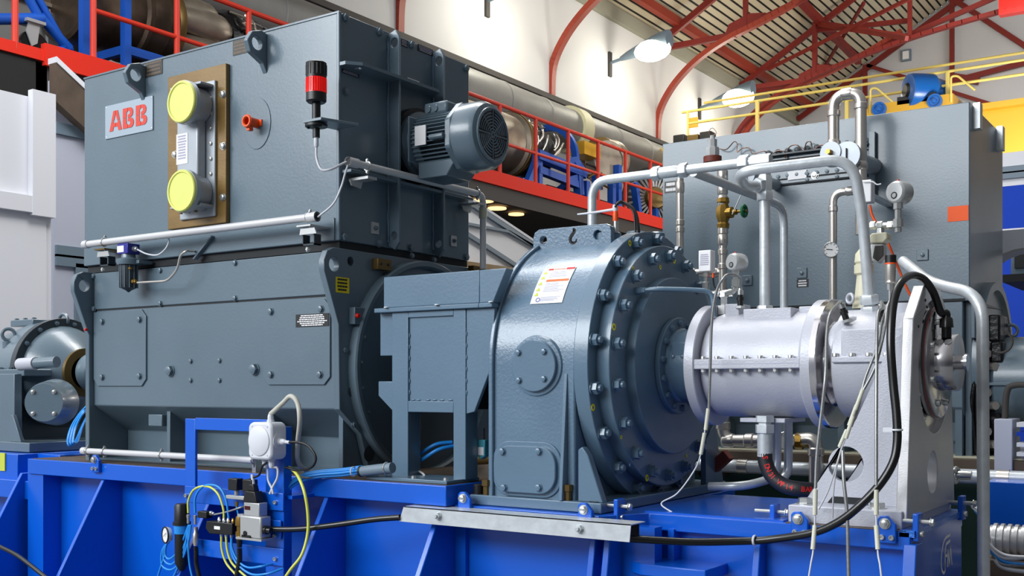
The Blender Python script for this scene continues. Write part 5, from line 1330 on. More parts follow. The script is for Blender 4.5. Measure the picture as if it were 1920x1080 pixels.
def stand():
    t = thing('bearing_stand', (-0.95, 3.36, 1.405), 'tall aluminium support stand with tapered end plate and triangular rib', 'stand')
    X0, X1 = -0.818, -0.787; C = 3.375
    pts = [(3.085, 1.432), (3.155, 1.99), (3.275, 2.092), (3.475, 2.092), (3.60, 1.99), (3.66, 1.432)]
    MB().prism(pts, 'X', X0, X1, [circle(C, 1.545, 0.062, 28), circle(AY, AZ - 0.012, 0.2, 44)]).obj('end_plate', 'alu', t, 0.003)
    MB().lathe((X0, AY, AZ - 0.012), SIDE, [(0.001, 0.215), (0.003, 0.215), (0.014, 0.17), (0.014, 0.001)], 44).obj('recess', 'brown_board' if False else 'steel', t)
    for px, py in ((1735, 563), (1738, 576), (1722, 612), (1725, 740), (1728, 766), (1735, 785)):
        fast(t, 'rivet', on_x(px, py, X1), SIDE, 0.005, 'ink_black' if py < 640 else 'zinc')
    GY = 3.2
    a = [on_y(px, py, GY) for px, py in ((1512, 948), (1607, 787), (1640, 715), (1672, 640), (1690, 620), (1690, 965))]
    P = [(a[0].x, 1.455), (a[1].x, a[1].z), (a[2].x, a[2].z), (a[3].x, a[3].z), (X0, a[4].z), (X0, 1.455)]
    h = on_y(1588, 870, GY)
    h2 = on_y(1592, 958, GY)
    MB().prism(P, 'Y', GY - 0.012, GY + 0.012, [circle(h.x, h.z, 0.052, 28)]).obj('front_rib', 'silver', t, 0.002)
    MB().prism([(p[0], p[1]) for p in P], 'Y', 3.52, 3.545, [circle(h.x, h.z, 0.052, 28)]).obj('rear_rib', 'silver', t, 0.002)
    MB().box(-1.119, -0.797, 3.07, 3.66, 1.405, 1.455).obj('base_plate', 'silver', t, 0.003)
    for px in (1510, 1645):
        x = xy(px, 3.12); fast(t, 'hex', (x, 3.12, 1.455), UP, 0.019, 'zinc')
    MB().prism([(h2.x - 0.06, 1.4555), (h2.x + 0.06, 1.4555), (h2.x + 0.045, 1.475), (h2.x - 0.045, 1.475)], 'Y', GY - 0.0135, GY - 0.012).obj('mouse_hole', 'seam', t)
stand()

# ---------------------------------------------------------------- blue base frame
def gusset_dirs():
    p0 = on_y(193, 903, 2.86); p1 = on_x(112, 1075, p0.x); return (p1.y - p0.y) / (p1.z - p0.z)
GS = gusset_dirs()
def base_frame():
    t = thing('base_frame', (-2.6, 3.3, 0), 'long bright blue welded base frame with sloping gusset ribs', 'base frame')
    m = MB().box(-4.6, -2.205, 2.85, 3.95, 1.402, 1.47).obj('top_beam', 'blue', t, 0.003)
    MB().box(-4.59, -2.21, 2.86, 3.9, 1.4695, 1.4715).obj('machined_top', 'channel', t)
    MB().box(-2.205, -1.65, 2.895, 3.95, 1.365, 1.404).obj('top_beam', 'blue', t, 0.003)
    MB().prism([(-1.65, 2.90), (-1.56, 3.05), (-0.77, 3.05), (-0.77, 3.69), (-1.65, 3.69)], 'Z', 1.352, 1.404).obj('top_beam', 'blue', t, 0.003)
    MB().box(-1.12, -0.78, 3.05, 3.67, 1.4035, 1.4055).obj('machined_top', 'channel', t)
    MB().prism([(-1.58, 3.06), (-1.13, 3.06), (-1.13, 3.68), (-1.58, 3.68)], 'Z', 1.404, 1.409).obj('cover_sheet', 'blue', t)
    MB().box(-4.59, -2.2, 2.95, 3.0, 0, 1.41).obj('web', 'blue', t)
    MB().box(-2.2, -1.5, 2.97, 3.02, 0, 1.37).obj('web', 'blue', t)
    MB().box(-1.55, -0.79, 3.09, 3.13, 0, 1.36).obj('web', 'blue', t)
    MB().prism([(3.06, 1.40), (3.665, 1.40), (3.72, 0.0), (2.9, 0.0)], 'X', -0.79, -0.768).obj('end_plate', 'blue', t, 0.002)
    MB().bar((-0.779, 3.05, 1.398), (-0.779, 3.67, 1.398), 0.04, 0.018).obj('weld_seam', 'blue_weld', t)
    MB().box(-4.62, -4.5, 2.86, 3.9, 0, 1.47).obj('end_plate', 'blue', t)
    # sloping gussets
    for px, Y, zt, yw, w in ((40, 2.86, 1.402, 2.99, .02), (193, 2.86, 1.402, 2.99, .02), (402, 2.86, 1.402, 2.99, .02), (612, 2.86, 1.402, 2.99, .02), (818, 2.86, 1.36, 3.0, .022), (1113, 2.9, 1.365, 3.0, .022), (1140, 2.9, 1.365, 3.0, .022), (1420, 3.05, 1.352, 3.12, .022), (1706, 3.05, 1.37, 3.12, .035)):
        x = xy(px, Y)
        k = GS if px < 1000 else GS * 0.35
        y1 = Y + (0.25 - zt) * k
        m = MB(); m.prism([(Y, zt), (yw, zt), (yw, 0.0), (y1, 0.0), (y1, 0.25)], 'X', x - w / 2, x + w / 2); m.obj('gusset', 'blue', t, 0.003)
    # little welded shelf low on the right bay
    a, b = on_y(1180, 1062, 2.95), on_y(1328, 1062, 2.95)
    MB().prism([(a.x, 2.96), (a.x + 0.05, 2.93), (b.x, 2.93), (b.x, 3.1), (a.x, 3.1)], 'Z', a.z - 0.02, a.z + 0.015).obj('shelf_bracket', 'blue', t, 0.003)
    MB().box(-1.49, -1.47, 3.04, 3.1, 0, 1.36).obj('stiffener', 'blue', t)
    # logo in white lines on the end plate
    X = -0.7675
    b = MB()
    c0 = on_x(1772, 1040, X)
    def L(p, q, w):   # logo strokes in pixel-free local units (y along the plate, z up)
        P = Vector((X, c0.y + p[0], c0.z + p[1])); Q = Vector((X, c0.y + q[0], c0.z + q[1])); d = (Q - P); n = d.cross(SIDE).normalized() * w / 2
        b._add([P - n, P + n, Q + n, Q - n], [(0, 1, 2, 3)])
    k = 0.001
    arc = [(42, 42), (0, 38), (-22, 18), (-30, -8), (-26, -30), (-12, -42), (0, -38), (2, -20)]
    A = catmull([(0, p[0] * k * 1.3, p[1] * k) for p in arc], 5)
    for i in range(len(A) - 1): L((A[i].y * 1.25, A[i].z * 1.25), (A[i + 1].y * 1.25, A[i + 1].z * 1.25), 0.009)
    for (p, q) in (((42, 28), (8, 24)), ((8, 24), (0, 10)), ((0, 10), (0, -34)), ((0, -4), (22, -4)), ((22, 16), (22, -34)), ((22, 16), (36, -34)), ((36, -34), (44, 18)), ((44, 18), (56, -34))):
        L((p[0] * k * 1.6, p[1] * k * 1.25), (q[0] * k * 1.6, q[1] * k * 1.25), 0.009)
    b.obj('logo', 'label_white', t, recalc=False)
base_frame()
def adjust_block(px, py, Y, where, side=False, h=0.075, w=0.05):
    if not side:
        p = on_y(px, py, Y)
        t = thing('adjusting_bracket', (p.x, Y, p.z - h / 2), 'small blue bracket with zinc adjusting screws ' + where, 'bracket', 'blue adjusting brackets')
        r = w * 0.45
        pts = [(p.x - w / 2, p.z - h / 2), (p.x + w / 2, p.z - h / 2), (p.x + w / 2, p.z + h / 2 - r), (p.x + w / 2 - r, p.z + h / 2), (p.x - w / 2 + r * .4, p.z + h / 2), (p.x - w / 2, p.z + h / 2 - r * .4)]
        MB().prism(pts, 'Y', Y - 0.016, Y).obj('plate', 'blue', t, 0.003)
        fast(t, 'hex', (p.x - 0.004, Y - 0.016, p.z + h * 0.22), FRONT, 0.0115, 'zinc')
        for dx in (-0.012, 0.014): fast(t, 'socket', (p.x + dx, Y - 0.016, p.z - h * 0.28), FRONT, 0.0075, 'zinc')
    else:
        p = on_y(px, py, Y)
        t = thing('adjusting_bracket', (p.x, Y, p.z - h / 2), 'small blue bracket with zinc adjusting screws ' + where, 'bracket', 'blue adjusting brackets')
        MB().box(p.x - 0.008, p.x + 0.008, Y - 0.02, Y + 0.03, p.z - h / 2, p.z + h / 2).obj('plate', 'blue', t, 0.003)
        MB().cyl((p.x - 0.06, Y, p.z + h * 0.2), (p.x + 0.04, Y, p.z + h * 0.2), 0.0065, n=10).obj('screw', 'zinc', t)
        fast(t, 'hex', (p.x + 0.035, Y, p.z + h * 0.2), SIDE, 0.0095, 'zinc'); fast(t, 'socket', (p.x + 0.008, Y, p.z - h * 0.25), SIDE, 0.0085, 'zinc')
adjust_block(184, 869, 2.85, 'under the left end of the lower conduit')
adjust_block(875, 943, 2.895, 'at the left corner of the round housing base')
adjust_block(1101, 965, 2.895, 'at the right corner of the round housing base')
adjust_block(1160, 958, 2.97, 'pushing sideways on the round housing base', True)
adjust_block(1502, 983, 3.05, 'at the left corner of the silver stand base')
adjust_block(1665, 992, 3.05, 'at the right corner of the silver stand base')
adjust_block(1720, 988, 3.08, 'pushing on the near end of the silver stand', True)
adjust_block(1803, 952, 3.62, 'pushing on the far end of the silver stand', True)
adjust_block(1452, 969, 3.12, 'left of the silver stand base plate', True)
# ================================================================ THE SECOND MACHINE SET BEHIND
BY = 5.3
def far_machine():
    a = on_y(1242, 268, BY); b = on_y(1818, 193, BY); zb = on_y(1500, 577, BY).z; y1 = yx(1880, b.x)
    t = thing('cooler_housing', ((a.x + b.x) / 2, BY, zb), 'second grey-blue cooler housing, standing behind the silver pipes', 'machine housing')
    MB().box(a.x, b.x, BY, y1, zb, (a.z + b.z) / 2).obj('shell', 'paint', t, 0.004)
    MB().box(a.x + 0.01, b.x - 0.02, BY - 0.006, BY, zb, zb + 0.012).obj('bottom_seal', 'seam', t)
    for px in (1827, 1870):
        y = yx(px, b.x); zt = (a.z + b.z) / 2
        MB().box(b.x, b.x + 0.03, y - 0.03, y + 0.03, zt - 0.11, zt + 0.01).obj('roof_clip', 'galv', t)
    # bolted panel with gasket lines
    p, q = on_y(1432, 298, BY), on_y(1632, 282, BY); p2, q2 = on_y(1432, 358, BY), on_y(1632, 350, BY)
    MB().box(p.x, q.x, BY - 0.012, BY, p2.z + 0.02, p.z + 0.0).obj('bolted_panel', 'paint', t, 0.002)
    for z in (p.z - 0.02, p2.z + 0.045, p2.z + 0.02): MB().box(p.x, q.x + 0.02, BY - 0.014, BY - 0.011, z - 0.004, z + 0.004).obj('gasket_line', 'seam', t)
    MB().box(q.x, q.x + 0.03, BY - 0.03, BY, p2.z - 0.1, p.z + 0.06).obj('panel_rail', 'paint', t, 0.002)
    MB().prism([(p.x - 0.02, p.z), (q.x, p.z), (q.x, p.z + 0.008), (p.x - 0.02, p.z + 0.008)], 'Y', BY - 0.05, BY).obj('panel_ledge', 'paint_dark', t)
    for k in range(11):
        x = p.x + 0.03 + k * (q.x - p.x - 0.04) / 10
        fast(t, 'hex', (x, BY - 0.012, p.z + 0.022), FRONT, 0.012, 'paint_dark')
        fast(t, 'hex', (x, BY - 0.012, p2.z + 0.062), FRONT, 0.009, 'paint')
        if k % 3 == 1: fast(t, 'hex', (x, BY - 0.012, p2.z + 0.032), FRONT, 0.009, 'paint')
    fast(t, 'hex', on_y(1528, 329, BY - 0.012), FRONT, 0.014, 'zinc')
    n0, n1 = on_y(1477, 322, BY - .02), on_y(1512, 334, BY - .02); o = MB().box(n0.x, n1.x, BY - 0.02, BY - 0.012, n1.z, n0.z).obj('nameplate', 'label_white', t); o['label'] = 'plain white nameplate'
    a1, b1 = on_y(1777, 388, BY), on_y(1816, 413, BY); o = MB().box(a1.x, b1.x, BY - 0.002, BY, b1.z, a1.z).obj('sticker', 'orange_tape', t); o['label'] = 'bright orange sticker'
    for px, py in ((1402, 526), (1504, 512), (1730, 478)):
        p = on_y(px, py, BY); MB().box(p.x - 0.026, p.x + 0.026, BY - 0.008, BY, p.z - 0.026, p.z + 0.026).obj('bolt_pad', 'paint', t, 0.002); fast(t, 'hex', (p.x, BY - 0.008, p.z), FRONT, 0.009, 'paint')
    label_front(t, 1494, 524, 1516, 538, BY, 3, seed=31, fill=(0.75, 0.95))
    label_front(t, 1246, 341, 1270, 360, BY, 2, 'label_grey', 'label_white', seed=32, fill=(0.75, 0.95))
    m = thing('electric_motor', (-2.2, BY + 0.4, 1.47), 'second grey motor body seen under the silver cylinders', 'motor')
    MB().prism([(BY, zb), (BY, 1.70), (BY + 0.14, 1.60), (BY + 0.14, 1.47), (BY + 0.8, 1.47), (BY + 0.8, zb)], 'X', a.x, b.x - 0.03).obj('body', 'paint', m, 0.004)
    MB().box(a.x + 0.02, b.x - 0.03, BY - 0.005, BY, 1.95, 1.956).obj('seam', 'seam', m)
    for px in (1350, 1460, 1570, 1700, 1790):
        x = xy(px, BY); MB().prism([(BY + 0.01, 1.70), (BY + 0.01, 1.47), (BY + 0.15, 1.47), (BY + 0.15, 1.63)], 'X', x, x + 0.03).obj('foot_gusset', 'paint', m)
    xr = b.x - 0.03
    MB().box(xr, xr + 0.03, BY + 0.05, BY + 0.9, 1.47, zb).obj('end_plate', 'paint', m, 0.003)
    MB().lathe((xr + 0.03, BY + 0.46, AZ + 0.02), SIDE, [(0, 0.42), (0.04, 0.42), (0.04, 0.38), (0.02, 0.37), (0.02, 0.001)], 48).obj('bell_ring', 'paint', m)
    pr = on_x(1805, 640, xr)
    MB().prism([(BY + 0.02, 2.02), (BY + 0.10, 2.02), (BY + 0.12, 2.18), (BY + 0.02, 2.19)], 'X', xr + 0.03, xr + 0.05).obj('lifting_ear', 'paint', m, 0.004)
    f = thing('base_frame', (-2, BY + 0.4, 0), 'dark green base frame with a brown top channel, behind the blue frame', 'base frame')
    MB().box(-4.2, 0.9, BY - 0.08, BY + 1.0, 1.40, 1.47).obj('top_channel', 'channel', f, 0.002)
    MB().box(-4.2, 0.9, BY - 0.06, BY + 0.95, 1.472, 1.478).obj('top_strip', 'beige', f)
    MB().box(-4.15, 0.0, BY - 0.02, BY + 0.9, 0, 1.40).obj('skirt', 'floor_green', f)
    # long pipe along it
    z = on_y(1300, 872, BY - 0.25).z
    g = thing('long_pipe', (-1.5, BY - 0.25, z), 'long straight galvanised pipe lying low in front of the green base frame', 'pipe')
    MB().cyl((-3.6, BY - 0.2, z), (1.0, BY - 0.2, z), 0.033, n=18).obj('pipe', 'galv', g)
    for px in (1385, 1870): x = xy(px, BY - 0.2); MB().cyl((x, BY - 0.2, z), (x + 0.05, BY - 0.2, z), 0.037, n=18).obj('joint_sleeve', 'inox', g)
    for px in (1330, 1700, 1900): x = xy(px, BY - 0.2); MB().box(x, x + 0.03, BY - 0.22, BY - 0.02, z - 0.06, z - 0.03).obj('pipe_shelf', 'channel', g)
far_machine()

# ---- stainless pipework
def pipe(name, pts, r, m, label, cat='pipe', group=None, bend=0.05, n=16, rings=(), nuts=(), ringm=None):
    """pts are 3-D points; rings/nuts are (index segment, fraction, length, radius factor)"""
    P = [Vector(p) for p in pts]
    t = thing(name, P[-1] if P[-1].z < P[0].z else P[0], label, cat, group)
    MB().tube(fillet(P, bend, 9), r, n).obj('tube', m, t, angle=60)
    for (i, f, L, k) in rings:
        d = (P[i + 1] - P[i]).normalized(); c = P[i].lerp(P[i + 1], f)
        MB().lathe(c - d * L / 2, d, [(0, r * 1.02), (L * 0.15, r * k), (L * 0.85, r * k), (L, r * 1.02)], n, cap=False).obj('press_joint', ringm or m, t)
    for (i, f, L, k) in nuts:
        d = (P[i + 1] - P[i]).normalized(); c = P[i].lerp(P[i + 1], f)
        MB().lathe(c - d * L / 2, d, [(0, r * k * 0.94), (L * 0.12, r * k), (L * 0.88, r * k), (L, r * k * 0.94)], 6).obj('hex_nut', ringm or m, t, 0.001)
    return t
SY = 5.05
pipe('stainless_pipe', wp((1275, 335, SY), (1275, 500, SY)), 0.019, 'inox', 'upright stainless pipe nearest the round housing', rings=((0, .1, .06, 1.2), (0, .5, .03, 1.2), (0, .58, .03, 1.2), (0, .95, .03, 1.2)))
pipe('stainless_pipe', wp((1355, 318, SY), (1355, 545, SY)), 0.021, 'inox', 'upright stainless pipe carrying the brass valve with green wheel', rings=((0, .05, .06, 1.25), (0, .17, .05, 1.25), (0, .27, .07, 1.3), (0, .5, .05, 1.3), (0, .58, .06, 1.25), (0, .68, .03, 1.2), (0, .8, .03, 1.2)))
pipe('stainless_pipe', wp((1283, 511, SY), (1352, 511, SY)), 0.018, 'inox', 'short level stainless stub beside the last flange bolt', rings=((0, .25, .03, 1.25), (0, .8, .05, 1.3)))
pipe('stainless_pipe', wp((1563, 312, SY), (1563, 180, SY), (1614, 172, SY), (1615, 440, SY)), 0.026, 'inox', 'tall inverted-U stainless pipe looping above the far cooler housing', bend=0.07, rings=((0, .18, .05, 1.22), (0, .3, .05, 1.22), (0, .75, .03, 1.2), (1, .5, .05, 1.1), (2, .1, .03, 1.2), (2, .52, .04, 1.18), (2, .75, .04, 1.18)))
pipe('stainless_pipe', wp((1602, 357, SY), (1562, 362, SY), (1562, 610, SY)), 0.018, 'inox', 'stainless pipe with elbow carrying the round dial gauge', bend=0.06, rings=((0, .2, .04, 1.2), (1, .12, .03, 1.2)))
def pipe_flanges():
    for px, py, r, lab in ((1560, 287, 0.05, 'small blind steel flange with a brass nipple at the foot of the inverted-U pipe'), (1590, 293, 0.065, 'larger steel flange with a cross slot beside the inverted-U pipe'), (1403, 330, 0.045, 'steel flange half hidden behind the pipe elbow')):
        p = on_y(px, py, SY - 0.05)
        t = thing('pipe_flange', p, lab, 'flange')
        MB().lathe(p, (0.1, 1, 0), [(-0.02, 0.001), (-0.02, r), (0.0, r), (0.0, r * 0.6), (0.3, r * 0.6)], 28).obj('disc', 'grey_cast', t)
        if px == 1560: MB().lathe(p, (-0.1, -1, 0), [(0.02, 0.014), (0.05, 0.012), (0.05, 0.001)], 6).obj('nipple', 'brass', t)
        else: MB().box(p.x - 0.002, p.x + 0.002, p.y - 0.03, p.y - 0.02, p.z - r * 0.5, p.z + r * 0.5).obj('slot', 'ink_black', t)
pipe_flanges()
def valve():
    c = on_y(1356, 400, SY)
    t = thing('shutoff_valve', c, 'brass globe valve with a green handwheel and a thin wire handle', 'valve')
    MB().lathe((c.x, c.y, c.z - 0.075), UP, [(0, 0.03), (0.02, 0.033), (0.03, 0.026), (0.06, 0.037), (0.09, 0.037), (0.12, 0.026), (0.13, 0.033), (0.15, 0.03)], 8).obj('body', 'brass', t)
    d = Vector((1, -0.1, 0.0)).normalized()
    MB().lathe(c, d, [(0, 0.028), (0.05, 0.028), (0.055, 0.014), (0.075, 0.014), (0.075, 0.007), (0.13, 0.007)], 12).obj('bonnet', 'brass', t)
    w = c + d * 0.115
    o = MB().torus(w, d, 0.026, 0.008, 24, 8); o.bar(w - Vector((0, 0, .026)), w + Vector((0, 0, .026)), 0.008, 0.008, up=(1, 0, 0)); o.lathe(w - d * 0.008, d, [(0, 0.01), (0.016, 0.01)], 10)
    o.obj('handwheel', 'green', t)['label'] = 'green handwheel'
    MB().tube(wp((1373, 402, SY - .03), (1399, 345, SY - .03)), 0.003, 6).obj('wire_handle', 'zinc', t)
valve()
def relief_valve():
    c = on_y(1336, 300, SY); z = lambda py: on_y(1336, py, SY).z
    t = thing('relief_valve', c, 'silver relief valve with a coil of thin wire on a coppery flange', 'valve')
    MB().lathe((c.x, SY, z(305)), UP, [(0, 0.045), (0.03, 0.045)], 16).obj('flange', 'rust', t)
    MB().lathe((c.x, SY, z(298)), UP, [(0, 0.034), (0.04, 0.036), (z(277) - z(298), 0.033), (z(276) - z(298), 0.024), (z(262) - z(298), 0.024), (z(261) - z(298), 0.014), (z(254) - z(298), 0.012)], 8).obj('body', 'light_metal', t)
    MB().tube(catmull([(c.x - 0.01, SY, z(256)), (c.x - 0.02, SY, z(246)), (c.x + 0.0, SY, z(240)), (c.x + 0.02, SY, z(250)), (c.x - 0.0, SY, z(255)), (c.x - 0.03, SY, z(262))], 6), 0.0018, 6).obj('wire', 'copper', t)
relief_valve()
cable('capillary_line', wp((1345, 278, BY - .03), (1362, 280, BY - .03), (1376, 266, BY - .03), (1382, 270, BY - .03), (1382, 285, BY - .03), (1392, 278, BY - .03), (1405, 278, BY - .03), (1411, 288, BY - .03), (1425, 285, BY - .03), (1435, 284, BY - .03), (1441, 296, BY - .03), (1455, 284, BY - .03), (1470, 284, BY - .03), (1473, 296, BY - .03), (1480, 276, BY - .03), (1495, 272, BY - .03), (1506, 284, BY - .03), (1512, 268, BY - .03), (1520, 266, BY - .03), (1525, 280, BY - .03), (1540, 272, BY - .03), (1555, 277, BY - .03)), 0.0028, 'copper', 'wavy copper capillary line crossing the second cooler housing', 'pipe', n=6)
def dial(px, py, Y, r, label, facing=(0.35, -1, 0), needle=0.4):
    c = on_y(px, py, Y); f = Vector(facing).normalized()
    t = thing('dial_gauge', c, label, 'gauge')
    MB().lathe(c + f * -0.02, f, [(0, r * 0.9), (0.0, r), (0.022, r), (0.024, r * 0.96), (0.02, r * 0.9)], 32, cap=False).obj('case', 'zinc', t)
    MB().cyl(c + Vector((0, 0.0, 0)) - f * 0.02, c - f * (0.2 if py > 700 else 0.04), 0.008, n=8).obj('stem', 'zinc', t)
    MB().lathe(c + f * -0.004, f, [(0, r * 0.93), (0.002, r * 0.93), (0.002, 0.001)], 32).obj('face', 'gauge_face', t)
    u = f.cross(Vector(UP)).normalized(); w = u.cross(f).normalized(); o = c + f * 0.0
    q = MB()
    for k in range(9):
        a = math.radians(-40 + k * 32.5); e = u * math.cos(a) + w * math.sin(a); q.bar(o + e * r * 0.68, o + e * r * 0.84, r * 0.05, r * 0.02, up=f)
    q.obj('scale_marks', 'ink_black', t)
    e = u * math.cos(needle) + w * math.sin(needle); MB().bar(o - e * r * 0.2, o + e * r * 0.6, r * 0.09, r * 0.02, up=f).obj('needle', 'ink_black', t)
    return t
dial(1558, 468, SY - 0.03, 0.036, 'round white dial gauge on the stainless elbow pipe', needle=0.1)

# ---- galvanised pipework of the front machine
GZ = (on_y(1250, 325, 3.45).z + on_y(1415, 301, 3.45).z) / 2
xA = xy(1110, 3.45); xT = xy(1430, 3.45)
pipe('galvanised_pipe', [(xA, 3.45, on_y(1110, 440, 3.45).z), (xA, 3.45, GZ), (xT, 3.45, GZ)], 0.0165, 'galv', 'galvanised pipe rising behind the lifting plate and running right to the union', bend=0.07,
     rings=((1, .47, .085, 1.25),), nuts=((1, .40, .03, 1.6), (1, .56, .03, 1.6), (1, .90, .035, 1.65), (1, .99, .07, 1.35)))
V0 = on_y(1433, 345, 3.45); Vb = on_y(1434, 585, 3.45)
pipe('galvanised_pipe', [(Vb.x, 3.45, Vb.z - 0.02), (Vb.x, 3.45, V0.z - 0.01), (Vb.x, 3.45, GZ - 0.03)], 0.0175, 'galv', 'straight galvanised standpipe screwed into the top of the torque housing', bend=0.001,
     nuts=((0, .06, .03, 1.6), (0, .0, .04, 1.75), (0, .93, .03, 1.6), (1, .1, .06, 1.45), (1, .8, .045, 1.2)))
Bb = on_y(1632, 590, 3.38)
pipe('galvanised_pipe', [Bb] + wp((1617, 400, 3.33), (1598, 296, 3.28), (1382, 322, 3.2), (1398, 350, 3.36), (1432, 346, 3.45)), 0.0165, 'galv', 'big galvanised pipe arching from the bearing cylinder back to the standpipe', bend=0.075,
     nuts=((0, .04, .028, 1.75), (0, .15, .03, 1.75), (0, .0, .05, 1.6), (4, .75, .03, 1.5)))
xC = xy(1300, 3.45)
cc = on_x(1470, 392, xC)
pipe('galvanised_pipe', [(xC, 3.45, GZ - 0.01), (xC, cc.y, GZ - 0.01), (xC + 0.0, cc.y, 1.95)], 0.016, 'galv', 'galvanised pipe running away behind the standpipe and bending down', bend=0.09)
pipe('galvanised_pipe', wp((1693, 490, 3.9), (1745, 532, 3.7), (1842, 552, 3.6), (1845, 1200, 3.6)), 0.0185, 'galv', 'tall galvanised pipe passing down at the right of the silver stand', bend=0.09)
# U pipes under the silver barrel
pipe('galvanised_pipe', wp((1457, 775, 3.75), (1457, 895, 3.75), (1395, 912, 3.6), (1330, 912, 3.6)), 0.0155, 'galv', 'left galvanised down pipe sweeping away under the silver barrel', bend=0.07)
pipe('galvanised_pipe', wp((1478, 770, 3.8), (1478, 890, 3.8), (1455, 905, 3.75)), 0.0155, 'galv', 'right galvanised down pipe under the silver barrel', bend=0.07)
pipe('stainless_pipe', wp((1356, 770, SY), (1356, 826, SY), (1428, 826, SY)), 0.03, 'inox', 'stainless elbow and level pipe low under the left silver flange', bend=0.07, rings=((0, .5, .04, 1.2), (1, .15, .06, 1.2), (1, .7, .05, 1.2)))
pipe('stainless_pipe', wp((1490, 827, SY), (1530, 822, SY), (1530, 905, SY)), 0.034, 'inox', 'dull stainless elbow dropping right of the small dial under the barrel', bend=0.08, rings=((1, .3, .04, 1.15),))
MBx = MB().lathe(on_y(1486, 827, SY), SIDE, [(0, .02), (0.02, .04), (0.05, .04), (0.06, .028), (0.1, .034)], 8)
tag(MBx.obj('brass_union', 'brass'), 'brass union between the small dial and the low stainless elbow', 'pipe fitting')
dial(1473, 826, SY - 0.12, 0.042, 'small dial gauge half hidden by the galvanised down pipes', needle=1.2)
tag(MB().bar(on_y(1318, 895, 3.82), on_y(1366, 852, 3.82), 0.042, 0.042).obj('square_tube', 'rust', None, 0.002), 'short red-brown square tube lying slanted behind the round housing', 'tube')

# black hose with red lettering
def fat_hose():
    Y = 3.30
    t = thing('coolant_hose', on_y(1435, 800, Y), 'thick black hose with red lettering below the silver barrel', 'hose')
    P = catmull(wp((1434, 850, Y), (1436, 868, Y), (1447, 892, Y), (1470, 910, Y), (1500, 917, Y), (1540, 918, 3.36), (1580, 914, 3.45)), 10)
    r = 0.0235
    MB().tube(P, r, 18).obj('hose', 'hose', t, angle=60)
    x = P[0].x; z = lambda py: on_y(1434, py, Y).z
    MB().cyl((x, Y, z(856)), (x, Y, z(812)), 0.0235, n=20).obj('ferrule', 'galv', t)
    MB().lathe((x, Y, z(812)), UP, [(0, 0.031), (z(796) - z(812), 0.031)], 6).obj('hex_nut', 'galv', t, 0.001)
    MB().lathe((x, Y, z(796)), UP, [(0, 0.022), (0.008, 0.022), (0.008, 0.03), (0.028, 0.03)], 6).obj('adapter', 'galv', t)
    s = 'S  DN 31  WP 14 BAR'
    # arc length placement on the camera side of the hose
    L = [0]
    for i in range(len(P) - 1): L.append(L[-1] + (P[i + 1] - P[i]).length)
    d0 = 0.012; step = (L[-1] * 0.60 - d0) / len(s)
    m = MB()
    for k, ch in enumerate(s):
        if ch == ' ': continue
        d = d0 + k * step
        i = max(j for j in range(len(L)) if L[j] <= d); i = min(i, len(P) - 2)
        f = (d - L[i]) / (L[i + 1] - L[i]); c = P[i].lerp(P[i + 1], f); tn = (P[i + 1] - P[i]).normalized()
        view = (Vector((0, 0, CAMZ)) - c).normalized(); up = view.cross(tn).normalized(); nn = tn.cross(up).normalized()
        m.text(ch, 0.0225, c + nn * (r + 0.0008), tn, up, 0.0, True)
    m.obj('lettering', 'ink_red', t, recalc=False)['label'] = 'red letters along the hose'
fat_hose()

# ---- transmitters, gauges and fittings standing on the housings
def box_sensor():
    Y = 3.42
    t = thing('solenoid_box', on_y(1326, 545, Y), 'pale rectangular solenoid box on a small elbow fitting', 'sensor')
    a, b = on_y(1314, 471, Y), on_y(1337, 509, Y)
    MB().box(a.x, b.x, Y - 0.02, Y + 0.02, b.z, a.z).obj('body', 'label_white', t, 0.003)
    text_bars(MB(), (a.x + 0.004, Y - 0.0203, a.z - 0.012), (1, 0, 0), (0, 0, 1), b.x - a.x - 0.008, 0.04, 6, (0.7, 0.95), 8).obj('print', 'ink_grey', t, recalc=False)
    x = (a.x + b.x) / 2 - 0.003; z = lambda py: on_y(1326, py, Y).z
    MB().lathe((x, Y, z(546)), UP, [(0, 0.012), (0.008, 0.014), (z(530) - z(546), 0.014), (z(528) - z(546), 0.009), (z(520) - z(546), 0.009), (z(519) - z(546), 0.013), (z(509) - z(546), 0.012)], 8).obj('stem_fitting', 'zinc', t)
    MB().tube(fillet(wp((1326, 540, Y), (1327, 551, Y), (1372, 547, Y)), 0.012), 0.0085, 12).obj('elbow', 'zinc', t)
    for px in (1342, 1366): MB().lathe(on_y(px, 549, Y), SIDE, [(0, 0.0125), (0.016, 0.0125)], 6).obj('union_nut', 'zinc', t)
    MB().cyl(on_y(1337, 512, Y), on_y(1337, 521, Y), 0.004, n=10).obj('orange_sleeve', 'orange_plastic', t)
    MB().tube(catmull(wp((1337, 521, Y), (1339, 535, Y), (1345, 545, Y), (1350, 560, Y + .05)), 5), 0.003, 8).obj('lead', 'black', t)
    q = on_y(1357, 600, Y); z2 = lambda py: on_y(1357, py, Y).z
    MB().lathe((q.x, Y, AZ + 0.17), UP, [(0, 0.024), (0.03, 0.024), (0.03, 0.012), (0.055, 0.012), (0.06, 0.016), (z2(550) - AZ - 0.17, 0.014)], 6).obj('port_stack', 'zinc', t)
box_sensor()
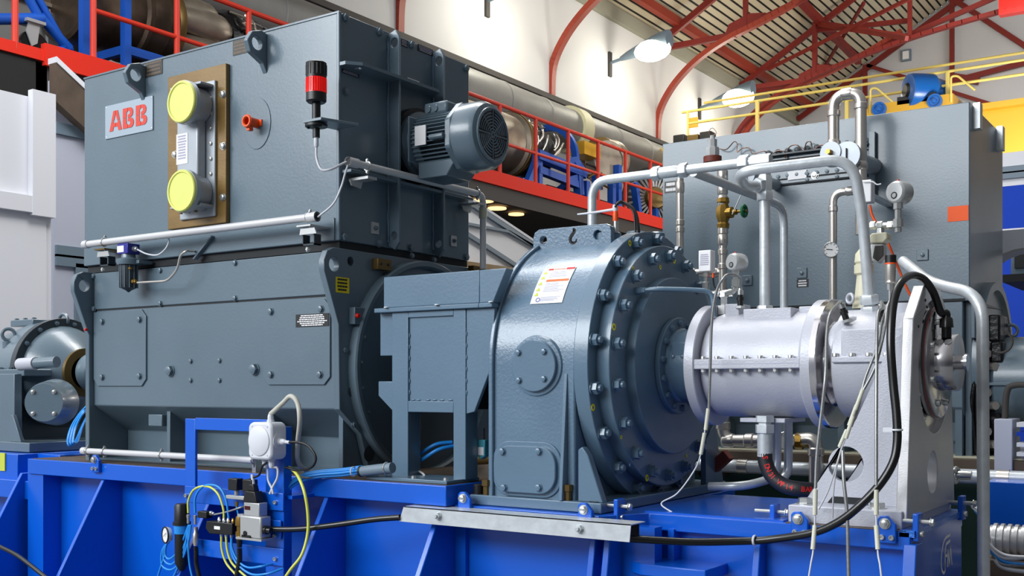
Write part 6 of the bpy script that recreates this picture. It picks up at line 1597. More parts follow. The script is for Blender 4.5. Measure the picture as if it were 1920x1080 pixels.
def round_transmitter(px, py, Y, r, label, stem):
    c = on_y(px, py, Y); f = Vector((-0.35, -0.93, 0)).normalized()
    t = thing('pressure_transmitter', c, label, 'gauge')
    MB().lathe(c - f * 0.02, f, [(-0.01, r * 0.8), (-0.01, r * 0.97), (0.0, r * 1.03), (0.008, r * 1.03), (0.03, r), (0.036, r * 0.93), (0.04, r * 0.8), (0.04, 0.001)], 36).obj('head', 'light_metal', t)
    u = f.cross(Vector(UP)).normalized(); w = u.cross(f).normalized(); u = -u if u.x < 0 else u
    o = c + f * 0.0205 - w * r * 0.3
    q = MB(); q.torus(o, f, r * 0.26, r * 0.05, 20, 6); q.obj('badge_ring', 'ink_black', t)
    MB().lathe(o - f * 0.001, f, [(0, 0.001), (0, r * 0.2), (0.002, r * 0.2), (0.002, 0.001)], 14).obj('badge', 'zinc', t)
    zc = c.z - r
    MB().lathe((c.x, c.y, zc + 0.004), (0, 0, -1), [(0, r * 0.42), (0.02, r * 0.42), (0.02, r * 0.3), (stem, r * 0.3), (stem, r * 0.45), (stem + 0.025, r * 0.45), (stem + 0.025, r * 0.3), (stem + 0.04, r * 0.3)], 8).obj('stem', 'zinc', t)
    MB().lathe((c.x, c.y, c.z + r * 0.98), UP, [(0, r * 0.12), (0.005, r * 0.1)], 10).obj('red_stud' if px < 1400 else 'top_stud', 'red', t)
    return c, zc
round_transmitter(1379, 492, 3.40, 0.0305, 'round steel transmitter between the solenoid box and the standpipe', 0.03)
tag(MB().tube(fillet(wp((1378, 525, 3.40), (1378, 546, 3.40), (1358, 552, 3.42)), 0.012), 0.0085, 12).obj('elbow_fitting', 'zinc'), 'bright elbow below the left round transmitter', 'pipe fitting')
round_transmitter(1684, 361, 3.4, 0.035, 'round steel transmitter on top of the beige valve, right of the arching pipe', 0.05)
def beige_valve():
    Y = 3.42
    t = thing('beige_valve', on_y(1640, 470, Y), 'beige enamelled valve block with fittings on a slender cone', 'valve')
    z = lambda py, px=1650: on_y(px, py, Y).z
    X = lambda px: xy(px, Y)
    MB().tube(fillet(wp((1684, 405, Y), (1684, 421, Y), (1640, 424, Y)), 0.015), 0.009, 12).obj('elbow', 'zinc', t)
    for px in (1632, 1645, 1664): MB().lathe(on_y(px, 423, Y), SIDE, [(0, 0.013), (0.016, 0.013)], 6).obj('union_nut', 'zinc', t)
    MB().lathe((X(1650), Y, z(442)), UP, [(0, 0.015), (z(428) - z(442), 0.012)], 6).obj('nipple', 'zinc', t)
    MB().prism([(X(1638), z(438)), (X(1666), z(438)), (X(1668), z(450)), (X(1660), z(458)), (X(1634), z(456)), (X(1632), z(446))], 'Y', Y - 0.025, Y + 0.025).obj('valve_block', 'beige', t, 0.004)
    MB().prism([(X(1636), z(456)), (X(1660), z(458)), (X(1660), z(480)), (X(1650), z(494)), (X(1636), z(488)), (X(1630), z(470))], 'Y', Y - 0.02, Y + 0.02).obj('valve_body', 'light_metal', t, 0.006)
    MB().prism([(X(1644), z(462)), (X(1660), z(462)), (X(1660), z(482)), (X(1650), z(492)), (X(1640), z(484))], 'Y', Y - 0.024, Y - 0.02).obj('dark_face', 'fascia', t, 0.002)
    # slender cone to the left, behind the arching pipe
    MB().lathe((X(1611), Y + .05, z(575)), UP, [(0, 0.036), (0.02, 0.034), (0.02, 0.03), (z(512) - z(575), 0.022), (z(508) - z(575), 0.03), (z(492) - z(575), 0.03), (z(490) - z(575), 0.024), (z(486) - z(575), 0.029), (z(470) - z(575), 0.026), (z(452) - z(575), 0.003)], 20).obj('cone', 'beige', t)
beige_valve()
def pressure_sensor():
    Y = 3.36
    t = thing('pressure_sensor', on_y(1669, 560, Y), 'knurled cylindrical pressure sensor with a black cap and orange ring', 'sensor')
    x = xy(1670, Y); z = lambda py: on_y(1670, py, Y).z
    MB().lathe((x, Y, z(494)), UP, [(0, 0.0165), (z(479) - z(494), 0.0165), (z(478) - z(494), 0.014)], 22).obj('cap', 'black', t)
    MB().lathe((x, Y, z(496)), UP, [(0, 0.0168), (z(493) - z(496), 0.0168)], 22).obj('orange_ring', 'orange_plastic', t)
    MB().lathe((x, Y, z(532)), UP, [(0, 0.014), (0.004, 0.0158), (0.01, 0.0145), (0.014, 0.0158), (z(496) - z(532), 0.016)], 22).obj('body', 'inox', t)
    MB().lathe((x, Y, z(578)), UP, [(0, 0.006), (z(545) - z(578), 0.007), (z(544) - z(578), 0.011), (z(532) - z(578), 0.012)], 8).obj('stem', 'zinc', t)
pressure_sensor()
cable('sensor_cable', wp((1631, 385, 3.5), (1637, 408, 3.5), (1660, 445, 3.5), (1680, 492, 3.5), (1700, 540, 3.5), (1712, 560, 3.5)), 0.0042, 'orange_plastic', 'orange cable slanting down behind the pressure sensor')
def terminal_small():
    Y = SY - 0.1
    t = thing('terminal_box', on_y(1626, 385, Y), 'narrow pale terminal box strapped beside the inverted-U pipe', 'box')
    a, b = on_y(1617, 340, Y), on_y(1637, 380, Y)
    MB().box(a.x, b.x, Y - 0.03, Y + 0.03, b.z, a.z).obj('body', 'label_white', t, 0.004)
    MB().box(a.x + .01, b.x - .01, Y + 0.03, BY, b.z + 0.03, b.z + 0.05).obj('wall_bracket', 'galv', t)
    MB().tube(catmull(wp((1618, 341, Y - .04), (1636, 341, Y - .04), (1644, 346, Y - .04), (1652, 345, Y - .04)), 5), 0.003, 6).obj('strap', 'white_plastic', t)
terminal_small()
def lifting_eye(px, py, Y):
    p = on_y(px, py, Y); return tag(MB().torus((p.x, Y, p.z), (0.6, 1, 0), 0.014, 0.005, 20, 8).obj('lifting_eye', 'silver'), 'small silver lifting eye on the bearing cylinder', 'eye bolt')
lifting_eye(1594, 560, 3.42)

# ---- connectors and braided cables
def connector(px, py, Y, tilt, label):
    p = on_y(px, py, Y); d = Vector(tilt).normalized()
    t = thing('cable_connector', p, label, 'connector', 'round cable connectors')
    MB().lathe(p, d, [(-0.002, 0.016), (0.006, 0.016)], 6).obj('hex_nut', 'zinc', t)
    MB().lathe(p, d, [(0.006, 0.0095), (0.022, 0.0095), (0.024, 0.012), (0.034, 0.012), (0.036, 0.0085), (0.042, 0.0085)], 16).obj('plug', 'black', t)
    MB().lathe(p, d, [(0.042, 0.0105), (0.056, 0.0105), (0.058, 0.007), (0.066, 0.006)], 14).obj('metal_cap', 'zinc', t)
    return p + d * 0.064
cA = connector(1588, 603, 3.28, (-0.28, -0.1, 1), 'black and silver connector plugged into the bearing cylinder, left one')
cB = connector(1654, 607, 3.25, (0.0, -0.15, 1), 'black and silver connector plugged in beside the thick black cable')
cC = connector(1388, 577, 3.36, (0, 0, 1), 'black connector standing upright on the torque housing')
def braided(label, pts, sleeves, r=0.0048, m='cable_grey', tail=None):
    P = catmull(pts, 8)
    t = thing('sensor_cable', P[-1], label, 'cable')
    MB().tube(P, r, 10).obj('cable', m, t, angle=60)
    for i, (a, b) in enumerate(sleeves):
        MB().tube([a, (a + b) / 2, b], r * 1.35, 10).obj('sleeve', 'heat_shrink', t, angle=60)
    if tail: MB().tube(catmull(tail, 8), r * 0.55, 8).obj('inner_lead', 'white_cable', t, angle=60)
    return t
F_ = 3.14
braided('grey braided cable arching up from the torque housing and hanging past its left flange', [cC] + wp((1388, 522, 3.3), (1376, 515, 3.2), (1360, 518, F_), (1344, 545, F_), (1335, 600, F_), (1332, 680, F_), (1329, 768, F_)), [tuple(wp((1328, 766, F_), (1323, 806, F_))), tuple(wp((1321, 812, F_), (1314, 852, F_)))], 0.0046,
        tail=wp((1323, 800, F_), (1313, 855, F_), (1300, 885, F_), (1270, 925, F_ - .03), (1240, 944, 3.1), (1262, 962, 3.08)))
braided('grey braided cable hanging from the left connector beside the machined neck', [cA] + wp((1570, 571, 3.2), (1556, 590, 3.1), (1550, 630, 3.05), (1548, 700, 3.0), (1542, 760, 2.99), (1532, 850, 2.98), (1529, 915, 2.97)), [tuple(wp((1529, 918, 2.97), (1528, 965, 2.97))), tuple(wp((1528, 985, 2.97), (1524, 1030, 2.96)))], 0.0048,
        tail=wp((1529, 915, 2.97), (1528, 975, 2.97), (1525, 1030, 2.96), (1520, 1060, 2.95), (1512, 1110, 2.94)))
braided('grey braided cable hanging straight down in front of the stand rib', [cB] + wp((1652, 578, 3.15), (1646, 590, 3.1), (1644, 640, 3.05), (1643, 780, 3.0), (1643, 910, 2.97)), [tuple(wp((1643, 918, 2.97), (1643, 965, 2.97))), tuple(wp((1643, 985, 2.97), (1646, 1030, 2.96)))], 0.0048,
        tail=wp((1643, 915, 2.97), (1643, 975, 2.97), (1646, 1035, 2.96), (1650, 1060, 2.95), (1656, 1110, 2.94)))
braided('upper slanting sensor cable with cream sleeves crossing the stand rib', wp((1676, 555, 3.2), (1664, 575, 3.15), (1658, 620, 3.08), (1640, 690, 3.05), (1612, 745, 3.03), (1596, 795, 3.02)), [tuple(wp((1606, 760, 3.02), (1592, 798, 3.02))), tuple(wp((1588, 806, 3.02), (1574, 838, 3.02)))], 0.0042,
        tail=wp((1592, 800, 3.02), (1578, 840, 3.02), (1566, 880, 3.02), (1553, 920, 3.03), (1535, 955, 3.05)))
braided('lower slanting sensor cable with cream sleeves crossing the stand rib', wp((1668, 565, 3.18), (1655, 600, 3.12), (1645, 650, 3.08), (1622, 710, 3.05), (1610, 760, 3.03), (1596, 800, 3.02)), [tuple(wp((1618, 730, 3.02), (1604, 768, 3.02))), tuple(wp((1600, 780, 3.02), (1586, 822, 3.02)))], 0.0042,
        tail=wp((1594, 805, 3.02), (1582, 830, 3.02), (1570, 870, 3.02), (1563, 920, 3.03), (1561, 972, 3.05)))
braided('bare grey sensor cable hanging over the right bay of the blue frame', wp((1580, 845, 3.0), (1582, 900, 2.98), (1588, 960, 2.97), (1590, 1030, 2.96), (1592, 1110, 2.95)), [], 0.005)
def thick_cable():
    t = thing('power_cable', on_y(1500, 1000, 3.0), 'thick black cable looping over the stand and drooping along the blue frame', 'cable')
    gl = Vector((-0.746, AY - 0.045, AZ + 0.125))
    P = catmull([gl, gl + Vector((-0.001, 0.0, 0.02))] + wp((1764, 585, 3.35), (1750, 548, 3.31), (1731, 523, 3.25), (1708, 517, 3.18), (1688, 532, 3.1), (1675, 570, 3.06), (1670, 640, 3.03), (1675, 720, 3.02), (1681, 780, 3.01), (1682, 830, 3.0), (1674, 868, 2.99), (1650, 908, 2.98), (1612, 948, 2.97), (1570, 980, 2.97), (1520, 1000, 2.98), (1440, 1012, 3.0), (1380, 1015, 2.98), (1290, 1016, 2.92), (1180, 1010, 2.84)), 8)
    MB().tube(P, 0.0115, 14).obj('cable', 'rubber', t, angle=60)
    p = on_y(1415, 1013, 2.99)
    MB().torus(p, (1, 0, 0.02), 0.013, 0.0035, 16, 6).obj('zip_tie', 'white_plastic', t)
    q = on_y(1682, 806, 3.0); MB().torus(q, UP, 0.013, 0.003, 16, 6).obj('zip_tie', 'white_plastic', t); MB().box(q.x - 0.035, q.x - 0.01, 2.99, 3.0, q.z - 0.006, q.z + 0.006).obj('zip_tie', 'white_plastic', t)
thick_cable()
cable('left_cable', wp((750, 970, 2.80), (700, 974, 2.78), (630, 984, 2.75), (560, 992, 2.72), (497, 992, 2.70)), 0.0105, 'rubber', 'black cable running from the valve unit into the galvanised trough', n=12)
def trough():
    Y = 2.80
    a, b = on_y(757, 948, Y), on_y(1183, 985, Y); z1 = (a.z + b.z) / 2; z0 = on_y(1183, 1017, Y).z
    t = thing('cable_trough', ((a.x + b.x) / 2, Y, z0), 'galvanised sheet trough bolted along the blue frame below the round housing', 'cable trough')
    xl = a.x
    m = MB(); m.prism([(xl, z1), (b.x, z1), (b.x - 0.005, z0), (xl - 0.02, z0)], 'Y', Y, Y + 0.003).obj('front_sheet', 'galv', t)
    MB().box(xl, b.x, Y, Y + 0.09, z1 - 0.003, z1).obj('top_sheet', 'galv', t)
    MB().box(xl, b.x - 0.02, Y + 0.087, Y + 0.09, z0 + 0.005, z1).obj('back_sheet', 'seam', t)
    for px, py in ((822, 967), (1087, 991)): fast(t, 'nut', on_y(px, py, Y), FRONT, 0.011, 'galv')
trough()
cable('edge_strap', [on_y(0, 1025, 2.6), on_y(30, 1040, 2.6), on_y(60, 1062, 2.6), on_y(95, 1090, 2.6)], 0.009, 'rubber', 'dark cable crossing the bottom left corner', n=10)

# ---------------------------------------------------------------- pneumatic panel on the blue frame
PY_ = 2.70
def panel():
    t = thing('valve_rack', (xy(430, PY_), PY_ + 0.02, 0.9), 'blue flat-steel rack fixed to the frame, carrying the pneumatic valves', 'rack')
    def pb(x0, y0, x1, y1, Y0=PY_ + 0.03, d=0.008, nm='strap'):
        a, b = on_y(x0, y0, Y0), on_y(x1, y1, Y0)
        zt = on_y((x0 + x1) / 2, y0, Y0).z; zb = on_y((x0 + x1) / 2, y1, Y0).z
        MB().box(a.x, b.x, Y0, Y0 + d, zb, zt).obj(nm, 'blue', t, 0.002)
    pb(347, 785, 366, 930, d=0.012, nm='upright'); pb(366, 785, 500, 808, PY_ + 0.031, d=0.01, nm='top_bar'); pb(498, 800, 532, 1180, d=0.04, nm='upright')
    pb(346, 918, 531, 950, PY_ + 0.018); pb(370, 1020, 531, 1052, PY_ + 0.018); pb(500, 975, 526, 1010, PY_ + 0.018)
    for a, b in ((0, 0),): pass
    for px, py in ((517, 942), (517, 1048), (350, 929), (516, 1005)): fast(t, 'socket', on_y(px, py, PY_ + 0.018), FRONT, 0.0075, 'zinc')
    MB().box(xy(347, PY_), xy(532, PY_), PY_ + 0.04, 2.86, 1.40, 1.412).obj('support_arm', 'blue', t)
panel()
def junction_box():
    Y = PY_
    t = thing('junction_box', on_y(508, 860, Y), 'white octagonal junction box with cable glands on top of the blue rack', 'junction box')
    c = on_y(505, 826, Y); k = (c - Vector((0, 0, CAMZ))).length / FPX
    w, h = 0.059, 0.066
    pts = []
    for cx, cz, a0 in ((1, -1, -90), (1, 1, 0), (-1, 1, 90), (-1, -1, 180)):
        r = 0.024
        pts += [(c.x + cx * (w - r) + r * math.cos(math.radians(a0 + 15 * i)), c.z + cz * (h - r) + r * math.sin(math.radians(a0 + 15 * i))) for i in range(7)]
    MB().prism(pts, 'Y', Y - 0.045, Y + 0.028).obj('body', 'white_plastic', t, 0.008)
    MB().lathe((c.x - 0.003, Y - 0.045, c.z), FRONT, [(0, 0.052), (0.003, 0.052), (0.005, 0.049), (0.005, 0.001)], 36).obj('lid', 'white_plastic', t)
    MB().lathe((c.x + w, Y - 0.008, c.z), SIDE, [(0, 0.03), (0.002, 0.03), (0.002, 0.001)], 28).obj('side_knockout', 'white_plastic', t)
    def gland(p, d):
        MB().lathe(p, d, [(0, 0.013), (0.008, 0.013), (0.009, 0.0105), (0.016, 0.011), (0.026, 0.009), (0.03, 0.0065)], 10).obj('gland', 'white_plastic', t)
    gland((c.x + 0.015, Y - 0.008, c.z + h), UP); gland((c.x + w, Y - 0.008, c.z - 0.002), SIDE); gland((c.x - 0.01, Y - 0.01, c.z - h), (0, 0, -1)); gland((c.x + 0.022, Y - 0.01, c.z - h), (0, 0, -1))
    for dx in (-1, 1):
        for dz in (-1, 1): fast(t, 'rivet', (c.x + dx * 0.038, Y - 0.045, c.z + dz * 0.05), FRONT, 0.003, 'ink_grey')
    return c, w, h
jc, jw, jh = junction_box()
JY = PY_ - 0.008
cable('beige_cable', [(jc.x + 0.015, JY, jc.z + jh + 0.028)] + wp((530, 756, JY), (545, 743, JY), (558, 756, JY), (562, 790, JY), (558, 835, 2.75), (560, 868, 2.80), (580, 885, 2.86), (600, 886, 2.9), (640, 884, 2.93)), 0.0085, 'beige_cable', 'beige cable arching from the top gland and down behind the junction box', n=12)
cable('loop_cable', [(jc.x + jw + 0.028, JY, jc.z - 0.002)] + wp((562, 830, JY), (580, 838, JY), (592, 858, JY), (584, 876, JY), (560, 882, 2.72), (535, 876, 2.72)), 0.0045, 'black', 'thin black cable looping from the side gland of the junction box', n=10)
tag(MB().cyl((jc.x + jw + 0.028, JY, jc.z - 0.002), (jc.x + jw + 0.05, JY, jc.z - 0.003), 0.006, n=10).obj('cable_sleeve', 'white_plastic'), 'white sleeve at the side gland of the junction box', 'sleeve')
for dx, pts, w in ((-0.01, ((502, 878, PY_), (503, 900, PY_), (510, 916, PY_), (512, 926, PY_)), 'left'), (0.022, ((520, 878, PY_), (520, 896, PY_), (512, 912, PY_), (506, 926, PY_)), 'right')):
    cable('gland_cable', [(jc.x + dx, PY_ - 0.01, jc.z - jh - 0.028)] + wp(*pts), 0.0042, 'white_cable', 'grey-white wire leaving the %s lower gland of the junction box' % w)
def valve_unit():
    Y = PY_ - 0.02
    t = thing('pressure_regulator', on_y(478, 1000, Y), 'grey electronic pressure regulator with a dark red display and black plug', 'regulator')
    X = lambda px: xy(px, Y); z = lambda py: on_y(480, py, Y).z
    MB().box(X(457), X(497), Y - 0.02, Y + 0.03, z(1008), z(967)).obj('body', 'light_metal', t, 0.006)
    MB().box(X(463), X(492), Y - 0.015, Y + 0.025, z(967), z(942)).obj('electronics_head', 'light_metal', t, 0.003)
    MB().box(X(465), X(475), Y - 0.0165, Y - 0.015, z(956), z(949)).obj('display', 'display', t)
    MB().prism([(X(462), z(942)), (X(489), z(942)), (X(484), z(921)), (X(466), z(921))], 'Y', Y - 0.018, Y + 0.02).obj('plug', 'black', t, 0.003)
    MB().prism([(X(468), z(921)), (X(482), z(921)), (X(479), z(908)), (X(471), z(908))], 'Y', Y - 0.012, Y + 0.012).obj('plug_neck', 'black', t, 0.003)
    MB().cyl((X(475), Y, z(908)), (X(473), Y, z(890)), 0.006, n=10).obj('white_sleeve', 'white_plastic', t)
    MB().lathe((X(497), Y, z(992)), SIDE, [(0, 0.015), (0.012, 0.015), (0.014, 0.011), (0.03, 0.01)], 14).obj('cable_boot', 'rubber', t)
    MB().box(X(452), X(500), Y - 0.025, Y + 0.03, z(1012), z(1008)).obj('foot_plate', 'light_metal', t)
    MB().lathe((X(468), Y - 0.02, z(1000)), FRONT, [(0, 0.009), (0.003, 0.009), (0.003, 0.001)], 14).obj('port', 'black', t)
    MB().box(X(462), X(478), Y - 0.023, Y - 0.02, z(1009), z(1003)).obj('black_foot', 'black', t)
    # inlet fittings on its left
    MB().lathe((X(449), Y, z(1016)), UP, [(0, 0.011), (0.012, 0.011), (0.014, 0.014), (0.03, 0.014), (0.032, 0.010), (0.05, 0.010), (0.052, 0.015), (0.07, 0.015), (0.085, 0.012)], 8).obj('inlet_union', 'brass', t)
    MB().box(X(449), X(460), Y - 0.01, Y + 0.01, z(972), z(966)).obj('inlet_bar', 'light_metal', t)
    MB().lathe((X(449), Y, z(1030)), UP, [(0, 0.009), (0.03, 0.011)], 12).obj('hose_boot', 'rubber', t)
valve_unit()
def manifold():
    Y = PY_ - 0.01
    t = thing('valve_manifold', on_y(420, 995, Y), 'black pneumatic valve manifold with push-in fittings and a coil', 'valve')
    X = lambda px: xy(px, Y); z = lambda py: on_y(420, py, Y).z
    MB().prism([(X(395), z(978)), (X(443), z(978)), (X(443), z(1000)), (X(400), z(1002)), (X(393), z(992))], 'Y', Y - 0.02, Y + 0.02).obj('body', 'black', t, 0.003)
    o = MB().box(X(410), X(421), Y - 0.0215, Y - 0.02, z(992), z(986)).obj('label', 'label_white', t)
    MB().box(X(378), X(395), Y - 0.02, Y + 0.01, z(974), z(961)).obj('coil', 'black', t, 0.003)
    MB().lathe((X(395), Y, z(965)), SIDE, [(0, 0.009), (0.01, 0.009), (0.012, 0.006), (0.02, 0.005)], 10).obj('coil_gland', 'zinc', t)
    for px in (411, 420, 428, 437):
        MB().lathe((X(px), Y, z(978)), UP, [(0, 0.0065), (0.008, 0.0065), (0.01, 0.005), (0.016, 0.005)], 8).obj('push_fitting', 'zinc' if px < 433 else 'brass', t)
    for px in (415, 424, 434):
        MB().lathe((X(px), Y, z(1001)), (0, 0, -1), [(0, 0.0065), (0.008, 0.0065), (0.01, 0.005), (0.014, 0.005)], 8).obj('push_fitting', 'zinc', t)
    for px in (443, 470):
        MB().box(X(px - 8), X(px + 9), Y - 0.02, Y + 0.012, z(917), z(895)).obj('pressure_switch', 'black', t, 0.003)
        MB().cyl((X(px + 1), Y, z(917)), (X(px + 1), Y, z(926)), 0.009, n=14).obj('switch_stem', 'inox', t)
    MB().box(X(427), X(468), Y - 0.01, Y + 0.01, z(934), z(927)).obj('switch_bar', 'light_metal', t, 0.002)
    MB().lathe((X(444), Y, z(950)), UP, [(0, 0.004), (0.008, 0.006), (0.02, 0.006), (0.022, 0.004)], 8).obj('push_fitting', 'brass', t)
manifold()
def regulator():
    Y = PY_ - 0.01
    t = thing('filter_regulator', on_y(338, 1060, Y), 'black and blue filter regulator with a white dial', 'regulator')
    X = lambda px: xy(px, Y); z = lambda py: on_y(340, py, Y).z
    x = X(341)
    MB().lathe((x, Y, z(984)), UP, [(0, 0.033), (0.012, 0.033), (0.014, 0.028), (z(948) - z(984), 0.027), (z(944) - z(984), 0.022)], 20).obj('knob', 'black', t)
    MB().lathe((x, Y, z(1000)), UP, [(0, 0.028), (z(984) - z(1000), 0.03)], 18).obj('blue_collar', 'hose_blue', t)
    MB().lathe((x, Y, z(1070)), UP, [(0, 0.008), (0.015, 0.018), (0.03, 0.026), (z(1000) - z(1070), 0.026)], 20).obj('bowl', 'black', t)
    c = Vector((X(321), Y - 0.02, z(1004)))
    MB().lathe(c, (-0.3, -1, 0), [(-0.012, 0.026), (0, 0.031), (0.006, 0.031), (0.006, 0.027), (0.004, 0.001)], 28).obj('dial', 'gauge_face', t)
    MB().torus(c + Vector((-0.002, -0.006, 0)), (-0.3, -1, 0), 0.03, 0.003, 28, 6).obj('dial_rim', 'black', t)
    MB().bar(c + Vector((-0.01, -0.008, -0.006)), c + Vector((0.006, -0.0085, 0.008)), 0.002, 0.001).obj('needle', 'black', t)
    for px in (353, 366):
        MB().lathe((X(px), Y, z(980)), UP, [(0, 0.006), (0.02, 0.006), (0.022, 0.0075), (0.032, 0.0075), (0.034, 0.005)], 8).obj('push_fitting', 'zinc', t)
    MB().lathe((X(367), Y, z(1020)), UP, [(0, 0.008), (0.012, 0.011), (0.045, 0.011), (0.05, 0.008), (0.07, 0.008)], 12).obj('quick_coupling', 'inox', t)
    MB().cyl((X(367), Y, z(1022)), (X(368), Y, z(1034)), 0.009, n=12).obj('hose_boot', 'rubber', t)
regulator()
AYY = PY_ - 0.02
def hose(pts, m, label, r=0.0042): cable('air_hose', wp(*[(a, b, AYY if len(q) == 0 else q[0]) for a, b, *q in pts]), r, m, label, 'hose', 'thin air hoses')
hose(((353, 962), (353, 940), (362, 920), (378, 912), (395, 914), (410, 928), (419, 955), (420, 972)), 'hose_yellow', 'yellow-green air hose arching between regulator and manifold')
hose(((366, 962), (366, 935), (376, 916), (393, 909), (412, 915), (424, 938), (429, 972)), 'hose_blue', 'blue air hose arching beside the yellow-green one')
hose(((415, 1006), (416, 1030), (424, 1055), (440, 1075), (458, 1095)), 'hose_yellow', 'yellow-green air hose leaving the manifold downwards, left one')
hose(((424, 1006), (426, 1030), (434, 1054), (452, 1073), (475, 1092)), 'hose_yellow', 'yellow-green air hose leaving the manifold downwards, right one')
hose(((434, 1008), (436, 1030), (447, 1052), (465, 1064), (490, 1062), (512, 1057, 2.72)), 'hose_blue', 'blue air hose swinging right below the regulator')
hose(((434, 1008), (434, 1032), (444, 1056), (470, 1076), (500, 1076), (530, 1066, 2.72)), 'hose_blue', 'blue air hose swinging widest below the regulator')
hose(((356, 984), (350, 1010), (338, 1040), (322, 1058), (308, 1050), (308, 1028), (320, 1012)), 'hose_blue', 'innermost looped blue air hose beside the white dial')
hose(((358, 984), (354, 1012), (342, 1048), (322, 1068), (304, 1060), (304, 1034), (316, 1014)), 'hose_blue', 'middle looped blue air hose beside the white dial')
hose(((354, 984), (346, 1006), (334, 1034), (318, 1048), (310, 1040), (312, 1022), (322, 1010)), 'hose_blue', 'smallest looped blue air hose beside the white dial')
hose(((310, 1040), (302, 1062), (292, 1095)), 'hose_blue', 'blue air hose running out at the bottom edge')
hose(((355, 984), (353, 1020), (356, 1060), (364, 1095)), 'hose_blue', 'blue air hose hanging straight below the regulator')
hose(((352, 990), (346, 1030), (330, 1072), (318, 1095)), 'hose_blue', 'blue air hose crossing behind the black bowl')
hose(((444, 950), (446, 962), (450, 978)), 'hose_blue', 'very short blue air hose under the pressure switches', 0.003)
cable('drain_hose', wp((368, 1034, AYY), (368, 1055, AYY), (372, 1075, AYY), (378, 1100, AYY)), 0.0085, 'rubber', 'black hose hanging from the quick coupling', 'hose', n=12)
cable('supply_hose', wp((449, 1028, AYY), (449, 1050, AYY), (445, 1075, AYY), (440, 1100, AYY)), 0.0095, 'rubber', 'black hose hanging under the grey pressure regulator', 'hose', n=12)
cable('earth_cable', wp((542, 876, 2.75), (557, 890, 2.72), (570, 920, 2.70), (577, 960, 2.70), (577, 1000, 2.70), (566, 1040, 2.68), (545, 1068, 2.66), (530, 1090, 2.66)), 0.0055, 'hose_yellow', 'big yellow-green hose bowing right of the blue rack', 'hose', n=12)
cable('switch_lead', wp((462, 902, AYY), (474, 896, AYY), (486, 890, AYY), (492, 874, AYY), (500, 868, AYY)), 0.004, 'black', 'short black lead from the pressure switch to the junction box')
cable('coil_lead', wp((402, 965, AYY), (425, 960, AYY), (450, 952, AYY), (470, 945, 2.72)), 0.0035, 'cable_grey', 'grey lead running right from the manifold coil')
cable('grey_wire', wp((540, 880, 2.78), (555, 890, 2.78), (575, 896, 2.8), (600, 893, 2.84)), 0.004, 'cable_grey', 'grey wire slipping behind the blue hose bundle')
# blue hose bundle entering a grey sleeve
def hose_bundle():
    t = thing('hose_bundle', on_y(600, 890, 2.85), 'bundle of blue hoses with clear ties entering a grey sleeve', 'hose bundle')
    for k, (dy, dz) in enumerate(((0, 0.008), (0.008, 0.0), (0, -0.008), (-0.006, 0.0), (0.004, 0.013))):
        P = [p + Vector((0, dy, dz)) for p in wp((678, 882, 2.86), (640, 887, 2.85), (600, 890, 2.83), (570, 896, 2.80), (548, 908, 2.77), (536, 924, 2.75))]
        MB().tube(catmull(P, 6), 0.0052, 8).obj('hose', 'hose_blue', t, angle=60)
    for px, py in ((607, 889), (663, 884)): p = on_y(px, py, 2.85); MB().torus(p, (1, 0, 0.05), 0.016, 0.0025, 18, 6).obj('zip_tie', 'white_plastic', t)
    a, b = on_y(676, 884, 2.86), on_y(736, 877, 2.86)
    MB().cyl(a, b, 0.0185, n=20).obj('sleeve', 'slate', t)
    c = a.lerp(b, 0.82); MB().torus(c, (b - a), 0.019, 0.0035, 22, 6).obj('hose_clamp', 'zinc', t); MB().cyl(a, a.lerp(b, 0.06), 0.02, n=20).obj('sleeve_end', 'black', t)
hose_bundle()
def low_conduit():
    Y = 2.88; a, b = on_y(155, 846, Y), on_y(478, 862, Y); z = (a.z + b.z) / 2
    t = thing('cable_conduit', ((a.x + b.x) / 2, Y, z), 'light grey conduit pipe running low along the motor feet', 'conduit')
    MB().tube([(a.x, Y, z), (b.x, Y, z)], 0.013, 18).obj('pipe', 'pvc', t)
    MB().tube([(a.x, Y, z), (a.x + 0.03, Y, z)], 0.016, 18).obj('sleeve', 'pvc', t)
    for px in (165, 196, 303, 476):
        x = xy(px, Y); MB().torus((x, Y, z), SIDE, 0.0155, 0.003, 18, 6).obj('clamp_ring', 'zinc', t)
        for s in (-1, 1): fast(t, 'nut', (x, Y, z + s * 0.016), (0, 0, s), 0.006, 'zinc')
    x = xy(476, Y); MB().box(x - .01, x + .01, Y, Y + 0.06, z - 0.05, z).obj('bracket_plate', 'zinc', t)
low_conduit()
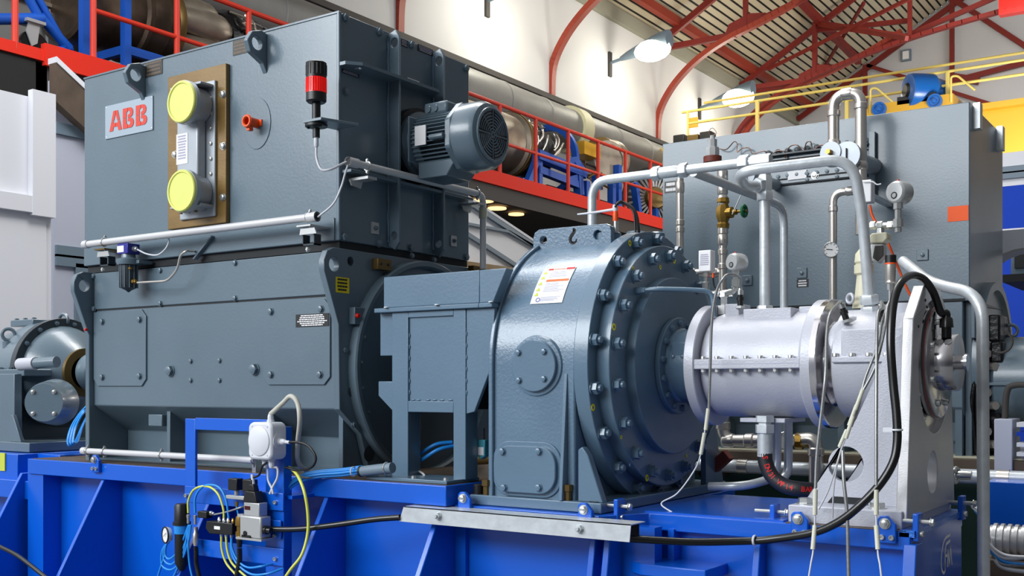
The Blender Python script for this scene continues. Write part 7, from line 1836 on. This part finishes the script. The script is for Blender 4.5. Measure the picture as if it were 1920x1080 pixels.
# ================================================================ LEFT BEARING HOUSING
def left_gearbox():
    X = -5.17
    t = thing('gearbox', (X - 0.2, AY, 1.47), 'round cast grey gearbox with eye bolts at the left edge', 'gearbox')
    def ring(name, prof, m='paint', n=56): return MB().lathe((0, AY, AZ), SIDE, prof, n).obj(name, m, t)
    ring('casing', [(-5.75, 0.18), (-5.6, 0.22), (-5.35, 0.27), (-5.21, 0.27)], 'paint')
    ring('flange', [(-5.21, 0.285), (-5.17, 0.287), (-5.168, 0.285), (-5.168, 0.22)], 'paint_dark')
    ring('cone_cover', [(-5.168, 0.245), (-5.10, 0.22), (-5.02, 0.14), (-5.0, 0.12)], 'paint')
    ring('seal_ring', [(-5.02, 0.125), (-4.985, 0.125), (-4.985, 0.085), (-5.0, 0.08)], 'dull_brass')
    ring('shaft', [(-5.05, 0.045), (-4.78, 0.045)], 'steel')
    ring('coupling_disc', [(-4.93, 0.10), (-4.88, 0.11), (-4.84, 0.11), (-4.82, 0.095), (-4.82, 0.04)], 'paint')
    for k in range(16):
        y, z = ang(12 + k * 22.5, 0.262); fast(t, 'hex', (-5.168, y, z), SIDE, 0.0095, 'paint')
    MB().box(-5.75, -5.04, AY - 0.31, AY + 0.31, AZ - 0.02, AZ + 0.015).obj('split_flange', 'paint', t, 0.004)
    for k in range(5): fast(t, 'hex', (-5.45 + 0.085 * k, AY - 0.29, AZ + 0.015), UP, 0.012, 'paint'); fast(t, 'hex', (-5.45 + 0.085 * k, AY - 0.29, AZ - 0.02), (0, 0, -1), 0.01, 'paint')
    p = on_y(72, 682, 3.15)
    MB().cyl((xy(68, 3.08), 3.08, p.z), (xy(96, 3.08), 3.11, p.z + 0.006), 0.027, n=18).obj('side_stub', 'paint', t)
    MB().cyl((xy(38, 3.08), 3.08, p.z - 0.004), (xy(68, 3.08), 3.08, p.z), 0.031, n=18).obj('stub_cap', 'silver', t)
    q = on_y(84, 755, 3.06)
    MB().lathe((q.x, 3.06, q.z), (0.6, -0.8, 0), [(-0.14, 0.115), (-0.02, 0.1), (0.0, 0.09), (0.014, 0.09), (0.014, 0.001)], 36).obj('side_cover', 'paint', t)
    f = Vector((0.6, -0.8, 0)).normalized(); u = Vector((0.8, 0.6, 0)).normalized()
    for sx in (-1, 1):
        for sz in (-1, 1): fast(t, 'hex', Vector((q.x, 3.06, q.z)) + f * 0.014 + u * 0.05 * sx + Vector((0, 0, 0.052 * sz)), f, 0.009, 'zinc')
    # eye bolts, inspection lid
    for px, py, Y, s in ((16, 640, 3.2, 1.0), (119, 612, 3.42, 1.0)):
        e = on_y(px, py, Y)
        MB().cyl((e.x, Y, e.z - 0.07), (e.x, Y, e.z - 0.0), 0.03 if px < 50 else 0.018, n=14).obj('eye_boss', 'paint', t)
        MB().torus((e.x, Y, e.z + 0.035), (0.75, -0.4, 0) if px < 50 else (0.2, -1, 0), 0.03, 0.009, 28, 8).obj('eye_bolt', 'paint', t)
    l0 = on_y(60, 608, 3.4)
    MB().box(l0.x - 0.09, l0.x + 0.12, 3.33, 3.5, AZ + 0.25, AZ + 0.285).obj('inspection_lid', 'paint', t, 0.004)
    for dx in (-0.06, 0.02, 0.1): fast(t, 'hex', (l0.x + dx, 3.35, AZ + 0.285), UP, 0.01, 'paint')
    MB().prism([(3.06, 1.485), (3.10, 1.8), (3.75, 1.8), (3.8, 1.485)], 'X', -5.35, -5.30).obj('side_wall', 'paint', t, 0.004)
    a = on_y(30, 815, 3.0)
    MB().box(-5.9, xy(55, 2.98), 2.98, 3.85, 1.485, 1.53).obj('foot', 'paint', t, 0.003)
    gx = xy(24, 3.0)
    MB().prism([(gx - 0.02, 1.53), (gx + 0.07, 1.53), (gx, 1.66), (gx - 0.02, 1.66)], 'Y', 3.0, 3.02).obj('foot_gusset', 'paint', t, 0.002)
    MB().box(gx - 0.5, gx - 0.02, 3.02, 3.06, 1.5, 1.86).obj('side_web', 'paint', t, 0.003)
    b = thing('gearbox_plinth', (-5.3, 3.3, 0), 'blue plinth block with a pale yellow tape mark under the left gearbox', 'plinth')
    xr = xy(75, 2.9)
    MB().box(-6.3, xy(33, 2.9), 2.9, 3.85, 1.36, 1.482).obj('block', 'blue', b, 0.003)
    MB().box(xy(33, 2.9), xr, 3.0, 3.8, 1.36, 1.48).obj('block', 'blue', b, 0.003)
    MB().box(-6.3, -4.60, 2.87, 3.9, 1.28, 1.365).obj('lower_beam', 'blue', b, 0.004)
    MB().box(-6.3, -4.62, 2.98, 3.02, 0, 1.30).obj('web', 'blue', b)
    x = xy(40, 2.99); MB().box(x - 0.02, x + 0.02, 2.894, 2.9, 1.40, 1.484).obj('tape_mark', 'ink_green', b)
left_gearbox()
# blue loops of hose at the motor's left foot
for k, (dx, w) in enumerate(((0, 'outermost'), (7, 'middle'), (14, 'innermost'))):
    cable('coiled_hose', wp((166 - dx * .3, 758 + dx, 3.2), (150 + dx * .4, 775, 3.15), (134 + dx * .6, 800, 3.1), (127 + dx * .7, 825, 3.05), (131 + dx * .6, 836 - dx * .4, 3.05), (142 + dx * .3, 826, 3.1), (156, 795, 3.2), (168, 772, 3.3)), 0.0055, 'hose_blue', w + ' blue hose coil hanging at the left end of the motor', 'hose', 'blue hose coils at the motor end')

# ================================================================ RIGHT EDGE BEHIND
def right_background():
    Y = 5.6
    t = thing('electric_motor', on_y(1900, 790, Y), 'grey drum-shaped motor with an eye bolt at the right edge', 'motor')
    c = on_y(1930, 715, Y); R = 0.21; x0 = xy(1866, Y)
    MB().lathe((x0, Y, c.z), SIDE, [(0, 0.15), (0.0, R - 0.03), (0.03, R), (0.9, R)], 40).obj('drum', 'paint', t)
    MB().lathe((x0 - 0.06, Y, c.z), SIDE, [(0, 0.13), (0.0, R * 0.72), (0.05, R * 0.82), (0.06, 0.15)], 36).obj('machined_ring', 'alu', t)
    MB().box(x0, x0 + 0.9, Y - R - 0.012, Y + R, c.z - 0.02, c.z - 0.005).obj('split_flange', 'paint', t, 0.003)
    e = on_y(1896, 636, Y); MB().torus((e.x, Y, c.z + R + 0.03), (0.3, -1, 0), 0.028, 0.008, 20, 8).obj('eye_bolt', 'paint', t)
    cable('drum_cable', wp((1960, 723, 5.3), (1905, 722, 5.3), (1888, 735, 5.3), (1884, 790, 5.3), (1880, 850, 5.3), (1862, 880, 5.25), (1850, 888, 5.2)), 0.014, 'fascia', 'grey cable dropping in front of the drum motor at the right edge', n=12)
    g = thing('gear_column', on_y(1840, 840, 5.4), 'dark oily gear column with grey covers behind the tall galvanised pipe', 'gear')
    for (a, b, c_, d, m_, Yq) in ((1812, 640, 1850, 830, 'engine_black', 5.5), (1795, 600, 1820, 660, 'silver', 5.45), (1852, 590, 1875, 640, 'engine_black', 5.4), (1856, 640, 1880, 680, 'engine_black', 5.4), (1838, 760, 1878, 850, 'engine_black', 5.45), (1782, 690, 1815, 830, 'paint', 5.4)):
        p, q = on_y(a, b, Yq), on_y(c_, d, Yq); MB().box(p.x, q.x, Yq, Yq + 0.2, q.z, p.z).obj('cover_block', m_, g, 0.01)
    for k in range(9):
        p = on_y(1818 + (k % 3) * 14, 640 + k * 24, 5.45); MB().cyl(p, p + Vector((0.06, -0.06, 0)), 0.02, n=8).obj('hub_bolt', 'inox' if k % 3 else 'paint', g)
    for k in range(3):
        MB().tube(catmull(wp((1828 + k * 9, 590, 5.38), (1832 + k * 6, 680, 5.36), (1822 + k * 10, 760, 5.36), (1830 + k * 9, 850, 5.38)), 6), 0.012, 8).obj('conduit', 'engine_black', g, angle=60)
    b = on_y(1872, 640, 5.3); MB().torus((b.x, 5.35, b.z + .0), (0, 1, 0), 0.05, 0.006, 20, 6, 0.3, 3.4).obj('wire_loop', 'fascia', g)
    MB().prism([(xy(1843, 5.2), on_y(1843, 568, 5.2).z), (xy(1876, 5.2), on_y(1876, 580, 5.2).z), (xy(1843, 5.2), on_y(1843, 575, 5.2).z)], 'Y', 5.2, 5.3).obj('black_wedge', 'black', g)
    w = thing('cast_arch', on_y(1900, 640, 6.4), 'white cast arch standing above the drum motor at the right edge', 'casting')
    Yw = 6.4; c = on_y(1922, 600, Yw)
    P = [(c.x + 0.28 * math.cos(a), c.z + 0.06 + 0.32 * math.sin(a)) for a in [math.pi * i / 16 for i in range(17)]]
    q = [(c.x - 0.42, c.z - 0.5)] + [(c.x - 0.42, c.z + 0.38), (c.x - 0.3, c.z + 0.5), (c.x + 0.6, c.z + 0.5), (c.x + 0.6, c.z - 0.5), (c.x + 0.28, c.z - 0.5)] + P + [(c.x - 0.28, c.z - 0.5)]
    MB().prism(q, 'Y', Yw, Yw + 0.2).obj('arch', 'silver', w, 0.01)
    h = thing('control_cabinet', on_y(1905, 520, 7.5), 'grey control housing with a dark window before the blue wall panel', 'cabinet')
    a, b = on_y(1895, 455, 7.5), on_y(1990, 515, 7.5)
    MB().box(a.x, b.x, 7.5, 7.9, b.z, a.z).obj('case', 'paint', h, 0.01)
    a, b = on_y(1902, 468, 7.49), on_y(1950, 500, 7.49); MB().box(a.x, b.x, 7.49, 7.5, b.z, a.z).obj('window', 'seam', h)
    a, b = on_y(1894, 432, 7.5), on_y(1990, 452, 7.5); MB().box(a.x, b.x, 7.55, 7.85, b.z, a.z).obj('upper_case', 'silver', h, 0.02)
    a, b = on_y(1880, 515, 7.3), on_y(1990, 524, 7.3); MB().box(a.x, b.x, 7.3, 8.0, b.z, a.z).obj('table_top', 'seam', h)
    MB().box(a.x + 0.1, b.x, 7.5, 7.9, 0, b.z).obj('pedestal', 'silver', h)
    p = on_y(1878, 350, 9.5); q = on_y(1990, 475, 9.5)
    tag(MB().box(p.x - 0.3, q.x, 9.5, 9.6, 0, p.z).obj('blue_wall_panel', 'blue_wall'), 'bright blue wall panel at the right edge behind the second machine', 'panel')
    p = on_y(1878, 285, 12); q = on_y(2000, 340, 12)
    u = thing('service_wall', (p.x, 12, 0), 'white wall strip with grey rails under the yellow crane girder', 'wall panel')
    MB().box(p.x - 1.0, q.x + 1, 12, 12.1, 0, on_y(1900, 285, 12).z).obj('panel', 'partition', u)
    for py in (315, 325): z = on_y(1900, py, 11.99).z; MB().box(p.x - 1, q.x + 1, 11.97, 12, z - 0.05, z + 0.02).obj('rail', 'slate', u)
    z0, z1 = on_y(1900, 276, 11.9).z, on_y(1900, 262, 11.9).z
    # blue base and bench
    s = thing('base_frame', on_y(1890, 980, 4.9), 'bright blue base block with a pipe above it at the right edge', 'base frame')
    a, b = on_y(1838, 902, 4.9), on_y(2010, 1000, 4.9); MB().box(a.x + 0.02, b.x, 4.9, 5.2, 0, a.z).obj('front_plate', 'blue', s, 0.003)
    for py in (792, 810, 830, 848):
        p, q = on_y(1906, py, 5.15), on_y(1990, py + 10, 5.15)
        tag(MB().box(p.x, q.x, 5.15, 5.3, q.z, p.z).obj('slotted_rail', 'partition' if py != 810 else 'blue_wall'), {792: 'topmost of the pale slotted rails at the right edge', 810: 'blue slotted rail between the pale ones at the right edge', 830: 'third pale slotted rail at the right edge', 848: 'lowest pale slotted rail at the right edge'}[py], 'rail', 'slotted rails at the right edge')
    p, q = on_y(1868, 785, 5.25), on_y(1902, 840, 5.25)
    tag(MB().box(p.x, q.x, 5.2, 5.4, q.z - .1, p.z).obj('clear_cover', 'lilac', None, 0.004), 'milky lilac cover box below the drum motor', 'cover')
    m = thing('ribbed_motor', on_y(1890, 1040, 4.3), 'silver ribbed motor lying on its side at the lower right edge', 'motor')
    c = on_y(1858, 1012, 4.3); r = 0.055
    prof = []
    for k in range(14): prof += [(k * 0.024, r), (k * 0.024 + 0.012, r), (k * 0.024 + 0.012, r * 1.14), (k * 0.024 + 0.024, r * 1.14)]
    MB().lathe((c.x, 4.3, c.z), SIDE, prof, 36).obj('ribbed_body', 'alu', m, angle=20)
    MB().box(c.x - 0.02, c.x + 0.4, 4.2, 4.5, 0, c.z - r * 1.1).obj('pedestal', 'channel', m)
    for k in range(5):
        cable('loose_cable', wp((1820 + k * 4, 945 + k * 5, 4.1), (1838 + k * 3, 960 + k * 9, 4.05), (1848 + k * 4, 1010 + k * 8, 4.0), (1880, 1040 + k * 6, 4.0), (1935, 1046 + k * 7 - (k % 2) * 9, 4.0)), 0.007, ['white_cable', 'pvc', 'hose_blue', 'cable_grey', 'white_cable'][k], 'loose %s cable curling below the ribbed motor, %s of five' % (['white', 'light grey', 'blue', 'braided grey', 'thin white'][k], ['topmost', 'second', 'middle', 'fourth', 'lowest'][k]), 'cable', 'loose cables at the lower right')
    k = on_y(1825, 950, 4.1)
right_background()
def coupling_claw():
    c = on_y(1792, 890, 3.85)
    t = thing('hose_coupling', c, 'zinc claw hose coupling behind the silver stand', 'coupling')
    MB().torus(c, (1, -0.3, 0), 0.022, 0.007, 20, 8).obj('claw_ring', 'zinc', t)
    MB().lathe(c, SIDE, [(0.0, 0.012), (0.02, 0.016), (0.05, 0.014)], 12).obj('tail', 'zinc', t)
    for a in (0.4, 2.5, 4.4): MB().ball(c + Vector((0, 0.024 * math.cos(a), 0.024 * math.sin(a))), 0.009, 8).obj('claw', 'zinc', t)
coupling_claw()
